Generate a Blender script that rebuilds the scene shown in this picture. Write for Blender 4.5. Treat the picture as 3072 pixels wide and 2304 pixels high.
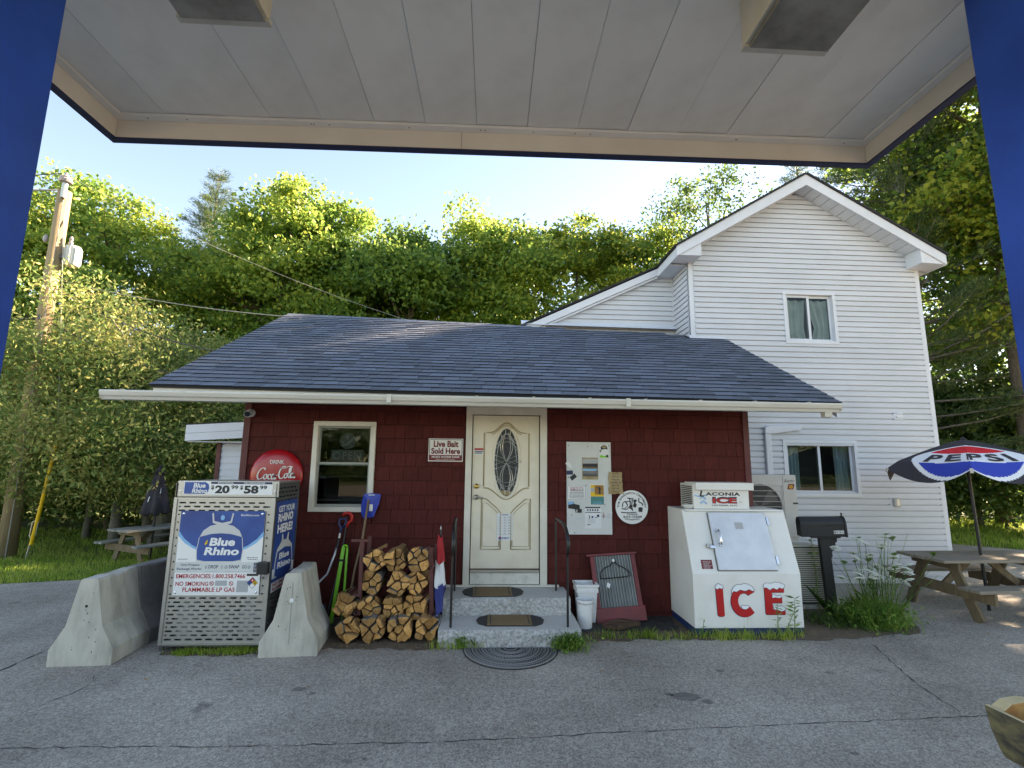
import bpy, math, random
import numpy as np
from mathutils import Matrix, Vector

for _o in list(bpy.data.objects):
    bpy.data.objects.remove(_o)
SC = bpy.context.scene
COL = SC.collection
R = math.radians
rnd = random.Random(7)

# ------------------------------------------------------------------ camera
cam_d = bpy.data.cameras.new('camera')
cam = bpy.data.objects.new('camera', cam_d)
COL.objects.link(cam)
cam_d.sensor_width = 36.0
cam_d.lens = 36.0 * 1493.0 / 3072.0
cam_d.clip_start = 0.05
cam_d.clip_end = 2000
CAM_H, PITCH, YAW, ROLL = 1.97, R(9.06), R(2.8), 0.011
_F = Vector((math.sin(YAW) * math.cos(PITCH), math.cos(YAW) * math.cos(PITCH), math.sin(PITCH)))
_R0 = Vector((math.cos(YAW), -math.sin(YAW), 0))
_U0 = _R0.cross(_F)
_RR = _R0 * math.cos(ROLL) + _U0 * math.sin(ROLL)
_UU = _U0 * math.cos(ROLL) - _R0 * math.sin(ROLL)
cam.matrix_world = Matrix(((_RR.x, _UU.x, -_F.x, 0), (_RR.y, _UU.y, -_F.y, 0), (_RR.z, _UU.z, -_F.z, CAM_H), (0, 0, 0, 1)))
SC.camera = cam

# ------------------------------------------------------------------ sky, sun, exposure
SUN_AZ, SUN_EL = R(60.0), R(26.0)           # azimuth to the right of the +Y axis
world = bpy.data.worlds.new('World')
SC.world = world
world.use_nodes = True
wn = world.node_tree
wn.nodes.clear()
sky = wn.nodes.new('ShaderNodeTexSky')
sky.sky_type = 'NISHITA'
sky.sun_disc = False
sky.sun_elevation = SUN_EL
sky.sun_rotation = SUN_AZ
sky.altitude = 150
sky.air_density = 1.0
sky.dust_density = 0.1
sky.ozone_density = 3.5
bg = wn.nodes.new('ShaderNodeBackground')
bg.inputs['Strength'].default_value = 0.07
wo = wn.nodes.new('ShaderNodeOutputWorld')
wn.links.new(sky.outputs[0], bg.inputs[0])
wn.links.new(bg.outputs[0], wo.inputs[0])
sun_d = bpy.data.lights.new('sun', 'SUN')
sun_d.energy = 4.0
sun_d.angle = R(0.5)
sun_d.color = (1.0, 0.955, 0.90)
sun = bpy.data.objects.new('sun', sun_d)
COL.objects.link(sun)
sun_dir = Vector((math.sin(SUN_AZ) * math.cos(SUN_EL), math.cos(SUN_AZ) * math.cos(SUN_EL), math.sin(SUN_EL)))
sun.rotation_euler = sun_dir.to_track_quat('Z', 'Y').to_euler()
sun.location = sun_dir * 60
vs = SC.view_settings
vs.view_transform = 'Standard'
vs.look = 'None'
vs.gamma = 1.0
vs.exposure = 3.02
vs.use_white_balance = True
vs.white_balance_temperature = 10000
vs.white_balance_tint = 16.0
vs.use_curve_mapping = False
SC.cycles.max_bounces = 8
SC.cycles.diffuse_bounces = 4
SC.cycles.glossy_bounces = 3
SC.cycles.transmission_bounces = 4
SC.cycles.transparent_max_bounces = 12
SC.cycles.use_denoising = True
SC.cycles.caustics_reflective = False
SC.cycles.caustics_refractive = False


# ------------------------------------------------------------------ materials
def lin(r, g, b):
    return tuple(((c / 255) / 12.92 if c / 255 <= 0.04045 else ((c / 255 + 0.055) / 1.055) ** 2.4) for c in (r, g, b))


def nd(t, kind, **kw):
    n = t.nodes.new(kind)
    for k, v in kw.items():
        setattr(n, k, v)
    return n


MATS = {}


def mat(name, col, rough=0.6, metal=0.0, var=0.0, scale=6.0, col2=None, bump=0.0, bscale=40.0, rand=0.0,
        stretch=None, spec=0.5, detail=4.0, island=False, lo=0.35, hi=0.65):
    """principled surface: base colour, noise towards col2, per object value change, noise bump"""
    if name in MATS:
        return MATS[name]
    m = bpy.data.materials.new(name)
    MATS[name] = m
    m.use_nodes = True
    t = m.node_tree
    b = t.nodes['Principled BSDF']
    b.inputs['Roughness'].default_value = rough
    b.inputs['Metallic'].default_value = metal
    b.inputs['Specular IOR Level'].default_value = spec
    b.inputs['Base Color'].default_value = (*col, 1)
    src = None
    co = nd(t, 'ShaderNodeTexCoord')
    vec = co.outputs['Object']
    if stretch:
        mp = nd(t, 'ShaderNodeMapping')
        mp.inputs['Scale'].default_value = stretch
        t.links.new(vec, mp.inputs[0])
        vec = mp.outputs[0]
    if col2 is not None:
        n = nd(t, 'ShaderNodeTexNoise')
        n.inputs['Scale'].default_value = scale
        n.inputs['Detail'].default_value = detail
        n.inputs['Roughness'].default_value = 0.6
        t.links.new(vec, n.inputs['Vector'])
        r = nd(t, 'ShaderNodeValToRGB')
        r.color_ramp.elements[0].position = lo
        r.color_ramp.elements[1].position = hi
        r.color_ramp.elements[0].color = (*col, 1)
        r.color_ramp.elements[1].color = (*col2, 1)
        t.links.new(n.outputs['Fac'], r.inputs[0])
        src = r.outputs[0]
    if rand > 0:
        oi = nd(t, 'ShaderNodeObjectInfo')
        val = oi.outputs['Random']
        if island:
            ge = nd(t, 'ShaderNodeNewGeometry')
            ad = nd(t, 'ShaderNodeMath', operation='ADD')
            t.links.new(val, ad.inputs[0])
            t.links.new(ge.outputs['Random Per Island'], ad.inputs[1])
            fr = nd(t, 'ShaderNodeMath', operation='FRACT')
            t.links.new(ad.outputs[0], fr.inputs[0])
            val = fr.outputs[0]
        mr = nd(t, 'ShaderNodeMapRange')
        mr.inputs['To Min'].default_value = 1 - rand
        mr.inputs['To Max'].default_value = 1 + rand
        t.links.new(val, mr.inputs['Value'])
        hs = nd(t, 'ShaderNodeHueSaturation')
        t.links.new(mr.outputs[0], hs.inputs['Value'])
        if src is not None:
            t.links.new(src, hs.inputs['Color'])
        else:
            hs.inputs['Color'].default_value = (*col, 1)
        src = hs.outputs[0]
    if src is not None:
        t.links.new(src, b.inputs['Base Color'])
    if bump > 0:
        n2 = nd(t, 'ShaderNodeTexNoise')
        n2.inputs['Scale'].default_value = bscale
        n2.inputs['Detail'].default_value = 3
        t.links.new(vec, n2.inputs['Vector'])
        bu = nd(t, 'ShaderNodeBump')
        bu.inputs['Strength'].default_value = bump
        bu.inputs['Distance'].default_value = 0.02
        t.links.new(n2.outputs['Fac'], bu.inputs['Height'])
        t.links.new(bu.outputs[0], b.inputs['Normal'])
    return m


def leaf_mat(name, cA, cB, cC, trans=0.45, nscale=0.35, yel=0.15):
    """leaf: diffuse plus translucent, hue changing from clump to clump and leaf to leaf"""
    m = bpy.data.materials.new(name)
    MATS[name] = m
    m.use_nodes = True
    t = m.node_tree
    t.nodes.clear()
    out = nd(t, 'ShaderNodeOutputMaterial')
    geo = nd(t, 'ShaderNodeNewGeometry')
    co = nd(t, 'ShaderNodeTexCoord')
    n = nd(t, 'ShaderNodeTexNoise')
    n.inputs['Scale'].default_value = nscale
    n.inputs['Detail'].default_value = 3
    t.links.new(co.outputs['Object'], n.inputs['Vector'])
    ad = nd(t, 'ShaderNodeMath', operation='MULTIPLY_ADD')
    t.links.new(geo.outputs['Random Per Island'], ad.inputs[0])
    ad.inputs[1].default_value = 0.5
    t.links.new(n.outputs['Fac'], ad.inputs[2])
    r = nd(t, 'ShaderNodeValToRGB')
    e = r.color_ramp.elements
    e[0].position, e[0].color = 0.45, (*cA, 1)
    e[1].position, e[1].color = 1.02 - yel, (*cC, 1)
    e.new(0.72).color = (*cB, 1)
    t.links.new(ad.outputs[0], r.inputs[0])
    d = nd(t, 'ShaderNodeBsdfPrincipled')
    d.inputs['Roughness'].default_value = 0.5
    d.inputs['Specular IOR Level'].default_value = 0.35
    t.links.new(r.outputs[0], d.inputs['Base Color'])
    tr = nd(t, 'ShaderNodeBsdfTranslucent')
    hs = nd(t, 'ShaderNodeHueSaturation')
    hs.inputs['Hue'].default_value = 0.492
    hs.inputs['Saturation'].default_value = 0.9
    hs.inputs['Value'].default_value = 1.6
    t.links.new(r.outputs[0], hs.inputs['Color'])
    t.links.new(hs.outputs[0], tr.inputs['Color'])
    mx = nd(t, 'ShaderNodeMixShader')
    mx.inputs[0].default_value = trans
    t.links.new(d.outputs[0], mx.inputs[1])
    t.links.new(tr.outputs[0], mx.inputs[2])
    t.links.new(mx.outputs[0], out.inputs[0])
    return m


def glass_mat(name, tint, refl=0.12, rough=0.02):
    """pane or film: see-through with a fresnel reflection"""
    m = bpy.data.materials.new(name)
    MATS[name] = m
    m.use_nodes = True
    t = m.node_tree
    t.nodes.clear()
    out = nd(t, 'ShaderNodeOutputMaterial')
    tp = nd(t, 'ShaderNodeBsdfTransparent')
    tp.inputs[0].default_value = (*tint, 1)
    gl = nd(t, 'ShaderNodeBsdfGlossy')
    gl.inputs['Roughness'].default_value = rough
    lw = nd(t, 'ShaderNodeFresnel')
    lw.inputs['IOR'].default_value = 1.3
    ma = nd(t, 'ShaderNodeMath', operation='ADD')
    ma.inputs[1].default_value = refl
    t.links.new(lw.outputs[0], ma.inputs[0])
    mx = nd(t, 'ShaderNodeMixShader')
    t.links.new(ma.outputs[0], mx.inputs[0])
    t.links.new(tp.outputs[0], mx.inputs[1])
    t.links.new(gl.outputs[0], mx.inputs[2])
    t.links.new(mx.outputs[0], out.inputs[0])
    return m


def asphalt_mat():
    m = bpy.data.materials.new('asphalt')
    MATS['asphalt'] = m
    m.use_nodes = True
    t = m.node_tree
    b = t.nodes['Principled BSDF']
    co = nd(t, 'ShaderNodeTexCoord')
    v = co.outputs['Object']
    big = nd(t, 'ShaderNodeTexNoise')
    big.inputs['Scale'].default_value = 0.55
    big.inputs['Detail'].default_value = 6
    big.inputs['Roughness'].default_value = 0.62
    t.links.new(v, big.inputs['Vector'])
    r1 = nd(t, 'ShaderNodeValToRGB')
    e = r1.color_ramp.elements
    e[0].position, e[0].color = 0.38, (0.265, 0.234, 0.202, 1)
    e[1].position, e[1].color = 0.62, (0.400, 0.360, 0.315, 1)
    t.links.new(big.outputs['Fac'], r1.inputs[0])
    vo = nd(t, 'ShaderNodeTexVoronoi')
    vo.inputs['Scale'].default_value = 95
    t.links.new(v, vo.inputs['Vector'])
    bw = nd(t, 'ShaderNodeRGBToBW')
    t.links.new(vo.outputs['Color'], bw.inputs[0])
    mr = nd(t, 'ShaderNodeMapRange')
    mr.inputs['From Min'].default_value = 0.15
    mr.inputs['From Max'].default_value = 0.85
    mr.inputs['To Min'].default_value = 0.66
    mr.inputs['To Max'].default_value = 1.4
    t.links.new(bw.outputs[0], mr.inputs['Value'])
    fine = nd(t, 'ShaderNodeTexNoise')
    fine.inputs['Scale'].default_value = 26
    fine.inputs['Detail'].default_value = 5
    t.links.new(v, fine.inputs['Vector'])
    mr2 = nd(t, 'ShaderNodeMapRange')
    mr2.inputs['From Min'].default_value = 0.3
    mr2.inputs['From Max'].default_value = 0.7
    mr2.inputs['To Min'].default_value = 0.84
    mr2.inputs['To Max'].default_value = 1.15
    t.links.new(fine.outputs['Fac'], mr2.inputs['Value'])
    mu = nd(t, 'ShaderNodeMath', operation='MULTIPLY')
    t.links.new(mr.outputs[0], mu.inputs[0])
    t.links.new(mr2.outputs[0], mu.inputs[1])
    # small oil spots and drips with a shape of their own
    st = nd(t, 'ShaderNodeTexNoise')
    st.inputs['Scale'].default_value = 1.9
    st.inputs['Detail'].default_value = 5
    t.links.new(v, st.inputs['Vector'])
    r3 = nd(t, 'ShaderNodeMapRange')
    r3.inputs['From Min'].default_value = 0.66
    r3.inputs['From Max'].default_value = 0.72
    r3.inputs['To Min'].default_value = 1.0
    r3.inputs['To Max'].default_value = 0.62
    t.links.new(st.outputs['Fac'], r3.inputs['Value'])
    mu2 = nd(t, 'ShaderNodeMath', operation='MULTIPLY')
    t.links.new(mu.outputs[0], mu2.inputs[0])
    t.links.new(r3.outputs[0], mu2.inputs[1])
    hs = nd(t, 'ShaderNodeHueSaturation')
    t.links.new(r1.outputs[0], hs.inputs['Color'])
    t.links.new(mu2.outputs[0], hs.inputs['Value'])
    t.links.new(hs.outputs[0], b.inputs['Base Color'])
    b.inputs['Roughness'].default_value = 0.88
    b.inputs['Specular IOR Level'].default_value = 0.15
    bu = nd(t, 'ShaderNodeBump')
    bu.inputs['Strength'].default_value = 0.3
    bu.inputs['Distance'].default_value = 0.008
    t.links.new(vo.outputs['Distance'], bu.inputs['Height'])
    t.links.new(bu.outputs[0], b.inputs['Normal'])
    return m


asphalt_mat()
M = MATS
mat('oil', (0.13, 0.118, 0.105), 0.7, col2=(0.20, 0.18, 0.16), scale=14)
mat('crack', (0.035, 0.034, 0.032), 0.95)
mat('soil', (0.10, 0.070, 0.045), 0.95, col2=(0.17, 0.125, 0.085), scale=18, bump=0.8, bscale=60)
mat('tarp', (0.02, 0.021, 0.022), 0.75, col2=(0.05, 0.05, 0.048), scale=10, bump=0.5, bscale=20)
mat('lawn', (0.06, 0.095, 0.018), 0.95, col2=(0.11, 0.13, 0.04), scale=3)
mat('neon_off', (0.10, 0.105, 0.105), 0.4)
mat('red_siding', (0.105, 0.019, 0.016), 0.7, spec=.18, col2=(0.082, 0.014, 0.012), scale=5, rand=0.13, stretch=(8, 8, 1.2), bump=0.25, bscale=14)
mat('red_trim', (0.13, 0.024, 0.024), 0.6, col2=(0.10, 0.018, 0.018), scale=4)
mat('dark_back', (0.03, 0.012, 0.012), 0.9)
mat('roof_shingle', (0.088, 0.112, 0.152), 0.7, col2=(0.125, 0.152, 0.196), scale=90, rand=0.30, island=True, bump=0.5, bscale=220)
mat('roof_edge', (0.015, 0.016, 0.018), 0.8)
mat('shingle_butt', (0.010, 0.012, 0.018), 0.9)
mat('white_vinyl', (0.575, 0.605, 0.655), 0.45, col2=(0.52, 0.55, 0.595), scale=1.1, detail=8, stretch=(1, 1, 2), rand=0.025)
mat('white_trim', (0.64, 0.675, 0.73), 0.42, col2=(0.59, 0.62, 0.67), scale=2.0)
mat('beige_metal', (0.54, 0.52, 0.46), 0.42, col2=(0.45, 0.43, 0.37), scale=3, stretch=(0.4, 4, 4))
mat('gutter_white', (0.66, 0.64, 0.58), 0.35, col2=(0.58, 0.56, 0.50), scale=3, stretch=(0.5, 4, 4))
mat('door_cream', (0.80, 0.73, 0.60), 0.5, col2=(0.66, 0.58, 0.45), scale=2.4, detail=6, lo=0.42, hi=0.78)
mat('door_groove', (0.40, 0.32, 0.19), 0.6)
mat('frame_cream', (0.74, 0.70, 0.62), 0.5, col2=(0.62, 0.58, 0.51), scale=3)
mat('sill_dirty', (0.68, 0.66, 0.60), 0.5, col2=(0.45, 0.42, 0.36), scale=9, lo=0.5, hi=0.8)
mat('sash', (0.30, 0.31, 0.28), 0.45)
mat('came', (0.42, 0.43, 0.42), 0.35, metal=0.6)
mat('dark_glass', (0.012, 0.014, 0.014), 0.06)
mat('textured_glass', (0.020, 0.022, 0.022), 0.22, bump=0.5, bscale=60)
mat('amber_glass', (0.35, 0.25, 0.10), 0.3, bump=0.4, bscale=80)
glass_mat('window_glass', (0.80, 0.86, 0.85), 0.0)
glass_mat('film', (0.97, 0.97, 0.97), 0.07, rough=0.12)
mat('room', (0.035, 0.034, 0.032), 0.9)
mat('curtain', (0.55, 0.56, 0.54), 0.85, col2=(0.42, 0.43, 0.42), scale=4)
mat('blind', (0.30, 0.40, 0.44), 0.8, col2=(0.20, 0.28, 0.32), scale=3, stretch=(6, 1, 0.3))
mat('brass', (0.60, 0.42, 0.13), 0.28, metal=1.0)
mat('worn_steel', (0.45, 0.42, 0.38), 0.4, metal=0.9)
mat('iron', (0.012, 0.012, 0.013), 0.38)
mat('granite_face', (0.30, 0.30, 0.30), 0.85, col2=(0.52, 0.52, 0.51), scale=38, detail=3, lo=0.38, hi=0.62, bump=1.0, bscale=30)
mat('granite_top', (0.46, 0.46, 0.44), 0.8, col2=(0.56, 0.56, 0.54), scale=50, bump=0.15, bscale=80)
mat('rubber', (0.030, 0.030, 0.032), 0.7, bump=0.4, bscale=60)
mat('rubber_worn', (0.20, 0.195, 0.19), 0.6)
mat('coir', (0.26, 0.17, 0.085), 0.95, col2=(0.20, 0.125, 0.06), scale=50, bump=0.6, bscale=120)
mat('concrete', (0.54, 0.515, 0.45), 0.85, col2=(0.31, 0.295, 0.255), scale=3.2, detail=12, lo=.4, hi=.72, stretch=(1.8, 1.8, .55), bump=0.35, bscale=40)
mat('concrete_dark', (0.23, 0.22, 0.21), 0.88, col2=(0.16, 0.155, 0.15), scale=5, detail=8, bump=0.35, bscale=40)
mat('hole', (0.01, 0.01, 0.01), 0.9)
mat('galvanised', (0.48, 0.455, 0.42), 0.36, metal=0.75, col2=(0.47, 0.46, 0.44), scale=3, detail=6)
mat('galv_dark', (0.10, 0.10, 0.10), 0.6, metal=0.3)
mat('print_white', (0.80, 0.80, 0.79), 0.4)
mat('print_blue', lin(26, 62, 128), 0.4, col2=lin(36, 84, 156), scale=2.0)
mat('print_navy', lin(22, 34, 78), 0.4)
mat('print_light_blue', lin(116, 180, 222), 0.4)
mat('print_red', lin(186, 36, 44), 0.4)
mat('print_black', (0.014, 0.014, 0.016), 0.45)
mat('print_grey', (0.40, 0.41, 0.42), 0.5)
mat('print_yellow', lin(232, 186, 40), 0.4)
mat('coke_red', lin(176, 18, 30), 0.25)
mat('bait_white', (0.74, 0.72, 0.68), 0.5)
mat('bait_red', lin(120, 20, 26), 0.5)
mat('board_white', (0.66, 0.68, 0.67), 0.55, col2=(0.58, 0.60, 0.59), scale=2)
mat('parchment', lin(186, 164, 126), 0.8, col2=lin(160, 136, 98), scale=8)
mat('paper', (0.74, 0.75, 0.76), 0.7)
mat('ice_white', (0.78, 0.77, 0.74), 0.4, col2=(0.66, 0.64, 0.58), scale=2.2, detail=7, lo=0.5, hi=0.9)
mat('ice_base', lin(20, 52, 96), 0.5)
mat('steel_sheet', (0.62, 0.63, 0.65), 0.42, metal=0.55, col2=(0.54, 0.55, 0.57), scale=5, bump=0.06, bscale=6)
mat('chrome', (0.70, 0.71, 0.73), 0.18, metal=1.0)
mat('ice_red', lin(196, 26, 30), 0.4)
mat('ice_outline', lin(28, 24, 60), 0.5)
mat('snow_paint', (0.80, 0.83, 0.86), 0.5)
mat('hvac', (0.56, 0.55, 0.52), 0.5, col2=(0.50, 0.49, 0.46), scale=3)
mat('hvac_beige', (0.52, 0.50, 0.43), 0.55)
mat('grille', (0.025, 0.025, 0.026), 0.6)
mat('mail_black', (0.013, 0.013, 0.014), 0.5)
mat('table_wood', (0.30, 0.255, 0.205), 0.85, col2=(0.20, 0.165, 0.13), scale=5, stretch=(0.6, 9, 9), rand=0.14, bump=0.4, bscale=30)
mat('table_frame', (0.205, 0.145, 0.085), 0.85, col2=(0.14, 0.10, 0.06), scale=5, stretch=(5, 5, 1), rand=0.14, bump=0.3, bscale=30)
mat('table_grey', (0.27, 0.27, 0.245), 0.85, col2=(0.19, 0.19, 0.17), scale=6, rand=0.1)
mat('trough_side', (0.20, 0.165, 0.085), 0.9, col2=(0.06, 0.055, 0.045), scale=7, detail=7, stretch=(4, 1, 2.2), lo=0.38, hi=0.62, bump=0.4)
mat('trough_cut', (0.62, 0.50, 0.30), 0.8, col2=(0.52, 0.40, 0.22), scale=8)
mat('trough_inner', (0.46, 0.24, 0.08), 0.8, col2=(0.30, 0.13, 0.04), scale=9)
mat('canopy_panel', (0.80, 0.785, 0.745), 0.5, col2=(0.66, 0.64, 0.595), scale=1.6, detail=9, rand=0.035, lo=.42, hi=.75)
mat('canopy_skirt', (0.80, 0.74, 0.64), 0.55, col2=(0.71, 0.64, 0.54), scale=1.2, detail=7)
mat('canopy_blue', lin(18, 52, 122), 0.4)
mat('canopy_edge', lin(26, 34, 70), 0.5)
mat('post_blue', lin(4, 74, 172), 0.48, spec=.3, col2=lin(3, 58, 140), scale=1.6, detail=7, bump=0.04, bscale=8)
mat('lamp_box', (0.60, 0.56, 0.48), 0.5, col2=(0.50, 0.46, 0.38), scale=4)
mat('lamp_lens', (0.30, 0.29, 0.26), 0.3, col2=(0.15, 0.14, 0.12), scale=5, detail=7)
mat('log_end', (0.42, 0.18, 0.05), 0.85, col2=(0.64, 0.34, 0.12), scale=22, stretch=(1, 0.3, 1), rand=0.4, bump=0.3)
mat('log_side', (0.36, 0.18, 0.07), 0.9, col2=(0.50, 0.28, 0.12), scale=14, stretch=(6, 1, 6), rand=0.22, bump=0.4)
mat('bark', (0.10, 0.075, 0.055), 0.95, col2=(0.17, 0.14, 0.11), scale=10, stretch=(3, 3, 0.8), bump=0.8, bscale=14)
mat('bark_grey', (0.13, 0.12, 0.10), 0.95, col2=(0.22, 0.20, 0.175), scale=8, stretch=(3, 3, 0.8), bump=0.8, bscale=14)
mat('rack_red', (0.15, 0.042, 0.036), 0.7, col2=(0.10, 0.03, 0.026), scale=9)
mat('wash_red', (0.24, 0.035, 0.040), 0.55, col2=(0.17, 0.03, 0.032), scale=8)
mat('tin', (0.30, 0.32, 0.32), 0.5, metal=0.6, col2=(0.22, 0.24, 0.24), scale=6)
mat('rust', (0.13, 0.065, 0.035), 0.9, col2=(0.07, 0.04, 0.028), scale=20)
mat('bucket', (0.76, 0.77, 0.78), 0.4, col2=(0.66, 0.66, 0.65), scale=5)
mat('shovel_blue', lin(22, 62, 170), 0.35)
mat('shovel_navy', lin(26, 44, 92), 0.45)
mat('shovel_wood', (0.28, 0.18, 0.10), 0.7, col2=(0.20, 0.13, 0.07), scale=8, stretch=(6, 6, 1))
mat('shovel_red', lin(206, 40, 34), 0.4)
mat('alu', (0.55, 0.55, 0.55), 0.35, metal=0.9)
mat('lime', lin(110, 206, 40), 0.4)
mat('pot_black', (0.014, 0.015, 0.014), 0.55)
mat('flag_red', lin(176, 40, 44), 0.85)
mat('flag_white', (0.66, 0.66, 0.66), 0.85)
mat('flag_blue', lin(44, 56, 120), 0.85)
mat('umb_black', (0.035, 0.031, 0.040), 0.8)
mat('umb_white', (0.78, 0.79, 0.82), 0.8)
mat('umb_red', lin(226, 26, 40), 0.8)
mat('umb_blue', lin(24, 62, 170), 0.8)
mat('pole_wood', (0.36, 0.27, 0.16), 0.9, col2=(0.27, 0.19, 0.10), scale=5, stretch=(6, 6, 0.35), bump=0.4, bscale=20)
mat('transformer', (0.50, 0.52, 0.50), 0.5)
mat('porcelain', (0.30, 0.28, 0.30), 0.3)
mat('guard_yellow', lin(236, 182, 20), 0.45)
mat('cable', (0.05, 0.05, 0.05), 0.6)
mat('cable_light', (0.30, 0.29, 0.26), 0.5)
mat('petal', (0.72, 0.74, 0.64), 0.8)
mat('tank_grey', (0.58, 0.58, 0.57), 0.45)
leaf_mat('leaf_maple', lin(72, 112, 48), lin(100, 136, 56), lin(148, 164, 68), 0.5)
leaf_mat('leaf_oak', lin(58, 98, 46), lin(82, 120, 54), lin(120, 146, 60), 0.48)
leaf_mat('leaf_yellow', lin(68, 106, 44), lin(98, 130, 50), lin(156, 162, 62), 0.5, yel=0.12)
leaf_mat('leaf_shrub', lin(78, 110, 58), lin(112, 138, 72), lin(164, 162, 96), 0.42, nscale=0.6)
leaf_mat('leaf_dark', lin(42, 72, 38), lin(58, 92, 44), lin(92, 116, 52), 0.42)
leaf_mat('needle', lin(40, 66, 42), lin(58, 86, 52), lin(98, 116, 66), 0.25)
leaf_mat('blade', lin(88, 130, 34), lin(122, 160, 48), lin(170, 182, 84), 0.4, nscale=0.8)
leaf_mat('weed', lin(50, 92, 34), lin(78, 122, 44), lin(120, 150, 66), 0.35, nscale=3)


# ------------------------------------------------------------------ mesh building
class MB:
    def __init__(s):
        s.v, s.f, s.m = [], [], []

    def add(s, vs_, fs, mi=0):
        n = len(s.v)
        s.v += [tuple(p) for p in vs_]
        s.f += [tuple(i + n for i in q) for q in fs]
        s.m += [mi] * len(fs)
        return s

    def box(s, x0, x1, y0, y1, z0, z1, mi=0):
        return s.add([(x0, y0, z0), (x1, y0, z0), (x1, y1, z0), (x0, y1, z0), (x0, y0, z1), (x1, y0, z1), (x1, y1, z1), (x0, y1, z1)],
                     [(0, 3, 2, 1), (4, 5, 6, 7), (0, 1, 5, 4), (1, 2, 6, 5), (2, 3, 7, 6), (3, 0, 4, 7)], mi)

    def bar(s, a, b, w, h, up=(0, 0, 1), mi=0):
        """box from a to b, w across, h along up"""
        a, b = Vector(a), Vector(b)
        d = (b - a).normalized()
        u = Vector(up)
        r = d.cross(u)
        if r.length < 1e-5:
            r = d.cross(Vector((1, 0, 0)))
        r.normalize()
        u = r.cross(d).normalized()
        r, u = r * w / 2, u * h / 2
        p = [a - r - u, a + r - u, a + r + u, a - r + u, b - r - u, b + r - u, b + r + u, b - r + u]
        return s.add(p, [(0, 1, 2, 3), (7, 6, 5, 4), (4, 5, 1, 0), (5, 6, 2, 1), (6, 7, 3, 2), (7, 4, 0, 3)], mi)

    def tube(s, pts, r, n=8, mi=0, cap=True):
        pts = [Vector(p) for p in pts]
        rs = r if isinstance(r, (list, tuple)) else [r] * len(pts)
        prev = None
        rings = []
        for i, p in enumerate(pts):
            d = (pts[min(i + 1, len(pts) - 1)] - pts[max(i - 1, 0)]).normalized()
            if prev is None:
                a = d.cross(Vector((0, 0, 1)))
                if a.length < 0.05:
                    a = d.cross(Vector((1, 0, 0)))
            else:
                a = prev - d * prev.dot(d)
            a.normalize()
            prev = a
            b = d.cross(a)
            rings.append([p + (a * math.cos(2 * math.pi * k / n) + b * math.sin(2 * math.pi * k / n)) * rs[i] for k in range(n)])
        vv = [q for ring in rings for q in ring]
        ff = []
        for i in range(len(rings) - 1):
            for k in range(n):
                k2 = (k + 1) % n
                ff.append((i * n + k, i * n + k2, (i + 1) * n + k2, (i + 1) * n + k))
        if cap:
            ff.append(tuple(range(n - 1, -1, -1)))
            ff.append(tuple((len(rings) - 1) * n + k for k in range(n)))
        return s.add(vv, ff, mi)

    def lathe(s, prof, c=(0, 0, 0), n=20, mi=0, axis='Z', sx=1.0):
        """prof: list of (radius, height)"""
        vv, ff = [], []
        for (r, h) in prof:
            for k in range(n):
                a = 2 * math.pi * k / n
                p = (r * math.cos(a) * sx, r * math.sin(a), h)
                if axis == 'Y':
                    p = (p[0], h, p[1])
                elif axis == 'X':
                    p = (h, p[0], p[1])
                vv.append((p[0] + c[0], p[1] + c[1], p[2] + c[2]))
        for i in range(len(prof) - 1):
            for k in range(n):
                k2 = (k + 1) % n
                ff.append((i * n + k, i * n + k2, (i + 1) * n + k2, (i + 1) * n + k))
        if prof[0][0] > 1e-4:
            ff.append(tuple(range(n - 1, -1, -1)))
        if prof[-1][0] > 1e-4:
            ff.append(tuple((len(prof) - 1) * n + k for k in range(n)))
        return s.add(vv, ff, mi)

    def prism(s, poly, y0, y1, mi=0, axis='Y', mi_end=None):
        """extrude a 2-D polygon; axis Y: poly in (x,z); X: (y,z); Z: (x,y)"""
        def P(p, h):
            if axis == 'Y':
                return (p[0], h, p[1])
            if axis == 'X':
                return (h, p[0], p[1])
            return (p[0], p[1], h)
        n = len(poly)
        vv = [P(p, y0) for p in poly] + [P(p, y1) for p in poly]
        s.add(vv, [(i, (i + 1) % n, n + (i + 1) % n, n + i) for i in range(n)], mi)
        base = len(s.v) - 2 * n
        s.f += [tuple(base + i for i in range(n - 1, -1, -1)), tuple(base + n + i for i in range(n))]
        s.m += [mi if mi_end is None else mi_end] * 2
        return s

    def quad(s, a, b, c, d, mi=0):
        return s.add([a, b, c, d], [(0, 1, 2, 3)], mi)

    def mesh(s, name, mats, smooth=False):
        me = bpy.data.meshes.new(name)
        me.from_pydata(s.v, [], s.f)
        for m in (mats if isinstance(mats, (list, tuple)) else [mats]):
            me.materials.append(M[m])
        if isinstance(mats, (list, tuple)) and len(mats) > 1:
            me.polygons.foreach_set('material_index', s.m)
        if smooth:
            me.polygons.foreach_set('use_smooth', [True] * len(me.polygons))
        me.update()
        return me

    def build(s, name, mats, parent=None, local=False, smooth=False, bevel=0.0, seg=2, fix=True):
        me = s.mesh(name, mats, smooth)
        if fix:
            import bmesh
            bm = bmesh.new()
            bm.from_mesh(me)
            bmesh.ops.recalc_face_normals(bm, faces=bm.faces)
            bm.to_mesh(me)
            bm.free()
        o = link(name, me, parent, local)
        if bevel:
            b = o.modifiers.new('bevel', 'BEVEL')
            b.width = bevel
            b.segments = seg
            b.limit_method = 'ANGLE'
            b.angle_limit = R(40)
        return o


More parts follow.
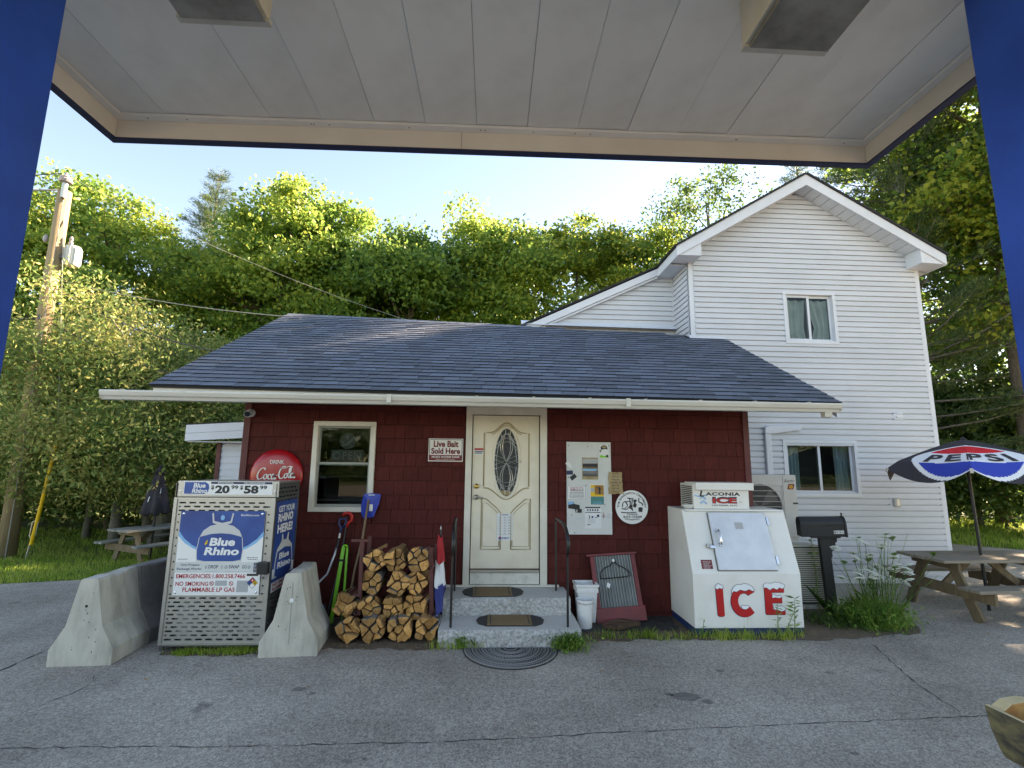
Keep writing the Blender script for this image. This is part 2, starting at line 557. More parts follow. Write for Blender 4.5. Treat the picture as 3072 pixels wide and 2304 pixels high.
def link(name, me, parent=None, local=False):
    o = bpy.data.objects.new(name, me)
    COL.objects.link(o)
    if parent is not None:
        o.parent = parent
        if parent.type == 'EMPTY' and not local:
            o.matrix_parent_inverse = (Matrix.Translation(parent.location) @ parent.rotation_euler.to_matrix().to_4x4()).inverted()
    return o


def thing(name, label, cat, loc=(0, 0, 0), rz=0.0, group=None, rx=0.0):
    o = bpy.data.objects.new(name, None)
    COL.objects.link(o)
    o.empty_display_size = 0.1
    o.location = loc
    o.rotation_euler = (rx, 0, rz)
    return tag(o, label, cat, group)


def tag(o, label, cat, group=None):
    o['label'] = label
    o['category'] = cat
    if group:
        o['group'] = group
    return o


def struct(o, kind='structure'):
    o['kind'] = kind
    return o


def piece(name, me, parent, loc, rot=(0, 0, 0), sc=(1, 1, 1)):
    o = bpy.data.objects.new(name, me)
    COL.objects.link(o)
    o.parent = parent
    o.location = loc
    o.rotation_euler = rot
    o.scale = sc
    return o


def copy_tree(root, loc, rz=0.0, sc=1.0, label=None, tilt=0.0):
    r = root.copy()
    COL.objects.link(r)
    r.location = loc
    r.rotation_euler = (tilt, 0, rz)
    r.scale = (sc, sc, sc) if not isinstance(sc, tuple) else sc
    if label:
        r['label'] = label
    for ch in list(root.children):
        c = ch.copy()
        COL.objects.link(c)
        c.parent = r
        for g in list(ch.children):
            d = g.copy()
            COL.objects.link(d)
            d.parent = c
    return r


# ------------------------------------------------------------------ lettering
_TXT = {}


def text_mesh(s, bold=0.0, shear=0.0, spacing=1.0):
    key = (s, bold, shear, spacing)
    if key in _TXT:
        return _TXT[key]
    cu = bpy.data.curves.new('lettering', 'FONT')
    cu.body = s
    cu.align_x = 'LEFT'
    cu.size = 1.0
    cu.offset = bold
    cu.shear = shear
    cu.space_character = spacing
    cu.resolution_u = 3
    o = bpy.data.objects.new('lettering', cu)
    COL.objects.link(o)
    bpy.context.view_layer.update()
    me = bpy.data.meshes.new_from_object(o)
    vv = np.empty(len(me.vertices) * 3)
    me.vertices.foreach_get('co', vv)
    vv = vv.reshape(-1, 3)[:, :2]
    ff = [tuple(p.vertices) for p in me.polygons]
    bpy.data.objects.remove(o)
    bpy.data.meshes.remove(me)
    bpy.data.curves.remove(cu)
    lo, hi = vv.min(0), vv.max(0)
    vv = (vv - lo) / (hi - lo)
    _TXT[key] = (vv, ff)
    return vv, ff


def text(s, O, u, v, w, h, m, parent, bold=0.0, shear=0.0, spacing=1.0, name='lettering', local=False, fn=None):
    """fit text s into a w x h rectangle whose lower-left corner is O, along u and v"""
    vv, ff = text_mesh(s, bold, shear, spacing)
    O, u, v = Vector(O), Vector(u), Vector(v)
    if fn:
        pts = [fn(x * w, y * h) for x, y in vv]
    else:
        pts = [O + u * (x * w) + v * (y * h) for x, y in vv]
    b = MB()
    b.add(pts, ff)
    return b.build(name, m, parent, local=local, fix=False)


EX, EZ = (1, 0, 0), (0, 0, 1)


def ftext(s, x0, x1, z0, z1, y, m, parent, **k):
    return text(s, (x0, y, z0), EX, EZ, x1 - x0, z1 - z0, m, parent, **k)


def stroke(pts, w0, w1, ang, O, u, v, sc, b):
    """broad-nib pen stroke through 2-D points (catmull-rom), added to b"""
    P = [Vector((p[0], p[1])) for p in pts]
    P = [P[0]] + P + [P[-1]]
    c = []
    for i in range(1, len(P) - 2):
        for k in range(6):
            t = k / 6
            p0, p1, p2, p3 = P[i - 1], P[i], P[i + 1], P[i + 2]
            c.append(0.5 * ((2 * p1) + (p2 - p0) * t + (2 * p0 - 5 * p1 + 4 * p2 - p3) * t * t + (3 * p1 - p0 - 3 * p2 + p3) * t ** 3))
    c.append(P[-2])
    n = Vector((math.cos(ang), math.sin(ang)))
    O, u, v = Vector(O), Vector(u), Vector(v)
    L, Rr = [], []
    for i, p in enumerate(c):
        d = (c[min(i + 1, len(c) - 1)] - c[max(i - 1, 0)]).normalized()
        nn = Vector((-d.y, d.x))
        w = w0 + (w1 - w0) * abs(nn.dot(n))
        L.append(p + nn * w / 2)
        Rr.append(p - nn * w / 2)
    vs_ = [O + u * (q.x * sc) + v * (q.y * sc) for q in L + Rr]
    k = len(L)
    b.add(vs_, [(i, i + 1, k + i + 1, k + i) for i in range(k - 1)])


def ellipse(cx, cz, rx, rz, n=40, a0=0, a1=360):
    return [(cx + rx * math.cos(R(a0 + (a1 - a0) * i / n)), cz + rz * math.sin(R(a0 + (a1 - a0) * i / n))) for i in range(n + (0 if a1 - a0 == 360 else 1))]


def plate(poly, y0, y1, m, parent, name, local=False, bevel=0, **k):
    return MB().prism(poly, y0, y1).build(name, m, parent, local=local, bevel=bevel, **k)


def rect(x0, x1, z0, z1):
    return [(x0, z0), (x1, z0), (x1, z1), (x0, z1)]

# ================================================================== ground
def ground_z(x, y):
    if x < -5.2:
        return -0.03 - 0.075 * min(4.0, max(0.0, y - 8.9)) * min(1.0, (-5.2 - x) / 1.5)
    return -0.03


gxs = [-300, -120, -60, -40] + [-30 + i * 1.5 for i in range(18)] + [0, 6, 10, 14, 20, 30, 60, 120, 300]
gys = [-200, -60, -20, 0, 6, 8] + [8.9 + i * 0.6 for i in range(9)] + [16, 20, 26, 34, 60, 120, 400]
b = MB()
b.add([(x, y, ground_z(x, y)) for y in gys for x in gxs],
      [(j * len(gxs) + i, j * len(gxs) + i + 1, (j + 1) * len(gxs) + i + 1, (j + 1) * len(gxs) + i) for j in range(len(gys) - 1) for i in range(len(gxs) - 1)])
ground = struct(b.build('ground', 'lawn', smooth=True))
asph_edge = [(-40, -30), (40, -30), (40, 10.2), (22, 11.0), (13.3, 12.1), (12.3, 13.0), (10.5, 13.4), (9, 13.5), (-4.6, 13.0), (-5.3, 11.4), (-6.03, 10.0),
             (-6.3, 9.3), (-6.64, 8.93), (-7.64, 8.66), (-9.5, 8.45), (-14, 8.2), (-40, 8.0)]
b = MB()
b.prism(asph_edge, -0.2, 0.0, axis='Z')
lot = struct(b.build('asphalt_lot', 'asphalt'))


def crack(pts, w, seed):
    r = random.Random(seed)
    P = []
    for i in range(len(pts) - 1):
        a, c = Vector(pts[i]), Vector(pts[i + 1])
        n = max(2, int((c - a).length / 0.06))
        for k in range(n):
            q = a.lerp(c, k / n)
            P.append((q.x + r.uniform(-.012, .012), q.y + r.uniform(-.012, .012)))
    vv, ff = [], []
    for i, p in enumerate(P):
        a, c = P[max(0, i - 1)], P[min(len(P) - 1, i + 1)]
        d = Vector((c[0] - a[0], c[1] - a[1])).normalized()
        ww = w * r.choice((0.1, 0.25, 0.4, 0.6, 0.9))
        vv += [(p[0] - d.y * ww, p[1] + d.x * ww, 0.003), (p[0] + d.y * ww, p[1] - d.x * ww, 0.003)]
    for i in range(len(P) - 1):
        ff.append((2 * i, 2 * i + 1, 2 * i + 3, 2 * i + 2))
    return MB().add(vv, ff).build('crack', 'crack', lot)


crack([(4.376, 5.766), (4.1, 5.05), (3.972, 4.653), (3.913, 4.287), (3.90, 4.2)], 0.009, 1)
crack([(-3.9, 3.95), (-1.724, 3.914), (-.223, 3.933), (1.393, 4.046), (3.891, 4.178), (4.7, 4.2)], 0.006, 2)
crack([(-4.515, 5.0), (-4.515, 5.263), (-4.539, 5.833), (-4.7, 6.6)], 0.014, 3)
crack([(-3.55, 4.55), (-3.45, 4.9), (-3.6, 5.2)], 0.006, 4)
crack([(4.9, 5.9), (5.3, 6.0), (5.5, 6.2)], 0.007, 9)


def blot(poly, m, z, name, seed, amp=0.05):
    r = random.Random(seed)
    P = []
    for i in range(len(poly)):
        a, c = Vector(poly[i]), Vector(poly[(i + 1) % len(poly)])
        n = max(1, int((c - a).length / 0.1))
        for k in range(n):
            q = a.lerp(c, k / n)
            P.append((q.x + r.uniform(-amp, amp), q.y + r.uniform(-amp, amp), z))
    return MB().add(P, [tuple(range(len(P)))]).build(name, m, None)


rs_ = random.Random(31)
for (x, y, r_) in ((1.76, 4.58, .10), (1.90, 4.48, .05), (1.62, 4.62, .04), (-.9, 3.72, .03), (-.82, 3.62, .022), (-.97, 3.6, .026), (-.78, 3.74, .018), (-.66, 3.7, .014), (.45, 3.5, .03), (-2.7, 3.6, .035), (2.3, 5.1, .04), (2.6, 3.7, .03), (-1.6, 4.8, .06), (-1.45, 4.72, .03)):
    P_ = [(x + r_ * (1.5 if r_ > .08 else 1) * rs_.uniform(.7, 1.15) * math.cos(a * .45), y + r_ * .8 * rs_.uniform(.7, 1.15) * math.sin(a * .45), .0022) for a in range(14)]
    MB().add(P_, [tuple(range(14))]).build('oil_stain', 'oil', lot)
struct(blot([(-1.9, 5.78), (-.5, 5.72), (-.5, 6.86), (-1.9, 6.86)], 'soil', 0.004, 'soil_strip', 3))
struct(blot([(1.05, 5.92), (2.4, 5.98), (3.9, 5.93), (5.3, 6.12), (5.5, 6.5), (5.1, 7.7), (1.05, 6.86)], 'soil', 0.004, 'soil_strip', 4))
struct(blot([(-3.3, 5.58), (-2.25, 5.6), (-2.25, 6.0), (-3.3, 6.0)], 'soil', 0.004, 'soil_strip', 5))
tarp = blot([(1.12, 6.22), (2.38, 6.28), (2.42, 6.83), (1.12, 6.83)], 'tarp', 0.010, 'ground_sheet', 6, 0.03)
tag(tarp, 'black ground sheet on the soil between granite steps and ice freezer', 'ground sheet')

# ================================================================== store
YW = 6.87
XL, XR = -3.26, 3.68
store = thing('store_building', 'low red shingled store with dark blue-grey roof and cream entrance door', 'store', (0, YW, 0))
# wall core with window and door openings
WX0, WX1, WZ0, WZ1 = -2.27, -1.56, 1.37, 2.455
DX0, DX1, DZ0, DZ1 = -0.19, 0.72, 0.595, 2.62
b = MB()
y0, y1 = YW + 0.012, YW + 0.16
b.box(XL, WX0, y0, y1, 0.0, 2.74)
b.box(WX0, WX1, y0, y1, 0.0, WZ0)
b.box(WX0, WX1, y0, y1, WZ1, 2.74)
b.box(WX1, DX0, y0, y1, 0.0, 2.74)
b.box(DX0, DX1, y0, y1, DZ1, 2.74)
b.box(DX0, DX1, y0, y1, 0.0, DZ0)
b.box(DX1, XR, y0, y1, 0.0, 2.74)
wall = b.build('wall', 'dark_back', store)
b = MB()
b.box(XL, XL + .12, YW + .17, 12.3, 0, 2.7)
b.box(XR - .12, XR, YW + .17, 8.6, 0, 2.7)
b.prism([(YW + .3, 2.7), (12.3, 2.7), (9.42, 4.6)], XL, XL + .12, axis='X')
b.build('side_wall', 'red_siding', store)
MB().box(XL, XR, 12.32, 12.44, 0, 2.7).build('rear_wall', 'red_siding', store)
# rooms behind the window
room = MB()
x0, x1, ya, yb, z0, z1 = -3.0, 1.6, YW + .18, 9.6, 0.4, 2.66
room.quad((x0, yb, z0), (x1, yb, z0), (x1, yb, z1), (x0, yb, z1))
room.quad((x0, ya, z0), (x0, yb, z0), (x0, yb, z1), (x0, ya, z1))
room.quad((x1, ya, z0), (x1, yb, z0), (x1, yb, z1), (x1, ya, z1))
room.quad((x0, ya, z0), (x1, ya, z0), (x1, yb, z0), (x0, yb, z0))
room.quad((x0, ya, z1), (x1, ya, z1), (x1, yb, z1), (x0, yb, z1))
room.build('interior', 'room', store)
b = MB()
for zz in (0.9, 1.3, 1.7):
    b.box(-2.9, -1.2, 8.9, 9.3, zz, zz + .03)
b.build('shelf', 'sash', store)

# siding shingles: single pieces on the bare wall, one mesh for those behind the stacked goods
shp = {}


def shake(w, h):
    key = (round(w, 3), round(h, 3))
    if key not in shp:
        q = MB()
        w2 = w / 2 - 0.002
        q.add([(-w2, -.018, 0), (w2, -.018, 0), (w2, -.004, h), (-w2, -.004, h), (-w2, .010, 0), (w2, .010, 0), (w2, .010, h), (-w2, .010, h)],
              [(0, 1, 2, 3), (5, 4, 7, 6), (0, 4, 5, 1), (3, 2, 6, 7), (0, 3, 7, 4), (1, 5, 6, 2)])
        shp[key] = q.mesh('siding_shingle', 'red_siding')
    return shp[key]


EXPO = 0.187
rest = MB()
nsh = 0
r5 = random.Random(11)
courses = []
z = 2.664
while z > -0.1:
    courses.append(z)
    z -= EXPO
for ci, zt in enumerate([2.73] + courses):
    zb = max(0.0, (courses[0] if ci == 0 else zt - EXPO))
    h = zt - zb + 0.02
    if zt - zb < 0.02:
        continue
    x = XL + 0.085
    xe = XR - 0.085
    while x < xe - 0.02:
        w = round(r5.choice((0.14, 0.18, 0.2, 0.24, 0.28, 0.3)), 2)
        if xe - x - w < 0.08:
            w = round(xe - x, 2)
        a, c = x, x + w
        x = c
        segs = [(a, c, zb, zt)]
        for (ox0, ox1, oz0, oz1) in ((WX0 - .055, WX1 + .055, WZ0 - .05, WZ1 + .045), (-.284, .824, -.1, 2.745)):
            ns = []
            for (p, q, za, zc) in segs:
                if q <= ox0 or p >= ox1 or zc <= oz0 or za >= oz1:
                    ns.append((p, q, za, zc))
                    continue
                if p < ox0:
                    ns.append((p, ox0, za, zc))
                if q > ox1:
                    ns.append((ox1, q, za, zc))
                m0, m1 = max(p, ox0), min(q, ox1)
                if zc > oz1:
                    ns.append((m0, m1, oz1, zc))
                if za < oz0:
                    ns.append((m0, m1, za, oz0))
            segs = ns
        for (p, q, za, zc) in segs:
            if q - p < 0.02 or zc - za < .012:
                continue
            hidden = zt < 0.62 or (p < -2.3 and zt < 1.6) or (p > 2.4 and zt < 1.75) or (-1.5 < p < -.5 and zt < 0.95)
            if hidden or nsh >= 300:
                w2 = (q - p) / 2 - .002
                cx = (p + q) / 2
                hh = zc - za - .006
                rest.add([(cx - w2, YW - .018, za), (cx + w2, YW - .018, za), (cx + w2, YW - .004, za + hh), (cx - w2, YW - .004, za + hh),
                          (cx - w2, YW + .01, za), (cx + w2, YW + .01, za)], [(0, 1, 2, 3), (0, 4, 5, 1)])
            else:
                nsh += 1
                piece('siding_shingle', shake(q - p, round(zc - za - .006, 3)), wall, ((p + q) / 2, YW, za))
o = rest.build('siding_shingles', 'red_siding', wall)
o['kind'] = 'stuff'
for (p, q) in ((XL, XL + .085), (XR - .085, XR)):
    MB().box(p, q, YW - .028, YW + .01, 0, 2.735).build('corner_board', 'red_trim', store, bevel=.003)
# soffit, fascia, roof


def roof_z(x, y):
    return 2.829 - .00894 * (x + 3.86) + .535 * (y - 5.85)


def ridge_y(x):
    return 9.449 - .0797 * (x + 3.86)


RL, RRt = -3.86, 4.306
b = MB()
b.box(RL + .03, RRt - .03, 5.88, YW + .005, 2.742, 2.752)
b.build('soffit', 'beige_metal', store)
for (p, q) in ((RL + .02, -0.8), (-.79, 2.1), (2.11, RRt - .02)):
    MB().add([(p, 5.855, 2.70), (q, 5.855, 2.70), (q, 5.855, roof_z(q, 5.85) - .035), (p, 5.855, roof_z(p, 5.85) - .035),
              (p, 5.88, 2.70), (q, 5.88, 2.70), (q, 5.88, roof_z(q, 5.85) - .035), (p, 5.88, roof_z(p, 5.85) - .035)],
             [(0, 1, 2, 3), (4, 7, 6, 5), (0, 4, 5, 1), (2, 6, 7, 3), (0, 3, 7, 4), (1, 5, 6, 2)]).build('fascia', 'frame_cream', store)
for xx in (RL + .01, RRt - .03):
    yb_ = ridge_y(xx) if xx < 0 else 8.64
    q = MB()
    q.add([(xx, 5.87, roof_z(xx, 5.87) - .20), (xx, yb_, roof_z(xx, yb_) - .20), (xx, yb_, roof_z(xx, yb_) - .03), (xx, 5.87, roof_z(xx, 5.87) - .03),
           (xx + .02, 5.87, roof_z(xx, 5.87) - .20), (xx + .02, yb_, roof_z(xx, yb_) - .20), (xx + .02, yb_, roof_z(xx, yb_) - .03), (xx + .02, 5.87, roof_z(xx, 5.87) - .03)],
          [(0, 1, 2, 3), (7, 6, 5, 4), (0, 4, 5, 1), (3, 2, 6, 7), (0, 3, 7, 4), (1, 5, 6, 2)])
    q.build('rake_board', 'white_trim', store)
# roof deck
outline = [(RL, 5.83), (RRt, 5.83), (RRt, 8.66), (3.70, 8.66), (3.70, ridge_y(3.7)), (RL, ridge_y(RL))]
b = MB()
top = [(x, y, roof_z(x, y) - .004) for x, y in outline]
bot = [(x, y, roof_z(x, y) - .034) for x, y in outline]
n = len(outline)
b.add(top + bot, [tuple(range(n)), tuple(range(2 * n - 1, n - 1, -1))] + [(i, n + i, n + (i + 1) % n, (i + 1) % n) for i in range(n)])
yr = 13.0
for q in (0,):
    A, Bq = (RL, ridge_y(RL)), (3.70, ridge_y(3.7))
    b.add([(A[0], A[1], roof_z(*A) - .004), (Bq[0], Bq[1], roof_z(*Bq) - .004), (Bq[0], yr, 2.9), (A[0], yr, 2.9)], [(0, 1, 2, 3)])
roof = b.build('roof', 'roof_edge', store, fix=False)
# roof shingles
SL = math.atan(.535)
tabs = {}


def tab_mesh(w):
    w = round(w, 2)
    if w not in tabs:
        q = MB()
        w2 = w / 2 - .0025
        L = .150
        q.add([(-w2, 0, .002), (w2, 0, .002), (w2, L, .001), (-w2, L, .001), (-w2, 0, .015), (w2, 0, .015), (w2, L, .004), (-w2, L, .004)],
              [(4, 5, 6, 7), (1, 2, 6, 5), (3, 0, 4, 7), (2, 3, 7, 6)])
        q.add([(-w2, 0, .002), (w2, 0, .002), (w2, -.0005, .0145), (-w2, -.0005, .0145)], [(0, 1, 2, 3)], 1)
        tabs[w] = q.mesh('roof_shingle', ['roof_shingle', 'shingle_butt'])
    return tabs[w]


rest = MB()
ca, sa = math.cos(SL), math.sin(SL)
tz = math.atan2(-.00894, 1)
ntab = 0
r6 = random.Random(5)
nc = int(4.1 / .143)
for k in range(nc):
    s0 = k * .143
    x = RL - .015
    x -= 0
    while x < RRt + .01:
        w = r6.choice((.16, .2, .24, .28, .32, .38))
        if k % 2 and x < RL:
            w *= .6
        w = round(w, 2)
        xe = min(x + w, RRt + .012)
        w = round(xe - x, 2)
        if w < .03:
            break
        cx = (x + xe) / 2
        x = xe
        yy = 5.815 + s0 * ca
        lim = 8.62 if cx > 3.72 else ridge_y(cx)
        if yy + .05 > lim:
            continue
        zz = roof_z(cx, yy) + r6.uniform(0, .002)
        if ntab < 300:
            ntab += 1
            piece('roof_shingle', tab_mesh(w), roof, (cx, yy, zz), (SL, -tz * 0, 0))
        else:
            w2 = w / 2 - .0025
            L = .15
            pts = []
            for (px, py, pz) in ((-w2, 0, .002), (w2, 0, .002), (w2, L, .004), (-w2, L, .004), (-w2, 0, .015), (w2, 0, .015)):
                pts.append((cx + px, yy + py * ca - pz * sa, zz + py * sa + pz * ca))
            rest.add(pts, [(4, 5, 2, 3), (0, 4, 3), (1, 2, 5)])
            rest.add([pts[0], pts[1], pts[5], pts[4]], [(0, 1, 2, 3)], 1)
o = rest.build('roof_shingles', ['roof_shingle', 'shingle_butt'], roof, fix=False)
o['kind'] = 'stuff'
for i in range(15):       # ridge caps over the visible ridge
    xa = RL + i * .31
    q = MB()
    pts = []
    for x_ in (xa, xa + .32):
        yq = ridge_y(x_)
        zq = roof_z(x_, yq)
        pts += [(x_, yq - .12, zq - .064 + .012), (x_, yq, zq + .02), (x_, yq + .12, zq - .06)]
    q.add(pts, [(0, 3, 4, 1), (1, 4, 5, 2)])
    q.build('ridge_cap', 'roof_shingle', roof, fix=False)
# gutter
prof = [(5.845, 2.63), (5.75, 2.63), (5.735, 2.66), (5.715, 2.675), (5.70, 2.715), (5.70, 2.728), (5.712, 2.735), (5.722, 2.733), (5.722, 2.72), (5.74, 2.68), (5.835, 2.645), (5.835, 2.735), (5.845, 2.735)]
gx0, gx1 = -4.32, 4.23
b = MB()
vv = []
for x_, dz in ((gx0, 0.0), (gx1, -.012)):
    vv += [(x_, p[0], p[1] + dz) for p in prof]
n = len(prof)
b.add(vv, [(i, (i + 1) % n, n + (i + 1) % n, n + i) for i in range(n)] + [tuple(range(n)), tuple(range(2 * n - 1, n - 1, -1))])
b.add([(gx0 + .002, 5.70, 2.733), (gx0 + .002, 5.72, 2.64), (gx0 + .002, 5.84, 2.635), (gx0 + .002, 5.84, 2.733)], [(0, 1, 2, 3)])
b.add([(gx1 - .002, 5.70, 2.72), (gx1 - .002, 5.72, 2.628), (gx1 - .002, 5.84, 2.623), (gx1 - .002, 5.84, 2.72)], [(0, 1, 2, 3)])
gut = b.build('gutter', 'gutter_white', store)
MB().prism([(5.75, 2.56), (5.82, 2.56), (5.83, 2.63), (5.745, 2.63)], 4.04, 4.13, axis='X').build('outlet', 'beige_metal', gut)
for i in range(13):
    x_ = -4.1 + i * .66
    MB().box(x_, x_ + .03, 5.702, 5.84, 2.735 - .0014 * i * .6, 2.742 - .0014 * i * .6).build('hanger', 'gutter_white', gut)
for x_ in (-1.15, 1.62):
    MB().box(x_, x_ + .05, 5.694, 5.71, 2.64, 2.737).build('joint_band', 'gutter_white', gut)
# window
win = MB()
fx0, fx1, fz0, fz1 = WX0 - .06, WX1 + .06, WZ0 - .055, WZ1 + .05
for (p, q, a, c) in ((fx0, fx1, fz1 - .062, fz1), (fx0, fx1, fz0, fz0 + .062), (fx0, fx0 + .066, fz0 + .062, fz1 - .062), (fx1 - .066, fx1, fz0 + .062, fz1 - .062)):
    win.box(p, q, YW - .05, YW + .05, a, c)
window = win.build('window', 'frame_cream', store, bevel=.004)
sas = MB()
ix0, ix1, iz0, iz1 = fx0 + .066, fx1 - .066, fz0 + .062, fz1 - .062
zm = (iz0 + iz1) / 2 + .03
for (a, c, yy) in ((zm - .02, iz1, YW + .03), (iz0, zm + .02, YW + .012)):
    sas.box(ix0, ix1, yy - .012, yy + .012, a, a + .035)
    sas.box(ix0, ix1, yy - .012, yy + .012, c - .025, c)
    sas.box(ix0, ix0 + .025, yy - .012, yy + .012, a + .035, c - .025)
    sas.box(ix1 - .025, ix1, yy - .012, yy + .012, a + .035, c - .025)
sas.build('sash', 'sash', window)
for (a, c, yy) in ((zm + .015, iz1 - .025, YW + .032), (iz0 + .035, zm - .005, YW + .014)):
    MB().box(ix0 + .025, ix1 - .025, yy, yy + .004, a, c).build('pane', 'window_glass', window)
# unlit neon sign hanging inside the window
neon = thing('neon_sign', 'unlit neon sign reading OPEN with round emblem, hung inside the store window', 'neon sign', (-1.93, YW + .12, 1.9))
MB().prism(ellipse(-1.905, 2.25, .105, .105), YW + .11, YW + .13).build('emblem_disc', 'print_black', neon)
MB().tube([(-1.905 + .105 * math.cos(R(a)), YW + .10, 2.25 + .105 * math.sin(R(a))) for a in range(0, 361, 15)], .007, 6).build('ring_tube', 'neon_off', neon)
MB().prism([(-1.99, 2.20), (-1.93, 2.215), (-1.87, 2.26), (-1.83, 2.31), (-1.85, 2.25), (-1.90, 2.19), (-1.96, 2.175)], YW + .10, YW + .105).build('emblem_wave', 'neon_off', neon)
ftext('OPEN', -2.09, -1.72, 2.0, 2.1, YW + .10, 'neon_off', neon, spacing=1.1)
MB().box(-2.12, -1.69, YW + .115, YW + .13, 1.975, 2.125).build('backing', 'print_black', neon)
# door, frame, kick board
b = MB()
b.box(-.285, DX0 - .012, YW - .035, YW + .1, .385, 2.735)
b.box(DX1 + .012, .825, YW - .035, YW + .1, .385, 2.735)
b.box(DX0 - .012, DX1 + .012, YW - .035, YW + .1, DZ1 + .01, 2.735)
b.build('door_frame', 'frame_cream', store, bevel=.004)
MB().box(-.19, .72, YW - .03, YW + .06, .405, .548).build('kick_board', 'sill_dirty', store, bevel=.004)
MB().box(-.19, .72, YW - .045, YW + .06, .551, .585).build('threshold', 'worn_steel', store, bevel=.006)
MB().box(-.50, .98, YW - .05, YW + .01, .373, .398).build('sill', 'frame_cream', store, bevel=.004)
YD = YW + .01
door = MB().box(DX0, DX1, YD, YD + .045, DZ0, DZ1).build('door', 'door_cream', store, bevel=.003)
dcx = .272
oc, orx, orz = 1.985, .165, .455


def ribbon(pts, w, y, m, nm, parent, closed=False, d=.006):
    q = MB()
    pp = [(p[0], y, p[1]) for p in pts]
    if closed:
        pp.append(pp[0])
    q.tube(pp, [w / 2] * len(pp), 6)
    return q.build(nm, m, parent, smooth=True)


ribbon(ellipse(dcx, oc, orx + .022, orz + .026, 48), .03, YD, 'door_cream', 'oval_moulding', door, True)
ribbon(ellipse(dcx, oc, orx + .004, orz + .006, 48), .016, YD - .003, 'frame_cream', 'oval_bead', door, True)
MB().prism(ellipse(dcx, oc, orx, orz, 48), YD - .006, YD - .002).build('oval_pane', 'textured_glass', door)
MB().prism([(dcx + orx * .98 * math.cos(R(a)), oc + orz * .98 * math.sin(R(a))) for a in range(238, 303, 6)], YD - .0085, YD - .006).build('amber_pane', 'amber_glass', door)


def came(pts):
    P = []
    for (x_, z_) in pts:
        e = ((x_ - dcx) / (orx * .985)) ** 2 + ((z_ - oc) / (orz * .985)) ** 2
        if e <= 1:
            P.append((x_, YD - .008, z_))
    if len(P) > 2:
        MB().tube(P, .0042, 5).build('came', 'came', door)


came(ellipse(dcx, oc, orx * .82, orz * .84, 48))
for s_ in (-1, 1):
    came([(dcx + s_ * .055 * math.sin((z_ - oc) * 7.4 + .0) * 1.0, z_) for z_ in [oc - .36 + i * .02 for i in range(37)]])
    came([(dcx + s_ * .085 * math.sin((z_ - oc) * 7.4), z_) for z_ in [oc - .40 + i * .02 for i in range(41)]])
    for k in (-.03, .03):
        came([(dcx + x_, oc + k + s_ * (.30 * abs(x_) ** 1.0 if False else x_ * .42) + .0) for x_ in [-.17 + i * .012 for i in range(29)]])
        came([(dcx + x_, oc + s_ * (.30 + k * .8) + -s_ * 2.2 * x_ * x_ * 2) for x_ in [-.16 + i * .012 for i in range(28)]])
for a in range(0, 360, 24):
    came([(dcx + orx * t * math.cos(R(a)), oc + orz * t * math.sin(R(a))) for t in (.84, .9, .95, .98)])
# raised mouldings of the door leaf
top_arch = [(-.035, 1.66), (-.035, 2.38), (.05, 2.385)] + [(.05 + (dcx - .05) * t, 2.385 + .135 * (1 - math.cos(math.pi * t)) / 2) for t in [i / 10 for i in range(1, 11)]]
arch = top_arch + [(2 * dcx - x_, z_) for x_, z_ in reversed(top_arch)]
low = [(2 * dcx + .035, 1.66)] + [(dcx + .24 * math.cos(math.pi * i / 12), 1.66 - .0 - .16 * math.sin(math.pi * i / 12)) for i in range(13)]
ribbon(arch, .02, YD, 'door_groove', 'panel_moulding', door)
ribbon([(p[0], p[1] - .028) for p in arch[3:-3]], .012, YD, 'door_groove', 'panel_moulding', door)
ribbon([(-.035, 1.64)] + [(dcx - .28 + .56 * i / 14, 1.64 - .15 * math.sin(math.pi * i / 14) ** 2) for i in range(15)] + [(2 * dcx + .035, 1.64)], .02, YD, 'door_groove', 'panel_moulding', door)
for s_ in (-1, 1):
    pl = [(dcx + s_ * .07, .84), (dcx + s_ * .33, .84), (dcx + s_ * .33, 1.50), (dcx + s_ * .26, 1.49), (dcx + s_ * .12, 1.37), (dcx + s_ * .07, 1.31)]
    ribbon(pl, .018, YD, 'door_groove', 'panel_moulding', door, True)
    pl2 = [(dcx + (x_ - dcx) * .86 + s_ * .028, 1.10 + (z_ - 1.10) * .86) for x_, z_ in pl]
    ribbon(pl2, .010, YD, 'door_groove', 'panel_moulding', door, True)
MB().lathe([(.001, -.03), (.026, -.028), (.034, -.014), (.036, 0)], (-.128, YD, 1.66), 16, axis='Y').build('deadbolt', 'brass', door, smooth=True)
b = MB().lathe([(.001, -.03), (.03, -.028), (.036, 0)], (-.128, YD, 1.515), 16, axis='Y')
b.tube([(-.128, YD - .03, 1.515), (-.09, YD - .045, 1.515), (-.03, YD - .045, 1.505)], .010, 8)
b.build('door_handle', 'worn_steel', door, smooth=True)
# hours sheet and small sticker on the door
hs_ = MB().box(.155, .365, YD - .006, YD - .003, .955, 1.305).build('hours_sheet', 'paper', door)
ftext('HOURS', .215, .305, 1.278, 1.295, YD - .0075, 'print_navy', hs_, bold=.02)
for i in range(7):
    zz = 1.255 - i * .035
    q = MB().box(.175, .345, YD - .0075, YD - .0065, zz - .014, zz - .0115)
    for x_, w_ in ((.178, .03), (.25, .025), (.305, .03)):
        q.box(x_, x_ + w_, YD - .0075, YD - .0065, zz - .006, zz + .004)
    q.build('printed_row', 'print_grey', hs_)
MB().prism(ellipse(.197, .985, .019, .019, 20), YD - .0085, YD - .0068).build('emblem', 'print_blue', hs_)
MB().prism([(.197 + .019 * math.cos(R(a)), .985 + .019 * math.sin(R(a))) for a in range(10, 185, 12)] + [(.19, .988)], YD - .0095, YD - .0087).build('emblem_top', 'print_red', hs_)
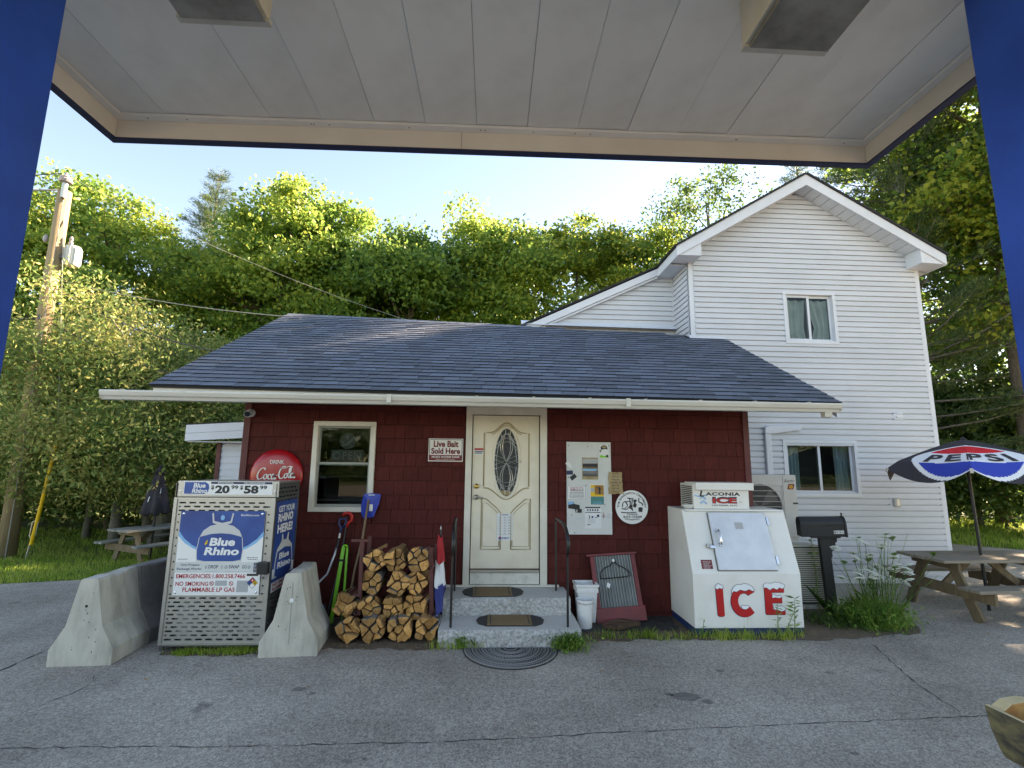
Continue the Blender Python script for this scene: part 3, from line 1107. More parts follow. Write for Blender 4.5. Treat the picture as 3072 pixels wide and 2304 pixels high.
ftext('pepsi', .225, .32, .968, 1.003, YD - .0075, 'print_blue', hs_, bold=.02)
st = MB().box(-.165, -.045, YD - .005, YD - .002, 2.085, 2.17).build('door_sticker', 'paper', door)
MB().box(-.165, -.045, YD - .0065, YD - .0055, 2.143, 2.17).build('red_header', 'print_red', st)
for z_, x_ in ((2.118, -.05), (2.098, -.062)):
    MB().box(-.16, x_, YD - .0065, YD - .0055, z_, z_ + .012).build('printed_row', 'print_black', st)
# low rear wing at the left
b = MB()
for i in range(20):
    z_ = .02 + i * .112
    b2 = MB().add([(-4.62, 8.985, z_), (-3.2, 8.985, z_), (-3.2, 9.0, z_ + .115), (-4.62, 9.0, z_ + .115), (-4.62, 9.02, z_), (-3.2, 9.02, z_)], [(0, 1, 2, 3), (0, 4, 5, 1)])
    b2.build('clapboard', 'white_vinyl', store, fix=False)
MB().box(-4.6, -3.3, 9.01, 12, 0, 2.3).build('rear_wing_wall', 'white_trim', store)
MB().box(-4.69, -4.62, 8.97, 9.1, 0, 2.3).build('rear_wing_corner', 'red_trim', store)
for (a, c) in ((0, .125), (.13, .27)):
    MB().add([(-5.10, 8.72, 2.285 + a), (-3.2, 8.72, 2.41 + a), (-3.2, 8.72, 2.41 + c), (-5.10, 8.72, 2.285 + c),
              (-5.10, 8.75, 2.285 + a), (-3.2, 8.75, 2.41 + a), (-3.2, 8.75, 2.41 + c), (-5.10, 8.75, 2.285 + c)],
             [(0, 1, 2, 3), (7, 6, 5, 4), (0, 4, 5, 1), (3, 2, 6, 7), (0, 3, 7, 4), (1, 5, 6, 2)]).build('rear_wing_fascia', 'white_trim', store)
MB().add([(-5.10, 8.71, 2.56), (-3.2, 8.71, 2.685), (-3.2, 12, 2.75), (-5.10, 12, 2.62), (-5.10, 8.71, 2.575), (-3.2, 8.71, 2.70), (-3.2, 12, 2.765), (-5.10, 12, 2.635)],
         [(0, 1, 2, 3), (7, 6, 5, 4), (0, 4, 5, 1), (3, 2, 6, 7), (0, 3, 7, 4), (1, 5, 6, 2)]).build('rear_wing_roof', 'roof_edge', store)
MB().box(-5.08, -3.3, 8.76, 9.0, 2.27, 2.283).build('rear_wing_soffit', 'white_trim', store)

# ================================================================== white house
YH = 8.67
HX0, HX1 = 3.70, 8.155
house = thing('white_house', 'tall white vinyl-sided gabled house joined behind the red store', 'house', (6, YH, 0))
PKX, PKZ = 5.85, 7.20          # underside of the rakes at the wall line
sl_l, sl_r = .597, .594


def gable_z(x):
    return PKZ - (sl_l * (PKX - x) if x < PKX else sl_r * (x - PKX))


UW = (5.50, 6.41, 4.25, 5.15)       # upper window opening
LW = (5.29, 6.555, 1.50, 2.39)      # lower window opening
core = MB()
cy0, cy1 = YH + .02, YH + .15
for (p, q) in ((HX0, UW[0]), (UW[1], HX1)):
    core.prism([(p, 0), (q, 0), (q, min(gable_z(q), 7.1)), (PKX if p < PKX < q else p, min(gable_z(PKX if p < PKX < q else p), 7.1)), (p, gable_z(p))] if False else
               [(p, 2.6), (q, 2.6), (q, gable_z(q) - .05), (p, gable_z(p) - .05)], cy0, cy1)
core.prism([(UW[0], 2.6), (UW[1], 2.6), (UW[1], UW[2]), (UW[0], UW[2])], cy0, cy1)
core.prism([(UW[0], UW[3]), (UW[1], UW[3]), (UW[1], gable_z(UW[1]) - .05), (PKX, PKZ - .05), (UW[0], gable_z(UW[0]) - .05)], cy0, cy1)
core.box(HX0, LW[0], cy0, cy1, 0, 2.6)
core.box(LW[1], HX1, cy0, cy1, 0, 2.6)
core.box(LW[0], LW[1], cy0, cy1, 0, LW[2])
core.box(LW[0], LW[1], cy0, cy1, LW[3], 2.6)
core.box(HX0, HX0 + .1, YH + .16, 17, 0, 5.7)
core.box(HX1 - .1, HX1, YH + .16, 17, 0, 5.7)
core.box(HX0, HX1, 17, 17.1, 0, 5.7)
core.prism([(HX0, 5.7), (HX1, 5.7), (PKX, 7.1)], 17, 17.1)
hwall = core.build('wall', 'white_trim', house)


def lap(f, xa, xb, xat, xbt, z0):
    """dutch-lap board: tilted face, cove under the next board; f(x, depth, z) places a point"""
    q = MB()
    rows = ((.002, 0.0), (.034, 0.0), (.031, .077), (.004, .081), (.002, .106))
    vv = []
    for d, dz in rows:
        s = dz / .106
        vv += [f(xa + (xat - xa) * s, d, z0 + dz), f(xb + (xbt - xb) * s, d, z0 + dz)]
    q.add(vv, [(2 * i, 2 * i + 1, 2 * i + 3, 2 * i + 2) for i in range(len(rows) - 1)])
    return q


def board(parent, x0b, x1b, x0t, x1t, z0, z1, y):
    return lap(lambda x, d, z: (x, y - d, z), x0b, x1b, x0t, x1t, z0).build('clapboard', 'white_vinyl', parent, fix=False)


EXV = .1005
rjoint = random.Random(6)
k = 0
z = .03
while z < PKZ - .1:
    zt = z + EXV + .004
    xl0, xr0 = HX0 + .075, HX1 - .075

    def ext(zz):
        return (max(xl0, PKX - (PKZ - zz) / sl_l), min(xr0, PKX + (PKZ - zz) / sl_r))
    (a0, c0), (a1, c1) = ext(z), ext(min(zt, PKZ - .01))
    segs = [(a0, c0, a1, c1)]
    for (ox0, ox1, oz0, oz1) in (UW, LW):
        if z + EXV * .5 > oz0 and z + EXV * .5 < oz1:
            segs = [(a0, ox0, a1, ox0), (ox1, c0, ox1, c1)]
    if z < 4.2 and z > 2.75:          # behind the store roof
        segs = [(max(s[0], 3.75), s[1], max(s[2], 3.75), s[3]) for s in segs]
    for s in segs:
        if s[1] - s[0] > .05:
            if s[1] - s[0] > 3.2:
                xj = rjoint.uniform(s[0] + 1.1, s[1] - 1.1)
                board(hwall, s[0], xj, s[2], xj, z, zt, YH)
                board(hwall, xj - .02, s[1], xj - .02, max(s[3], s[2] + .01), z, zt, YH - .0022)
            else:
                board(hwall, s[0], s[1], s[2], max(s[3], s[2] + .01), z, zt, YH)
    z += EXV
MB().box(HX1 - .08, HX1 + .012, YH - .022, YH + .1, .02, 5.70).build('corner_board', 'white_trim', house, bevel=.003)
MB().box(HX0 - .012, HX0 + .08, YH - .022, YH + .1, 4.2, 5.72).build('corner_board', 'white_trim', house, bevel=.003)
MB().box(HX0, HX1, YH - .01, YH + .05, 0, .028).build('starter_strip', 'white_trim', house)
# side wall above the store roof
for i in range(16):
    z_ = 4.2 + i * EXV
    q = lap(lambda x, d, z: (HX0 - d, x, z), 9.6, YH, 9.6, YH, z_)
    q.build('side_clapboard', 'white_vinyl', house, fix=False)
# roof and trim of the gable: rake boards at YF
YF = 8.27
tx, tz_l, tz_r = 3.335, 5.86, 5.855
rx_ = 8.385
ptop = 7.36
roofs = MB()
for (xe, ze) in ((tx - .03, tz_l - .02), (rx_ + .03, tz_r - .02)):
    d = Vector((xe - PKX, 0, ze - ptop)).normalized()
    nrm = Vector((-d.z, 0, d.x))
    if nrm.z < 0:
        nrm = -nrm
    A, Bp = Vector((PKX, YF - .03, ptop)), Vector((xe, YF - .03, ze))
    A2, B2 = Vector((PKX, 17.4, ptop)), Vector((xe, 17.4, ze))
    up = nrm * .035
    roofs.add([A, Bp, B2, A2, A + up, Bp + up, B2 + up, A2 + up], [(0, 1, 2, 3), (4, 5, 6, 7), (0, 1, 5, 4), (1, 2, 6, 5), (2, 3, 7, 6), (3, 0, 4, 7)])
roofs.build('roof', 'roof_edge', house)
for (xe, ze) in ((tx, tz_l), (rx_, tz_r)):
    w_ = .19
    MB().add([(PKX, YF, ptop - .002), (xe, YF, ze - .005), (xe, YF, ze - w_), (PKX, YF, ptop - w_ - .02), (PKX, YF + .025, ptop - .002), (xe, YF + .025, ze - .005), (xe, YF + .025, ze - w_), (PKX, YF + .025, ptop - w_ - .02)],
             [(0, 1, 2, 3), (7, 6, 5, 4), (0, 4, 5, 1), (3, 2, 6, 7), (1, 5, 6, 2)]).build('rake_board', 'white_trim', house)
    # grooved soffit strips under the rake
    nst = 16
    for i in range(nst):
        f0, f1 = i / nst, (i + .93) / nst
        p0 = (PKX + (xe - PKX) * f0, ptop - .165 + (ze - .165 - ptop + .165) * f0)
        p1 = (PKX + (xe - PKX) * f1, ptop - .165 + (ze - .165 - ptop + .165) * f1)
        MB().add([(p0[0], YF + .03, p0[1]), (p1[0], YF + .03, p1[1]), (p1[0], YH + .02, p1[1]), (p0[0], YH + .02, p0[1]),
                  (p0[0], YF + .03, p0[1] + .01), (p1[0], YF + .03, p1[1] + .01), (p1[0], YH + .02, p1[1] + .01), (p0[0], YH + .02, p0[1] + .01)],
                 [(0, 1, 2, 3), (7, 6, 5, 4), (0, 4, 5, 1), (3, 2, 6, 7), (0, 3, 7, 4), (1, 5, 6, 2)]).build('soffit_strip', 'white_trim', house)
# boxed eave returns
MB().prism([(tx + .004, 5.70), (3.80, 5.70), (3.80, 5.96), (tx + .004, 5.69)], YF + .028, YH + .015).build('eave_return', 'white_trim', house, bevel=.003)
MB().prism([(7.93, 5.70), (rx_ - .004, 5.68), (rx_ - .004, 5.70), (7.93, 5.985)], YF + .028, YH + .015).build('eave_return', 'white_trim', house, bevel=.003)
MB().box(tx, tx + .02, YF + .028, 9.28, 5.67, 5.84).build('eave_fascia', 'white_trim', house)
MB().box(tx + .022, HX0, YH + .03, 9.6, 5.675, 5.69).build('eave_soffit', 'white_trim', house)
MB().box(rx_ - .02, rx_, YF + .028, 17.3, 5.66, 5.835).build('eave_fascia', 'white_trim', house)
MB().box(HX1, rx_ - .022, YH + .03, 17.2, 5.665, 5.68).build('eave_soffit', 'white_trim', house)
# rear-left wing with lean-to roof
YG = 9.42
for i in range(13):
    z_ = 4.50 + i * EXV
    za = z_ + .05
    xl = .78 + (za - 4.55) / .4707 + .12
    if xl > HX0 - .08:
        break
    xl2 = xl + .03
    q = lap(lambda x, d, z: (x, YG - d, z), max(.75, xl - .1), HX0 - .02, xl2, HX0 - .02, z_)
    q.build('wing_clapboard', 'white_vinyl', house, fix=False)
MB().prism([(.75, 4.3), (HX0, 4.3), (HX0, 5.80), (.75, 4.5)], YG + .012, YG + .1).build('wing_wall', 'white_trim', house)
MB().box(HX0 - .05, HX0 - .018, YG - .03, YG - .001, 4.5, 5.72).build('inner_corner_post', 'white_trim', house)
ya = 9.27
for (za, zb, yy, m_, nm) in ((-.16, -.02, ya, 'white_trim', 'wing_fascia'), (-.205, -.165, ya + .03, 'white_trim', 'wing_frieze')):
    MB().add([(.63, yy, 4.58 + za), (3.34, yy, 5.856 + za), (3.34, yy, 5.856 + zb), (.63, yy, 4.58 + zb), (.63, yy + .02, 4.58 + za), (3.34, yy + .02, 5.856 + za), (3.34, yy + .02, 5.856 + zb), (.63, yy + .02, 4.58 + zb)],
             [(0, 1, 2, 3), (7, 6, 5, 4), (0, 4, 5, 1), (3, 2, 6, 7), (0, 3, 7, 4), (1, 5, 6, 2)]).build(nm, m_, house)
MB().add([(.58, ya - .02, 4.565), (3.6, ya - .02, 5.985), (3.6, 15, 5.985), (.58, 15, 4.565), (.58, ya - .02, 4.60), (3.6, ya - .02, 6.02), (3.6, 15, 6.02), (.58, 15, 4.60)],
         [(0, 1, 2, 3), (7, 6, 5, 4), (0, 4, 5, 1), (3, 2, 6, 7), (0, 3, 7, 4), (1, 5, 6, 2)]).build('wing_roof', 'roof_edge', house)
MB().add([(.68, ya + .05, 4.40), (3.66, ya + .05, 5.80), (3.66, YG + .02, 5.80), (.68, YG + .02, 4.40)], [(0, 1, 2, 3)]).build('wing_soffit', 'white_trim', house, fix=False)
MB().add([(.62, ya - .03, roof_z(.62, ya - .03) + .012), (3.66, ya - .03, roof_z(3.66, ya - .03) + .012), (3.66, YG - .02, roof_z(3.66, YG - .02) + .05), (.62, YG - .02, roof_z(.62, YG - .02) + .05)], [(0, 1, 2, 3)]).build('flashing', 'white_trim', house, fix=False)
MB().add([(HX0 - .06, YH - .06, roof_z(HX0, YH - .06) + .015), (4.33, YH - .06, roof_z(4.33, YH - .06) + .015), (4.33, YH - .018, roof_z(4.33, YH) + .05), (HX0 - .06, YH - .018, roof_z(HX0, YH) + .05)], [(0, 1, 2, 3)]).build('flashing', 'white_trim', house, fix=False)


def hwindow(op, slider, backm):
    x0, x1, z0, z1 = op
    q = MB()
    fw = .062
    for (p, s, a, c) in ((x0 - .05, x1 + .05, z1 - .01, z1 + .05), (x0 - .05, x1 + .05, z0 - .05, z0 + .01), (x0 - .05, x0 + .01, z0 + .01, z1 - .01), (x1 - .01, x1 + .05, z0 + .01, z1 - .01)):
        q.box(p, s, YH - .045, YH + .06, a, c)
    w = q.build('window', 'white_trim', house, bevel=.004)
    xm = (x0 + x1) / 2
    for (p, s, yy) in ((x0 + .012, xm + .02, YH + .005), (xm - .02, x1 - .012, YH + .03)):
        e = MB()
        e.box(p, s, yy, yy + .025, z0 + .012, z0 + .055)
        e.box(p, s, yy, yy + .025, z1 - .055, z1 - .012)
        e.box(p, p + .045, yy, yy + .025, z0 + .055, z1 - .055)
        e.box(s - .045, s, yy, yy + .025, z0 + .055, z1 - .055)
        e.build('sash', 'white_trim', w)
        MB().box(p + .045, s - .045, yy + .008, yy + .013, z0 + .055, z1 - .055).build('pane', 'window_glass', w)
    return w


w1_ = hwindow(UW, False, None)
# curtains: wavy sheets


def curtain(x0, x1, z0, z1, y, m, parent, amp=.02, waves=9, gather=0.0, side=1):
    q = MB()
    nx, nz = 36, 6
    vv = []
    for j in range(nz + 1):
        t = j / nz
        for i in range(nx + 1):
            s_ = i / nx
            xx = x0 + (x1 - x0) * s_
            if gather:
                f = gather * (1 - abs(t - .35) / .65)
                xx = (x1 - (x1 - xx) * (1 - f)) if side > 0 else (x0 + (xx - x0) * (1 - f))
            vv.append((xx, y + amp * math.sin(s_ * waves * 2 * math.pi), z0 + (z1 - z0) * t))
    q.add(vv, [(j * (nx + 1) + i, j * (nx + 1) + i + 1, (j + 1) * (nx + 1) + i + 1, (j + 1) * (nx + 1) + i) for j in range(nz) for i in range(nx)])
    return q.build('curtain', m, parent, smooth=True, fix=False)


curtain(UW[0] + .02, 5.96, UW[2] + .02, UW[3] - .08, YH + .11, 'curtain', w1_, gather=.12, side=-1, waves=3, amp=.025)
curtain(5.96, UW[1] - .02, UW[2] + .02, UW[3] - .08, YH + .11, 'curtain', w1_, gather=.35, side=1, waves=3, amp=.03)
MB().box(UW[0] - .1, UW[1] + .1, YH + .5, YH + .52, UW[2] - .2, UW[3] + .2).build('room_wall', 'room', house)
w2_ = hwindow(LW, True, None)
curtain(LW[0] + .02, 5.62, LW[2] + .02, LW[3] - .02, YH + .14, 'blind', w2_, waves=5)
curtain(6.28, LW[1] - .02, LW[2] + .02, LW[3] - .02, YH + .14, 'blind', w2_, waves=4)
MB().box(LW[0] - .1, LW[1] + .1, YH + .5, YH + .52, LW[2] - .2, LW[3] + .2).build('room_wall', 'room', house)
# small fittings on the wall
q = MB().box(7.355, 7.52, YH - .04, YH, 2.825, 2.97)
q.box(7.385, 7.49, YH - .065, YH - .04, 2.93, 2.955)
q.box(7.385, 7.49, YH - .065, YH - .04, 2.86, 2.885)
q.build('vent_hood', 'white_trim', house, bevel=.004)
q = MB().box(7.115, 7.31, YH - .03, YH, 1.255, 1.465).build('outlet_plate', 'white_trim', house, bevel=.004)
MB().box(7.165, 7.28, YH - .075, YH - .03, 1.285, 1.445).build('outlet_cover', 'hvac', q, bevel=.02)
MB().box(7.195, 7.25, YH - .082, YH - .076, 1.31, 1.42).build('socket', 'came', q, bevel=.006)

# ================================================================== canopy over the pumps
canopy = thing('fuel_canopy', 'flat fuel canopy with white panelled ceiling on two blue posts', 'canopy', (.069, 3.409, 0), rz=-.0105)
HW, CD = 2.82, 3.15
pw = .3727
npan = 15
cx0 = -npan * pw / 2
pm = MB().box(-pw / 2 + .0014, pw / 2 - .0014, -CD + .05, -.06, 0, .02).mesh('ceiling_panel', 'canopy_panel')
for i in range(npan):
    piece('ceiling_panel', pm, canopy, (cx0 + (i + .5) * pw, 0, 4.42 + (.003 if i % 2 else 0)))
MB().box(-HW + .03, HW - .03, -CD + .03, -.03, 4.448, 4.50).build('deck', 'concrete_dark', canopy, local=True)
MB().box(-HW - .02, HW + .02, -CD - .02, .02, 4.86, 4.9).build('roof', 'galv_dark', canopy, local=True)
xs = [-HW, -.30, HW]
for i in range(2):
    MB().box(xs[i] + .002, xs[i + 1] - .002, -.035, -.012, 4.262, 4.438).build('skirt_board', 'canopy_skirt', canopy, local=True)
for s_ in (-1, 1):
    xa, xb = sorted((s_ * (HW - .037), s_ * (HW - .013)))
    MB().box(xa, xb, -CD + .03, -.037, 4.262, 4.438).build('skirt_board', 'canopy_skirt', canopy, local=True)
    xa, xb = sorted((s_ * (HW - .01), s_ * (HW + .012)))
    MB().box(xa, xb, -CD, .012, 4.25, 4.84).build('fascia', 'canopy_blue', canopy, local=True)
    xa, xb = sorted((s_ * (HW - .095), s_ * (HW - .039)))
    MB().box(xa, xb, -CD + .05, -.095, 4.398, 4.417).build('ceiling_trim', 'canopy_panel', canopy, local=True)
MB().box(-HW + .039, HW - .039, -.095, -.037, 4.398, 4.417).build('ceiling_trim', 'canopy_panel', canopy, local=True)
MB().box(-HW - .01, HW + .01, -.01, .012, 4.25, 4.84).build('fascia', 'canopy_blue', canopy, local=True)
MB().box(-HW, HW, -CD, -CD + .02, 4.25, 4.84).build('fascia', 'canopy_blue', canopy, local=True)
q = MB()
q.box(-HW - .012, HW + .012, -.04, .014, 4.2475, 4.2595)
for s_ in (-1, 1):
    xa, xb = sorted((s_ * (HW - .04), s_ * (HW + .0145)))
    q.box(xa, xb, -CD, -.042, 4.248, 4.259)
q.build('edge_trim', 'canopy_edge', canopy, local=True)
rs = random.Random(3)
for i in range(26):
    x_ = -HW + .2 + rs.random() * (2 * HW - .4)
    MB().lathe([(.006, 0), (.006, .004), (.001, .007)], (x_, -.066, 4.3975), 6).build('screw', 'galv_dark', canopy, local=True) if i < 14 else None
for (x0_, x1_, y1_, y0_, nm) in ((-2.28, -1.93, 2.05, 1.70, 'L'), (2.23, 2.58, 1.95, 1.60, 'R')):
    MB().box(x0_, x1_, y0_, y1_, 0, 4.418).build('post', 'post_blue', canopy, bevel=.012, seg=3)
for (xa, xb) in ((-1.553, -1.121), (1.297, 1.737)):
    q = MB()
    q.box(xa, xb, 1.35, 2.235, 4.13, 4.418)
    lamp = q.build('light_box', 'lamp_box', canopy, bevel=.006)
    MB().box(xa + .02, xb - .005, 1.36, 2.20, 4.10, 4.128).build('lens', 'lamp_lens', lamp, bevel=.004)
    MB().box(xa - .006, xb + .006, 2.205, 2.241, 4.113, 4.135).build('lens_frame', 'lamp_box', lamp)

# ================================================================== granite steps, rails, mats
def slab(x0, x1, y0, y1, z0, z1, seed, nm, label):
    r = random.Random(seed)
    q = MB()
    nx = 26
    vv = []
    rows = [(y0, z0), (y0 - .004, z0 + (z1 - z0) * .35), (y0 - .002, z0 + (z1 - z0) * .7), (y0 + .006, z1 - .012), (y0 + .022, z1)]
    for (yy, zz) in rows:
        for i in range(nx + 1):
            j = 0 if zz == z1 else r.uniform(-.012, .012)
            xx = x0 + (x1 - x0) * i / nx
            vv.append((xx, yy + j, zz + (r.uniform(-.004, .004) if zz > z1 - .02 and zz < z1 else 0)))
    nf = len(rows)
    ff = [(j * (nx + 1) + i, j * (nx + 1) + i + 1, (j + 1) * (nx + 1) + i + 1, (j + 1) * (nx + 1) + i) for j in range(nf - 1) for i in range(nx)]
    q.add(vv, ff, 0)
    q.quad((x0, y0 + .022, z1), (x1, y0 + .022, z1), (x1, y1, z1), (x0, y1, z1), 1)
    for xx, s_ in ((x0, -1), (x1, 1)):
        q.add([(xx, y0, z0), (xx + s_ * .008, (y0 + y1) / 2, z0), (xx, y1, z0), (xx, y0 + .012, z1), (xx + s_ * .004, (y0 + y1) / 2, z1), (xx, y1, z1)], [(0, 1, 4, 3), (1, 2, 5, 4)], 0)
    q.quad((x0, y1, z0), (x1, y1, z0), (x1, y1, z1), (x0, y1, z1), 0)
    return tag(q.build(nm, ['granite_face', 'granite_top']), label, 'step')


slab(-.49, 1.078, 5.775, 6.86, 0.0, .172, 1, 'granite_step', 'lower rough granite doorstep slab resting on the asphalt')
slab(-.49, 1.045, 6.295, 6.855, .174, .371, 2, 'granite_step', 'upper rough granite doorstep slab directly below the cream door')


def rail(x, sgn, label):
    t = thing('handrail', label, 'handrail', (x, 5.875, .172))
    MB().tube([(x, 5.875, .172), (x, 5.875, 1.03)], .0135, 8).build('front_post', 'iron', t)
    xb = x - .025 if sgn > 0 else x - .012
    MB().tube([(xb, 6.65, .371), (xb, 6.65, 1.23)], .0135, 8).build('rear_post', 'iron', t)
    pts = [(xb, 6.67, 1.235), (xb, 6.62, 1.262), (xb, 6.5, 1.275), (x - .005, 6.2, 1.262), (x, 5.98, 1.225), (x + .004, 5.89, 1.165), (x + .008, 5.85, 1.08), (x + .006, 5.848, 1.02), (x, 5.86, .965), (x, 5.873, .93)]
    MB().tube(pts, [.010, .017, .019, .020, .021, .022, .024, .022, .016, .012], 8).build('grip', 'iron', t, smooth=True)


rail(-.363, -1, 'black iron handrail on the firewood side of the steps')
rail(.942, 1, 'black iron handrail on the bulletin-board side of the steps')


def step_mat(x0, x1, y0, y1, z, label, rz):
    cx, cy = (x0 + x1) / 2, (y0 + y1) / 2
    hx, hy = (x1 - x0) / 2, (y1 - y0) / 2
    t = thing('doormat', label, 'doormat', (cx, cy, z), rz)
    out = [(-hx, .02), (-hx + .03, hy * .62), (-hx + .12, hy), (hx - .12, hy), (hx - .03, hy * .62), (hx, .02), (hx - .03, -hy * .6), (hx - .12, -hy), (-hx + .12, -hy), (-hx + .03, -hy * .6)]
    MB().prism(out, 0, .010, axis='Z').build('rubber_backing', 'rubber', t, local=True)
    MB().box(-hx + .13, hx - .15, -hy + .008, hy - .008, .0105, .019).build('coir_panel', 'coir', t, local=True, bevel=.003)
    for xx in (-hx + .16, hx - .19):
        MB().box(xx, xx + .012, -hy + .03, hy - .04, .0192, .0205).build('edge_line', 'rubber', t, local=True)


step_mat(-.27, .495, 6.355, 6.79, .372, 'doormat with brown coir centre lying on the upper granite step', 0.01)
step_mat(-.085, .70, 5.90, 6.29, .173, 'doormat with brown coir centre lying on the lower granite step', -.015)
t = thing('half_round_mat', 'black half-round rubber mat with raised rings on the asphalt', 'doormat', (.293, 5.73, .002))
RX, RY = .51, .565


def half(rx, ry, n=40):
    return [(rx * math.cos(math.pi + math.pi * i / n), ry * math.sin(math.pi + math.pi * i / n)) for i in range(n + 1)]


MB().prism(half(RX, RY), 0, .008, axis='Z').build('backing', 'rubber', t, local=True)
for i, f in enumerate((.96, .86, .80, .66, .60, .47, .42, .29, .24, .13)):
    MB().tube([(x, y - .004, .009) for x, y in half(RX * f, RY * f)], .006 if i % 2 else .009, 5).build('ring', 'rubber_worn', t, local=True)
for f in (.91, .73, .535, .355):
    q = MB()
    n = int(44 * f) + 6
    for i in range(n):
        a = math.pi + math.pi * (i + .5) / n
        for df, da in ((-.028, .012), (.028, -.012)):
            x_, y_ = RX * (f + df) * math.cos(a + da), RY * (f + df) * math.sin(a + da) - .004
            x2, y2 = RX * f * math.cos(a - da * 3), RY * f * math.sin(a - da * 3) - .004
            q.tube([(x_, y_, .009), (x2, y2, .009)], .0042, 4)
    q.build('rope_pattern', 'rubber_worn', t, local=True)

# ================================================================== signs on the red wall
t = thing('security_camera', 'small white bullet camera under the left end of the gutter', 'camera', (-3.16, YW - .03, 2.6))
MB().lathe([(.05, 0), (.05, .012), (.03, .02)], (-3.165, YW - .035, 2.60), 14, axis='Y').build('bracket', 'white_trim', t)
q = MB().tube([(-3.175, YW - .04, 2.615), (-3.16, YW - .16, 2.575)], [.042, .046], 14)
q.build('housing', 'white_trim', t, smooth=False)
MB().tube([(-3.1598, YW - .1605, 2.5748), (-3.1592, YW - .165, 2.573)], [.037, .037], 14).build('lens', 'dark_glass', t)

t = thing('live_bait_sign', 'white sign with red letters reading Live Bait Sold Here', 'sign', (-.555, YW - .02, 1.98))
MB().box(-.788, -.322, YW - .03, YW - .018, 1.985, 2.292).build('plate', 'bait_white', t)
yb = YW - .032
for (p, s, a, c) in ((-.778, -.332, 2.275, 2.282), (-.778, -.771, 2.0, 2.275), (-.339, -.332, 2.0, 2.275)):
    MB().box(p, s, yb, yb + .0015, a, c).build('border_line', 'print_black', t)
MB().box(-.772, -.338, yb, yb + .0015, 1.997, 2.072).build('red_band', 'bait_red', t)
ftext('Live Bait', -.72, -.385, 2.178, 2.264, yb - .001, 'bait_red', t, bold=.035)
ftext('Sold Here', -.75, -.36, 2.085, 2.166, yb - .001, 'bait_red', t, bold=.035)
ftext("MOE'S WORM FARM", -.74, -.37, 2.032, 2.060, yb - .002, 'bait_white', t, bold=.02)
ftext('WEST OSSIPEE ROAD', -.69, -.43, 2.006, 2.020, yb - .002, 'bait_white', t)

t = thing('soda_sign', 'round red soda sign reading Drink Coca-Cola behind the propane cage', 'sign', (-2.77, YW - .02, 1.45))
ccx, ccz, cr = -2.77, 1.775, .345
MB().lathe([(.001, -.052), (.12, -.05), (.24, -.042), (.315, -.028), (.345, -.006), (.345, 0)], (ccx, YW - .03, ccz), 56, axis='Y').build('disc', 'coke_red', t, smooth=True)
yc = YW - .088
ftext('DRINK', ccx - .075, ccx + .105, ccz + .155, ccz + .205, yc + .002, 'print_white', t, bold=.012)
q = MB()
S = {'O': (ccx - .235, yc, ccz - .045), 'sc': .0485}
O_, sc_ = S['O'], S['sc']
for pts in ([(2.3, 2.5), (2.0, 2.95), (1.3, 2.9), (.5, 1.9), (.25, .8), (.6, .05), (1.2, .1), (1.9, .7)],       # C
            [(2.45, 1.3), (2.0, 1.0), (1.95, .35), (2.3, .05), (2.75, .5), (2.75, 1.15), (2.45, 1.3)],           # o
            [(3.85, 1.1), (3.5, 1.35), (3.1, .9), (3.1, .3), (3.45, .05), (3.95, .4)],                            # c
            [(4.7, 1.15), (4.35, 1.35), (4.0, .85), (4.05, .2), (4.4, .1), (4.75, .7), (4.85, 1.3), (4.75, .5), (4.95, .05), (5.25, .4)],  # a
            [(5.2, 1.05), (5.6, 1.15)],                                                                             # -
            [(7.25, 2.9), (7.5, 3.35), (6.9, 3.4), (6.2, 2.5), (5.9, 1.2), (6.2, .35), (6.8, .3), (7.4, .9)],     # C
            [(7.85, 1.6), (7.45, 1.3), (7.4, .65), (7.75, .35), (8.15, .8), (8.15, 1.45), (7.85, 1.6)],           # o
            [(8.45, .9), (9.0, 2.4), (8.95, 3.1), (8.7, 2.9), (8.55, 1.4), (8.65, .5), (8.95, .5)],               # l
            [(9.75, 1.5), (9.4, 1.7), (9.05, 1.2), (9.1, .6), (9.45, .5), (9.8, 1.05), (9.9, 1.65), (9.8, .9), (10.0, .45), (10.3, .75)],  # a
            [(.9, .1), (.3, -.25), (.6, -.7), (1.8, -.45), (3.2, -.25)],                                          # underline tail
            [(6.3, 3.0), (7.4, 3.05), (8.6, 3.5), (9.4, 3.2)]):                                                     # top flourish
    stroke(pts, .14, .38, 0.35, O_, EX, EZ, sc_, q)
q.build('script_lettering', 'print_white', t, fix=False)
ftext('TRADE MARK REG.', ccx - .12, ccx + .06, ccz - .105, ccz - .092, yc + .004, 'print_white', t)
ftext('ICE COLD', ccx - .06, ccx + .145, ccz - .215, ccz - .165, yc + .012, 'print_white', t, bold=.012)

t = thing('bulletin_board', 'white bulletin board with pinned flyers between door and ice freezer', 'notice board', (1.4, YW - .03, 1.04))
yb = YW - .034
MB().box(1.093, 1.706, YW - .034, YW - .016, 1.04, 2.271).build('board', 'board_white', t, bevel=.002)


def flyer(poly, m, nm='flyer', y=None, lift=.004):
    y = yb if y is None else y
    return plate(poly, y - lift, y - lift + .002, m, t, nm)


def rotrect(cx, cz, w, h, a):
    c_, s_ = math.cos(a), math.sin(a)
    return [(cx + x * c_ - z * s_, cz + x * s_ + z * c_) for x, z in ((-w / 2, -h / 2), (w / 2, -h / 2), (w / 2, h / 2), (-w / 2, h / 2))]


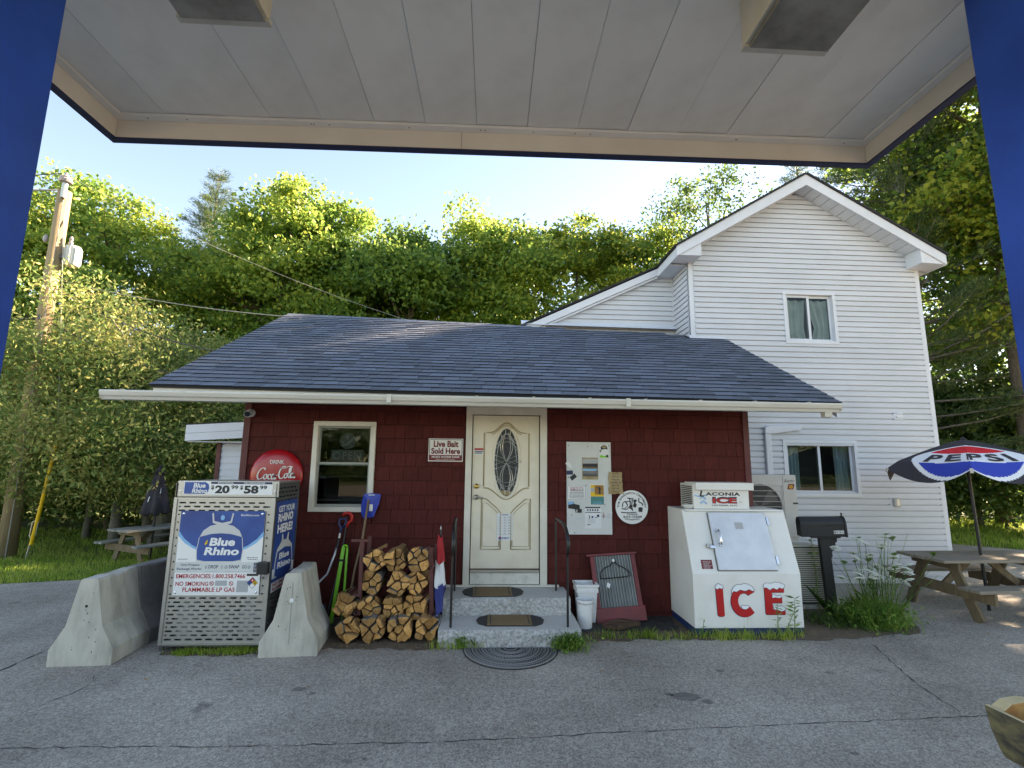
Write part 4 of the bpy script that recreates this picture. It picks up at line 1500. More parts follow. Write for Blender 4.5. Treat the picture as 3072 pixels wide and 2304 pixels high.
def dots(parent, x0, x1, z0, z1, rows, y, m, seed, hgt=.35):
    r = random.Random(seed)
    q = MB()
    dz = (z1 - z0) / rows
    for i in range(rows):
        x = x0 + r.uniform(0, .1) * (x1 - x0)
        while x < x1 - .004:
            w = min(r.uniform(.008, .03), x1 - x)
            q.box(x, x + w, y, y + .001, z1 - (i + .7) * dz, z1 - (i + .7 - hgt) * dz)
            x += w + .006
    return q.build('printed_text', m, parent)


f = flyer(rect(1.545, 1.675, 2.06, 2.235), 'paper')
blob = [(1.57, 2.165), (1.565, 2.2), (1.585, 2.225), (1.62, 2.232), (1.655, 2.215), (1.66, 2.17), (1.63, 2.18), (1.6, 2.175)]
plate(blob, yb - .006, yb - .005, 'print_black', f, 'printed_shape')
plate(ellipse(1.615, 2.205, .032, .012, 16), yb - .0075, yb - .0062, 'parchment', f, 'printed_shape')
plate([(1.55, 2.062), (1.67, 2.062), (1.665, 2.085), (1.64, 2.09), (1.6, 2.082), (1.58, 2.10), (1.555, 2.09)], yb - .006, yb - .005, 'leaf_flat' if 'leaf_flat' in M else 'lime', f, 'printed_shape')
plate([(1.63, 2.07), (1.672, 2.065), (1.665, 2.10), (1.65, 2.105)], yb - .0075, yb - .0062, 'print_black', f, 'printed_shape')
plate(ellipse(1.56, 2.15, .012, .013, 12), yb - .006, yb - .005, 'print_black', f, 'printed_shape')
f = flyer(rect(1.305, 1.525, 1.765, 2.06), 'parchment')
for (a, c, m_) in ((1.98, 2.045, 'print_grey'), (1.935, 1.98, 'print_black'), (1.91, 1.94, 'table_frame'), (1.88, 1.91, 'print_light_blue'), (1.805, 1.875, 'galv_dark')):
    plate(rect(1.313, 1.518, a, c - .002), yb - .006, yb - .005, m_, f, 'printed_photo')
plate([(1.313, 1.86), (1.4, 1.875), (1.47, 1.87), (1.518, 1.90), (1.518, 1.84), (1.313, 1.84)], yb - .0075, yb - .0062, 'concrete_dark', f, 'printed_photo')
f = flyer([(1.075, 1.975), (1.13, 1.92), (1.165, 1.915), (1.155, 1.96), (1.11, 2.01)], 'paper')
flyer(rotrect(1.135, 1.855, .085, .055, .05), 'print_navy', 'business_card')
flyer(rotrect(1.182, 1.795, .085, .055, .65), 'print_black', 'business_card')
f = flyer(rotrect(1.225, 1.585, .27, .195, -.01), 'paper')
q = MB()
for (p, s, a, c) in ((1.10, 1.35, 1.675, 1.678), (1.10, 1.35, 1.495, 1.498), (1.10, 1.103, 1.498, 1.675), (1.347, 1.35, 1.498, 1.675)):
    q.box(p, s, yb - .0055, yb - .0045, a, c)
q.build('border_line', 'print_black', f)
for i, ch in enumerate('BINGO'):
    cx = 1.155 + i * .036
    plate(ellipse(cx, 1.627, .02, .022, 16), yb - .0055, yb - .0046, 'print_black', f, 'printed_ball')
    plate(ellipse(cx - .003, 1.629, .0165, .0185, 16), yb - .0068, yb - .0058, 'paper', f, 'printed_ball')
    ftext(ch, cx - .011, cx + .006, 1.617, 1.641, yb - .0075, 'print_red', f, bold=.02)
dots(f, 1.12, 1.33, 1.51, 1.60, 5, yb - .0055, 'print_black', 2)
dots(f, 1.13, 1.32, 1.65, 1.668, 1, yb - .0055, 'print_red', 3)
f = flyer(rect(1.405, 1.605, 1.425, 1.70), 'paper')
plate(rect(1.418, 1.598, 1.54, 1.692), yb - .006, yb - .005, 'print_yellow', f, 'printed_photo')
plate(rect(1.475, 1.596, 1.565, 1.688), yb - .0075, yb - .0062, 'trough_inner', f, 'printed_photo')
plate([(1.50, 1.66), (1.525, 1.645), (1.53, 1.60), (1.525, 1.575), (1.555, 1.575), (1.55, 1.61), (1.556, 1.64), (1.545, 1.668), (1.53, 1.66)], yb - .009, yb - .0078, 'print_black', f, 'printed_figure')
plate(rect(1.42, 1.468, 1.60, 1.655), yb - .0075, yb - .0062, 'print_grey', f, 'printed_photo')
mat('teal', lin(50, 128, 124), 0.5)
plate(rect(1.418, 1.598, 1.432, 1.538), yb - .006, yb - .005, 'teal', f, 'printed_photo')
dots(f, 1.44, 1.575, 1.44, 1.475, 2, yb - .0075, 'print_light_blue', 4)
f = flyer([(1.11, 1.47), (1.18, 1.47), (1.19, 1.44), (1.265, 1.425), (1.268, 1.375), (1.295, 1.37), (1.292, 1.322), (1.21, 1.325), (1.2, 1.37), (1.11, 1.38)], 'print_black')
plate([(1.112, 1.47), (1.178, 1.47), (1.182, 1.44), (1.112, 1.425)], yb - .006, yb - .0045, 'print_light_blue', f, 'printed_photo')
plate(rect(1.215, 1.235, 1.33, 1.365), yb - .006, yb - .0045, 'print_grey', f, 'printed_photo')
f = flyer(rect(1.335, 1.56, 1.12, 1.405), 'paper')
for (a, c, m_) in ((1.385, 1.402, 'print_black'), (1.325, 1.334, 'print_navy')):
    plate(rect(1.34, 1.548, a, c), yb - .006, yb - .005, m_, f, 'printed_bar')
for i, ch in enumerate('VAPES'):
    plate(ellipse(1.375 + i * .034, 1.36, .0105, .0135, 12), yb - .006, yb - .005, 'print_black', f, 'printed_mark')
plate(rect(1.392, 1.402, 1.245, 1.292), yb - .006, yb - .005, 'print_black', f, 'printed_mark')
plate(rect(1.425, 1.45, 1.255, 1.283), yb - .006, yb - .005, 'print_blue', f, 'printed_mark')
plate(ellipse(1.515, 1.285, .018, .018, 16), yb - .006, yb - .005, 'print_navy', f, 'printed_mark')
plate(rect(1.475, 1.5, 1.258, 1.268), yb - .006, yb - .005, 'print_navy', f, 'printed_mark')
dots(f, 1.365, 1.475, 1.185, 1.24, 4, yb - .006, 'print_grey', 5)
plate(rect(1.365, 1.41, 1.163, 1.173), yb - .006, yb - .005, 'print_black', f, 'printed_mark')
f = flyer(rotrect(1.635, 1.285, .14, .105, -.05), 'board_white')
MB().tube([(1.59, yb - .006, 1.33), (1.59, yb - .006, 1.25)], .0035, 5).build('printed_mark', 'print_red', f)
MB().tube([(1.57, yb - .006, 1.285), (1.585, yb - .006, 1.27), (1.60, yb - .006, 1.29), (1.61, yb - .006, 1.272)], .003, 5).build('printed_mark', 'print_black', f)
dots(f, 1.63, 1.69, 1.255, 1.32, 4, yb - .006, 'print_grey', 6)
for (x_, z_) in ((1.12, 2.22), (1.68, 2.225), (1.385, 2.21), (1.115, 1.79), (1.16, 1.295), (1.195, 1.065), (1.61, 1.43), (1.355, 1.685)):
    MB().lathe([(.001, -.008), (.007, -.004), (.007, 0)], (x_, yb, z_), 8, axis='Y').build('pin', 'print_black', t)

t = thing('parchment_sign', 'torn tan parchment notice beside the bulletin board', 'sign', (1.775, YW - .04, 1.565))
r_ = random.Random(4)
poly = []
for (a, c) in (((1.665, 1.575), (1.665, 1.868)), ((1.665, 1.868), (1.845, 1.866)), ((1.845, 1.866), (1.865, 1.58)), ((1.865, 1.58), (1.665, 1.575))):
    for k_ in range(9):
        f_ = k_ / 9
        poly.append((a[0] + (c[0] - a[0]) * f_ + r_.uniform(-.006, .006), a[1] + (c[1] - a[1]) * f_ + r_.uniform(-.006, .006)))
plate(poly, YW - .046, YW - .04, 'parchment', t, 'sheet')
for i, s_ in enumerate(('PLEASE', 'DO NOT', 'THROW', 'CIGARETTE', 'BUTTS', 'ON THE', 'GROUND')):
    w_ = {0: .09, 3: .15, 6: .11}.get(i, .10)
    ftext(s_, 1.76 - w_ / 2, 1.76 + w_ / 2, 1.832 - i * .039, 1.856 - i * .039, YW - .0475, 'table_frame' if i in (0, 6) else 'print_black', t, bold=.01)

t = thing('creamery_sign', 'round white creamery sign with black farm drawing', 'sign', (1.977, YW - .03, 1.185))
rx0, rz0 = 1.977, 1.403
MB().lathe([(.222, -.012), (.222, 0)], (rx0, YW - .03, rz0), 52, axis='Y').build('disc', 'print_white', t)
ys = YW - .044
MB().tube([(rx0 + .2205 * math.cos(R(a)), YW - .042, rz0 + .2205 * math.sin(R(a))) for a in range(0, 361, 8)], .0035, 5).build('rim', 'board_white', t)


def arc_text(s_, r0, a_mid, span, h, top=True, m='print_black', bold=.02):
    def fn(x, y):
        if top:
            a = R(a_mid + span / 2 - x * span)
            rr = r0 + y * h
        else:
            a = R(a_mid - span / 2 + x * span)
            rr = r0 - y * h
            rr = r0 - h + y * h * 0 + (h - y * h)
        return Vector((rx0 + rr * math.cos(a), ys, rz0 + rr * math.sin(a)))
    return text(s_, (0, 0, 0), EX, EZ, 1, 1, m, t, bold=bold, fn=fn)


arc_text('THE SANDWICH CREAMERY', .172, 90, 186, .028)
arc_text('NORTH SANDWICH, N.H.', .178, 270, 90, .018, top=False, bold=.0)
ftext('CHEESE', rx0 - .07, rx0 + .075, rz0 - .105, rz0 - .085, ys, 'print_black', t, bold=.02)
ftext('& ICE CREAM', rx0 - .12, rx0 + .13, rz0 - .14, rz0 - .113, ys, 'print_black', t, bold=.02)
ftext('Made Fresh on the Farm', rx0 - .10, rx0 + .10, rz0 - .168, rz0 - .150, ys, 'print_black', t)
q = MB()
for pts in ([(-.13, .0), (-.12, .05), (-.09, .07), (-.06, .02), (-.10, -.02)], [(-.10, .07), (-.02, .075)], [(-.06, .12), (.0, .11), (.03, .12)],
            [(-.03, .12), (-.02, .05), (-.03, -.02)], [(.01, .11), (.0, .02), (.01, -.05)], [(-.15, -.07), (-.05, -.075), (.06, -.068)], [(-.14, -.02), (-.07, -.03), (-.04, .0), (.0, -.03)],
            [(.10, .12), (.10, .07), (.14, .05), (.15, .02)]):
    stroke(pts, .008, .016, .6, (rx0, ys, rz0), EX, EZ, 1.0, q)
q.build('drawing', 'print_black', t, fix=False)
for poly in ([(.02, .09), (.05, .105), (.075, .085), (.05, .06), (.07, .03), (.05, -.01), (.01, .01), (.03, .05)], [(.09, -.06), (.14, -.065), (.15, -.01), (.13, .0), (.09, -.005)], [(-.03, -.02), (.0, .0), (-.01, .03), (-.035, .02)]):
    plate([(rx0 + x_, rz0 + z_) for x_, z_ in poly], ys - .0005, ys + .001, 'print_black', t, 'drawing_shape')

# ================================================================== concrete barriers
def barrier(x, y, L, rz, m, label, hole=True, h=.80, chip=0):
    t = thing('concrete_barrier', label, 'barrier', (x, y, 0), rz)
    half_ = [(.287, 0), (.287, .15), (.165, .36), (.082, h - .02), (.065, h)]
    poly = half_ + [(-a, c) for a, c in reversed(half_)]
    q = MB()
    n = len(poly)
    ns = 6
    r = random.Random(int(x * 100))
    vv = []
    for j in range(ns + 1):
        for (a, c) in poly:
            jx = r.uniform(-.004, .004) if c > 0 else 0
            vv.append((a + jx, L * j / ns, max(0, c + (r.uniform(-.012, .004) if c > h - .05 and 0 < j else 0))))
    q.add(vv, [(j * n + i, j * n + (i + 1) % n, (j + 1) * n + (i + 1) % n, (j + 1) * n + i) for j in range(ns) for i in range(n)])
    q.add([vv[i] for i in range(n)], [tuple(range(n - 1, -1, -1))])
    q.add([vv[ns * n + i] for i in range(n)], [tuple(range(n))])
    body = q.build('body', m, t, local=True, bevel=.008)
    if hole:
        MB().lathe([(.001, -.002), (.013, -.002), (.013, .003)], (.0, 0, .545), 14, axis='Y').build('pin_hole', 'hole', body)
        if m == 'concrete' and x > -3:
            MB().lathe([(.014, -.004), (.021, -.004), (.021, .002)], (.0, 0, .545), 16, axis='Y').build('hole_rim', 'print_white', body)
    if x > -3:
        MB().box(-.0012, .0012, -.0022, .001, .12, .72).build('mould_seam', 'concrete_dark', body)
    r2 = random.Random(int(y * 77))
    for i in range(11):
        zz = r2.uniform(.08, .7)
        xx = r2.uniform(-.9, .9) * (.28 if zz < .15 else .15 if zz < .4 else .07)
        MB().prism(ellipse(xx, zz, r2.uniform(.003, .009), r2.uniform(.002, .012), 7), -.0022, .001).build('chip', 'concrete_dark', body)
    return t


barrier(-3.88, 5.352, .60, R(3), 'concrete', 'pale concrete barrier end nearest the left edge, beside the propane cage')
barrier(-3.90, 5.985, 1.9, R(-7), 'concrete_dark', 'shade-coloured concrete barrier behind the pale one, left of the propane cage', hole=False)  # darker concrete colour stands in for the shade beside the cage
barrier(-1.985, 5.545, .62, R(5), 'concrete', 'pale concrete barrier end between propane cage and firewood', h=.815)

# ================================================================== propane cage
cage = thing('propane_cage', 'galvanised propane exchange cage with blue posters beside the red wall', 'propane cage', (-2.84, 5.72, 0))
CX0, CX1, CY0, CY1 = -3.375, -2.305, 5.72, 6.42


def slotted(O, u, v, W, H, rows, nrm, skip=None, pitch=.105, slot=.07, sh=.017, m='galvanised', parent=None, nm='panel', first=.055, margin=.05, th=.002):
    """sheet with staggered slots cut out; skip(x0,x1,z) -> solid there"""
    O, u, v = Vector(O), Vector(u), Vector(v)
    q = MB()
    zs = []
    dz = (H - 2 * first) / (rows - 1)
    last = 0

    def pb(xa, xb, za, zb):
        q.add([O + u * xa + v * za, O + u * xb + v * za, O + u * xb + v * zb, O + u * xa + v * zb], [(0, 1, 2, 3)])
    for k_ in range(rows):
        zc = first + k_ * dz
        pb(0, W, last, zc - sh / 2)
        off = margin + (pitch / 2 if k_ % 2 else 0)
        x = 0
        sx = []
        if k_ % 2:
            sx.append((margin, margin + .018))
        xx = off
        while xx + slot < W - margin + .01:
            sx.append((xx, xx + slot))
            xx += pitch
        if k_ % 2:
            sx.append((W - margin - .02, W - margin))
        sx = [s for s in sx if not (skip and skip(s[0], s[1], zc))]
        e = sh * .3
        for (a, c) in sx:
            if a > x:
                pb(x, a, zc - sh / 2, zc + sh / 2)
            # rounded slot ends
            q.add([O + u * a + v * (zc - sh / 2), O + u * (a + e) + v * (zc - sh / 2), O + u * a + v * (zc - sh / 5)], [(0, 1, 2)])
            q.add([O + u * a + v * (zc + sh / 2), O + u * (a + e) + v * (zc + sh / 2), O + u * a + v * (zc + sh / 5)], [(0, 2, 1)])
            q.add([O + u * c + v * (zc - sh / 2), O + u * (c - e) + v * (zc - sh / 2), O + u * c + v * (zc - sh / 5)], [(0, 2, 1)])
            q.add([O + u * c + v * (zc + sh / 2), O + u * (c - e) + v * (zc + sh / 2), O + u * c + v * (zc + sh / 5)], [(0, 1, 2)])
            x = c
        pb(x, W, zc - sh / 2, zc + sh / 2)
        last = zc + sh / 2
    pb(0, W, last, H)
    o_ = q.build(nm, m, parent, fix=False)
    md = o_.modifiers.new('thickness', 'SOLIDIFY')
    md.thickness = th
    return o_


PX0, PX1, PZ0, PZ1 = -3.285, -2.395, .556, 1.425
front = slotted((CX0, CY0, .06), EX, EZ, CX1 - CX0, 1.505, 35, None, skip=lambda a, c, z_: CX0 + c > PX0 - .005 and CX0 + a < PX1 + .005 and PZ0 < z_ + .06 < PZ1, parent=cage, nm='door')
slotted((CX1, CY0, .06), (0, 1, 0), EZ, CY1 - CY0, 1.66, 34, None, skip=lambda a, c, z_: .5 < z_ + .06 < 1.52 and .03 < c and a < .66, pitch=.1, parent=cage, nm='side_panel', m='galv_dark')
slotted((CX0, CY0, .06), (0, 1, 0), EZ, CY1 - CY0, 1.66, 34, None, pitch=.1, parent=cage, nm='side_panel', m='galvanised')
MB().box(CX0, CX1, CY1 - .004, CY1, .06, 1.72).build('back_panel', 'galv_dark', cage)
MB().box(CX0 - .005, CX1 + .005, CY0 + .03, CY1 + .005, 1.72, 1.735).build('top_panel', 'galvanised', cage)
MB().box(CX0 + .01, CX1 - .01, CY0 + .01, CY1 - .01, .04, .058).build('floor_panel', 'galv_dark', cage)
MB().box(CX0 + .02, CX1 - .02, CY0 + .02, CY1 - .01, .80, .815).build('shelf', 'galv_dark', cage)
for (xx, yy) in ((CX0 + .02, CY0 + .03), (CX1 - .02, CY0 + .03), (CX0 + .02, CY1 - .03), (CX1 - .02, CY1 - .03)):
    MB().box(xx - .018, xx + .018, yy - .018, yy + .018, 0, .04).build('foot', 'galv_dark', cage)
q = MB()
for xx in (CX0 - .004, CX1 - .030):
    q.box(xx, xx + .034, CY0 - .012, CY0 - .001, .062, 1.566)
q.box(CX0 + .031, CX1 - .031, CY0 - .012, CY0 - .001, 1.548, 1.566)
q.box(CX0 + .031, CX1 - .031, CY0 - .012, CY0 - .001, .062, .085)
q.build('door_edge', 'galvanised', cage)
MB().box(CX0 + .012, CX1 + .022, CY0 + .01, CY0 + .028, 1.572, 1.745).build('header', 'galvanised', cage, bevel=.003)
yh = CY0 + .008
hp = MB().box(CX0 + .075, CX1 - .045, yh, yh + .0025, 1.597, 1.737).build('price_strip', 'print_white', cage)
q = [(x_, z_) for x_, z_ in rect(CX0 + .082, CX0 + .30, 1.604, 1.730)]
plate([(CX0 + .082, 1.604), (CX0 + .30, 1.604), (CX0 + .335, 1.625), (CX0 + .345, 1.667), (CX0 + .335, 1.71), (CX0 + .30, 1.730), (CX0 + .082, 1.730)], yh - .0015, yh - .0003, 'print_blue', hp, 'logo_field')
ftext('Blue', CX0 + .175, CX0 + .305, 1.669, 1.720, yh - .003, 'print_white', hp, bold=.03, shear=.15)
ftext('Rhino', CX0 + .165, CX0 + .328, 1.612, 1.662, yh - .003, 'print_white', hp, bold=.03, shear=.15)
MB().box(CX0 + .36, CX1 - .05, yh - .0015, yh - .0003, 1.712, 1.735).build('navy_bar', 'print_navy', hp)
ftext('EXCHANGE', CX0 + .435, CX0 + .60, 1.717, 1.731, yh - .003, 'print_white', hp, bold=.03)
ftext('NO EXCHANGE', CX0 + .715, CX0 + .94, 1.717, 1.731, yh - .003, 'print_white', hp, bold=.03)
for (s_, a, c, z0_, z1_, bo) in (('$', .365, .398, 1.648, 1.698, .03), ('20', .41, .565, 1.610, 1.697, .045), ('99', .58, .655, 1.656, 1.698, .03),
                                 ('$', .675, .708, 1.648, 1.698, .03), ('58', .718, .875, 1.610, 1.697, .045), ('99', .888, .965, 1.656, 1.698, .03)):
    ftext(s_, CX0 + a, CX0 + c, z0_, z1_, yh - .0015, 'print_black', hp, bold=bo)
for xx in (CX0 + .045, CX1 - .012):
    MB().lathe([(.001, -.006), (.009, -.003), (.009, 0)], (xx, CY0 + .01, 1.635), 10, axis='Y').build('bolt', 'chrome', cage)
# front poster
yp = CY0 - .014
po = MB().box(PX0, PX1, yp, yp + .004, PZ0, PZ1).build('poster', 'print_white', cage)
y1_, y2_, y3_, y4_, y5_ = yp - .0012, yp - .0024, yp - .0036, yp - .0048, yp - .006
pzm = .90
plate(rect(PX0, PX1, pzm, PZ1), y1_, yp - .0002, 'print_blue', po, 'blue_field')
pw_, ph_ = PX1 - PX0, PZ1 - pzm
ppx = lambda f_: PX0 + pw_ * f_
ppz = lambda f_: pzm + ph_ * f_
for s_ in (0, 1):
    fx = (lambda f_: ppx(f_)) if s_ == 0 else (lambda f_: ppx(1 - f_))
    plate([(fx(0), ppz(.60)), (fx(.07), ppz(.45)), (fx(.17), ppz(.32)), (fx(.30), ppz(.22)), (fx(.36), ppz(.0)), (fx(0), ppz(0))], y2_, y1_ - .0002, 'print_light_blue', po, 'swoosh')
    plate([(fx(0), ppz(.50)), (fx(.08), ppz(.36)), (fx(.18), ppz(.26)), (fx(.32), ppz(.17)), (fx(.34), ppz(.0)), (fx(0), ppz(0))], y3_, y2_ - .0002, 'print_white', po, 'swoosh')
cxp = (PX0 + PX1) / 2
tank = [(-.235, 0), (-.245, .12), (-.23, .24), (-.19, .32), (-.12, .37), (-.055, .385), (-.10, .40), (-.115, .50), (-.10, .505), (-.085, .42), (0, .40)]
tk = [(cxp + x_, pzm + z_ * ph_ / .525) for x_, z_ in tank]
tk = tk + [(2 * cxp - x_, z_) for x_, z_ in reversed(tk[:-1])]
plate(tk, y4_, y3_ - .0002, 'tank_grey', po, 'printed_tank')
plate([(cxp + x_, pzm + z_ * ph_ / .525) for x_, z_ in ((-.228, .02), (-.237, .12), (-.22, .255), (-.1, .285), (0, .292), (.1, .285), (.22, .255), (.237, .12), (.228, .02), (.15, .003), (-.15, .003))], y5_, y4_ - .0002, 'print_blue', po, 'printed_label')
plate(ellipse(cxp, pzm + .455, .022, .028, 9), y5_, y4_ - .0002, 'print_light_blue', po, 'printed_valve')
ftext('Blue', cxp - .115, cxp + .155, pzm + .16, pzm + .245, y5_ - .0012, 'print_white', po, bold=.04, shear=.12)
ftext('Rhino', cxp - .16, cxp + .205, pzm + .065, pzm + .148, y5_ - .0012, 'print_white', po, bold=.04, shear=.12)
plate([(cxp - .155, pzm + .17), (cxp - .135, pzm + .185), (cxp - .135, pzm + .225), (cxp - .155, pzm + .20), (cxp - .165, pzm + .18)], y5_ - .0015, y5_ - .0003, 'print_yellow', po, 'printed_flame')
ftext('BlueRhino.com', PX1 - .255, PX1 - .065, PZ1 - .052, PZ1 - .032, y2_, 'print_white', po, bold=.01)
MB().box(PX0 + .02, PX0 + .12, y4_, y4_ + .001, pzm + .018, pzm + .028).build('fine_print', 'print_grey', po)
dots(po, PX1 - .155, PX1 - .04, pzm + .015, pzm + .05, 2, y4_, 'print_navy', 8)
# instruction strip
MB().box(PX0, PX1, y1_, yp - .0002, .785, .893).build('strip', 'board_white', po)
ftext('How Propane', PX0 + .055, PX0 + .25, .85, .876, y2_, 'print_navy', po, bold=.015)
ftext('Exchange Works:', PX0 + .02, PX0 + .275, .808, .836, y2_, 'print_navy', po, bold=.015)
for (s_, a, c) in (('DROP', .345, .445), ('SWAP', .555, .665), ('GO', .695, .745)):
    ftext(s_, PX0 + a, PX0 + c, .828, .864, y2_, 'print_navy', po, bold=.01)
    MB().box(PX0 + a - .04, PX0 + c, y2_, y2_ + .001, .797, .80).build('rule', 'print_grey', po)
for (a, c) in ((.305, .332), (.475, .492), (.51, .545), (.75, .785)):
    plate(ellipse(PX0 + (a + c) / 2, .842, (c - a) / 2, .02, 10), y2_, y1_ - .0002, 'print_grey', po, 'icon')
MB().box(PX1 - .075, PX1 - .015, y2_, y1_ - .0002, .79, .888).build('dark_label', 'print_navy', po)
dots(po, PX1 - .07, PX1 - .02, .795, .884, 6, y3_, 'print_white', 9, .3)
ftext('EMERGENCIES:1.800.258.7466', PX0 + .02, PX1 - .155, .728, .772, y1_, 'print_red', po, bold=.02)
ftext('NO SMOKING', PX0 + .022, PX0 + .36, .652, .695, y1_, 'print_red', po, bold=.02)
ftext('FLAMMABLE LP GAS', PX0 + .10, PX0 + .64, .592, .636, y1_, 'print_red', po, bold=.02)
for cxx in (PX0 + .395, PX0 + .595):
    MB().tube([(cxx + .02 * math.cos(R(a)), y1_, .676 + .02 * math.sin(R(a))) for a in range(0, 361, 30)], .003, 5).build('no_smoking_ring', 'print_red', po)
    MB().tube([(cxx - .014, y1_, .69), (cxx + .014, y1_, .662)], .003, 5).build('no_smoking_bar', 'print_red', po)
MB().box(PX0 + .43, PX0 + .55, y1_, yp - .0002, .652, .705).build('grey_label', 'print_grey', po)
MB().box(PX0 + .655, PX0 + .775, y1_, yp - .0002, .588, .705).build('grey_label', 'print_grey', po)
MB().box(PX1 - .14, PX1 - .02, y1_, yp - .0002, .752, .774).build('dark_label', 'print_black', po)
dcx2, dcz2, ds = PX1 - .075, .682, .055
for (dx, dz_, m_) in ((0, 1, 'print_red'), (-1, 0, 'print_blue'), (1, 0, 'print_yellow'), (0, -1, 'print_white')):
    c0x, c0z = dcx2 + dx * ds / 2, dcz2 + dz_ * ds / 2
    k_ = ds / 2 - .0015
    plate([(c0x - k_, c0z), (c0x, c0z - k_), (c0x + k_, c0z), (c0x, c0z + k_)], y2_, y1_ - .0002, m_, po, 'hazard_square')
plate([(dcx2 - ds - .004, dcz2), (dcx2, dcz2 - ds - .004), (dcx2 + ds + .004, dcz2), (dcx2, dcz2 + ds + .004)], y1_, yp - .0002, 'print_black', po, 'hazard_outline')
for (s_, dx, dz_, m_) in (('4', 0, 1, 'print_white'), ('2', -1, 0, 'print_black'), ('0', 1, 0, 'print_black')):
    ftext(s_, dcx2 + dx * ds / 2 - .009, dcx2 + dx * ds / 2 + .009, dcz2 + dz_ * ds / 2 - .013, dcz2 + dz_ * ds / 2 + .013, y3_, m_, po, bold=.01)
for (xx, zz) in ((PX0 + .03, PZ1 - .03), (PX1 - .03, PZ1 - .03), (PX0 + .03, PZ0 + .03), (PX1 - .03, PZ0 + .03)):
    MB().lathe([(.001, -.010), (.010, -.008), (.014, -.004)], (xx, yp + .001, zz), 12, axis='Y').build('bolt', 'chrome', po)
# latch box
MB().box(CX1 - .115, CX1 + .005, CY0 - .07, CY0 - .013, .775, .90).build('latch_box', 'print_black', cage, bevel=.012)
MB().tube([(CX1 - .06, CY0 - .045, .775), (CX1 - .06, CY0 - .045, .725), (CX1 - .03, CY0 - .045, .725), (CX1 - .03, CY0 - .045, .775)], .006, 6).build('padlock', 'chrome', cage)
# side poster (faces right)
xp = CX1 + .006
sp = MB().box(xp - .003, xp, CY0 + .05, CY0 + .64, .56, 1.52).build('side_poster', 'print_blue', cage)
EY = (0, 1, 0)


def stext(s_, ya_, yb_, z0_, z1_, m_, dx=.002, bold=.03):
    return text(s_, (xp + dx, CY0 + ya_, z0_), EY, EZ, yb_ - ya_, z1_ - z0_, m_, sp, bold=bold)


stext('GET YOUR', .10, .56, 1.40, 1.47, 'print_white')
stext('RHINO', .10, .53, 1.29, 1.385, 'print_white', bold=.045)
stext('HERE!', .10, .53, 1.17, 1.27, 'print_white', bold=.045)


def splate(pts, dx, m_, nm):
    q_ = MB()
    q_.prism([(CY0 + a, c) for a, c in pts], xp + dx, xp + dx + .001, axis='X')
    return q_.build(nm, m_, sp)


splate([(.05, .80), (.64, .80), (.64, .70), (.05, .70)], .001, 'print_white', 'swoosh')
splate([(.10, .70), (.09, .85), (.13, 1.0), (.24, 1.075), (.24, 1.15), (.27, 1.15), (.29, 1.08), (.38, 1.08), (.41, 1.15), (.44, 1.15), (.44, 1.07), (.55, 1.0), (.59, .85), (.58, .70)], .0022, 'tank_grey', 'printed_tank')
splate([(.115, .72), (.11, .86), (.15, .97), (.34, 1.0), (.53, .97), (.57, .86), (.565, .72), (.34, .66)], .0036, 'print_blue', 'printed_label')
stext('Blue', .20, .48, .88, .95, 'print_white', dx=.005)
stext('Rhino', .17, .53, .785, .855, 'print_white', dx=.005)
splate([(.05, .56), (.64, .56), (.64, .66), (.05, .66)], .001, 'print_white', 'white_band')
stext('NO SMOKING', .08, .60, .615, .65, 'print_red', dx=.0025)
stext('FLAMMABLE', .08, .60, .568, .603, 'print_red', dx=.0025)
# cylinders inside
proto = None
for lev, zb in ((0, .062), (1, .818)):
    for ix in range(3):
        for iy in range(2):
            loc = (CX0 + .20 + ix * .335, CY0 + .19 + iy * .33, zb)
            if proto is None:
                proto = thing('propane_tank', 'grey propane cylinder standing inside the slotted cage', 'propane tank', loc, group='propane cylinders in the cage')
                MB().lathe([(.10, 0), (.10, .03), (.13, .04), (.15, .09), (.152, .24), (.14, .31), (.09, .36), (.03, .375)], n=20).build('body', 'tank_grey', proto, local=True, smooth=True)
                MB().lathe([(.10, .34), (.105, .45), (.10, .45), (.095, .345)], n=16).build('collar', 'tank_grey', proto, local=True)
                MB().lathe([(.02, .36), (.02, .42), (.012, .43)], n=8).build('valve', 'brass', proto, local=True)
            else:
                copy_tree(proto, loc, ix * 1.1 + iy)

# ================================================================== ice freezer
ice = thing('ice_freezer', 'white slant-front ice freezer with big red ICE lettering', 'ice freezer', (3.13, 6.4, 0))
IX0, IX1 = 2.475, 3.795
yf, yb_, yt = 6.085, 6.85, 6.345
prof = [(yf, .085), (yb_, .085), (yb_, 1.42), (yt, 1.42), (yf, .695)]
MB().prism(prof, IX0, IX1, axis='X').build('cabinet', 'ice_white', ice, bevel=.008)
MB().box(IX0 + .012, IX1 - .012, yf + .012, yb_, 0, .084).build('base', 'ice_base', ice)
sv = Vector((0, yt - yf, 1.42 - .695))
sl = sv.length
sv.normalize()
sn = Vector((0, -sv.z, sv.y))            # outward
so = Vector((0, yf, .695))


def S3(x, d, out=0.0):
    p = so + sv * d + sn * out
    return (x, p.y, p.z)


def sbox(x0, x1, d0, d1, o0, o1, nm, m_, parent, bevel=0):
    q_ = MB()
    q_.add([S3(x0, d0, o0), S3(x1, d0, o0), S3(x1, d1, o0), S3(x0, d1, o0), S3(x0, d0, o1), S3(x1, d0, o1), S3(x1, d1, o1), S3(x0, d1, o1)],
           [(0, 3, 2, 1), (4, 5, 6, 7), (0, 1, 5, 4), (1, 2, 6, 5), (2, 3, 7, 6), (3, 0, 4, 7)])
    return q_.build(nm, m_, parent, bevel=bevel)


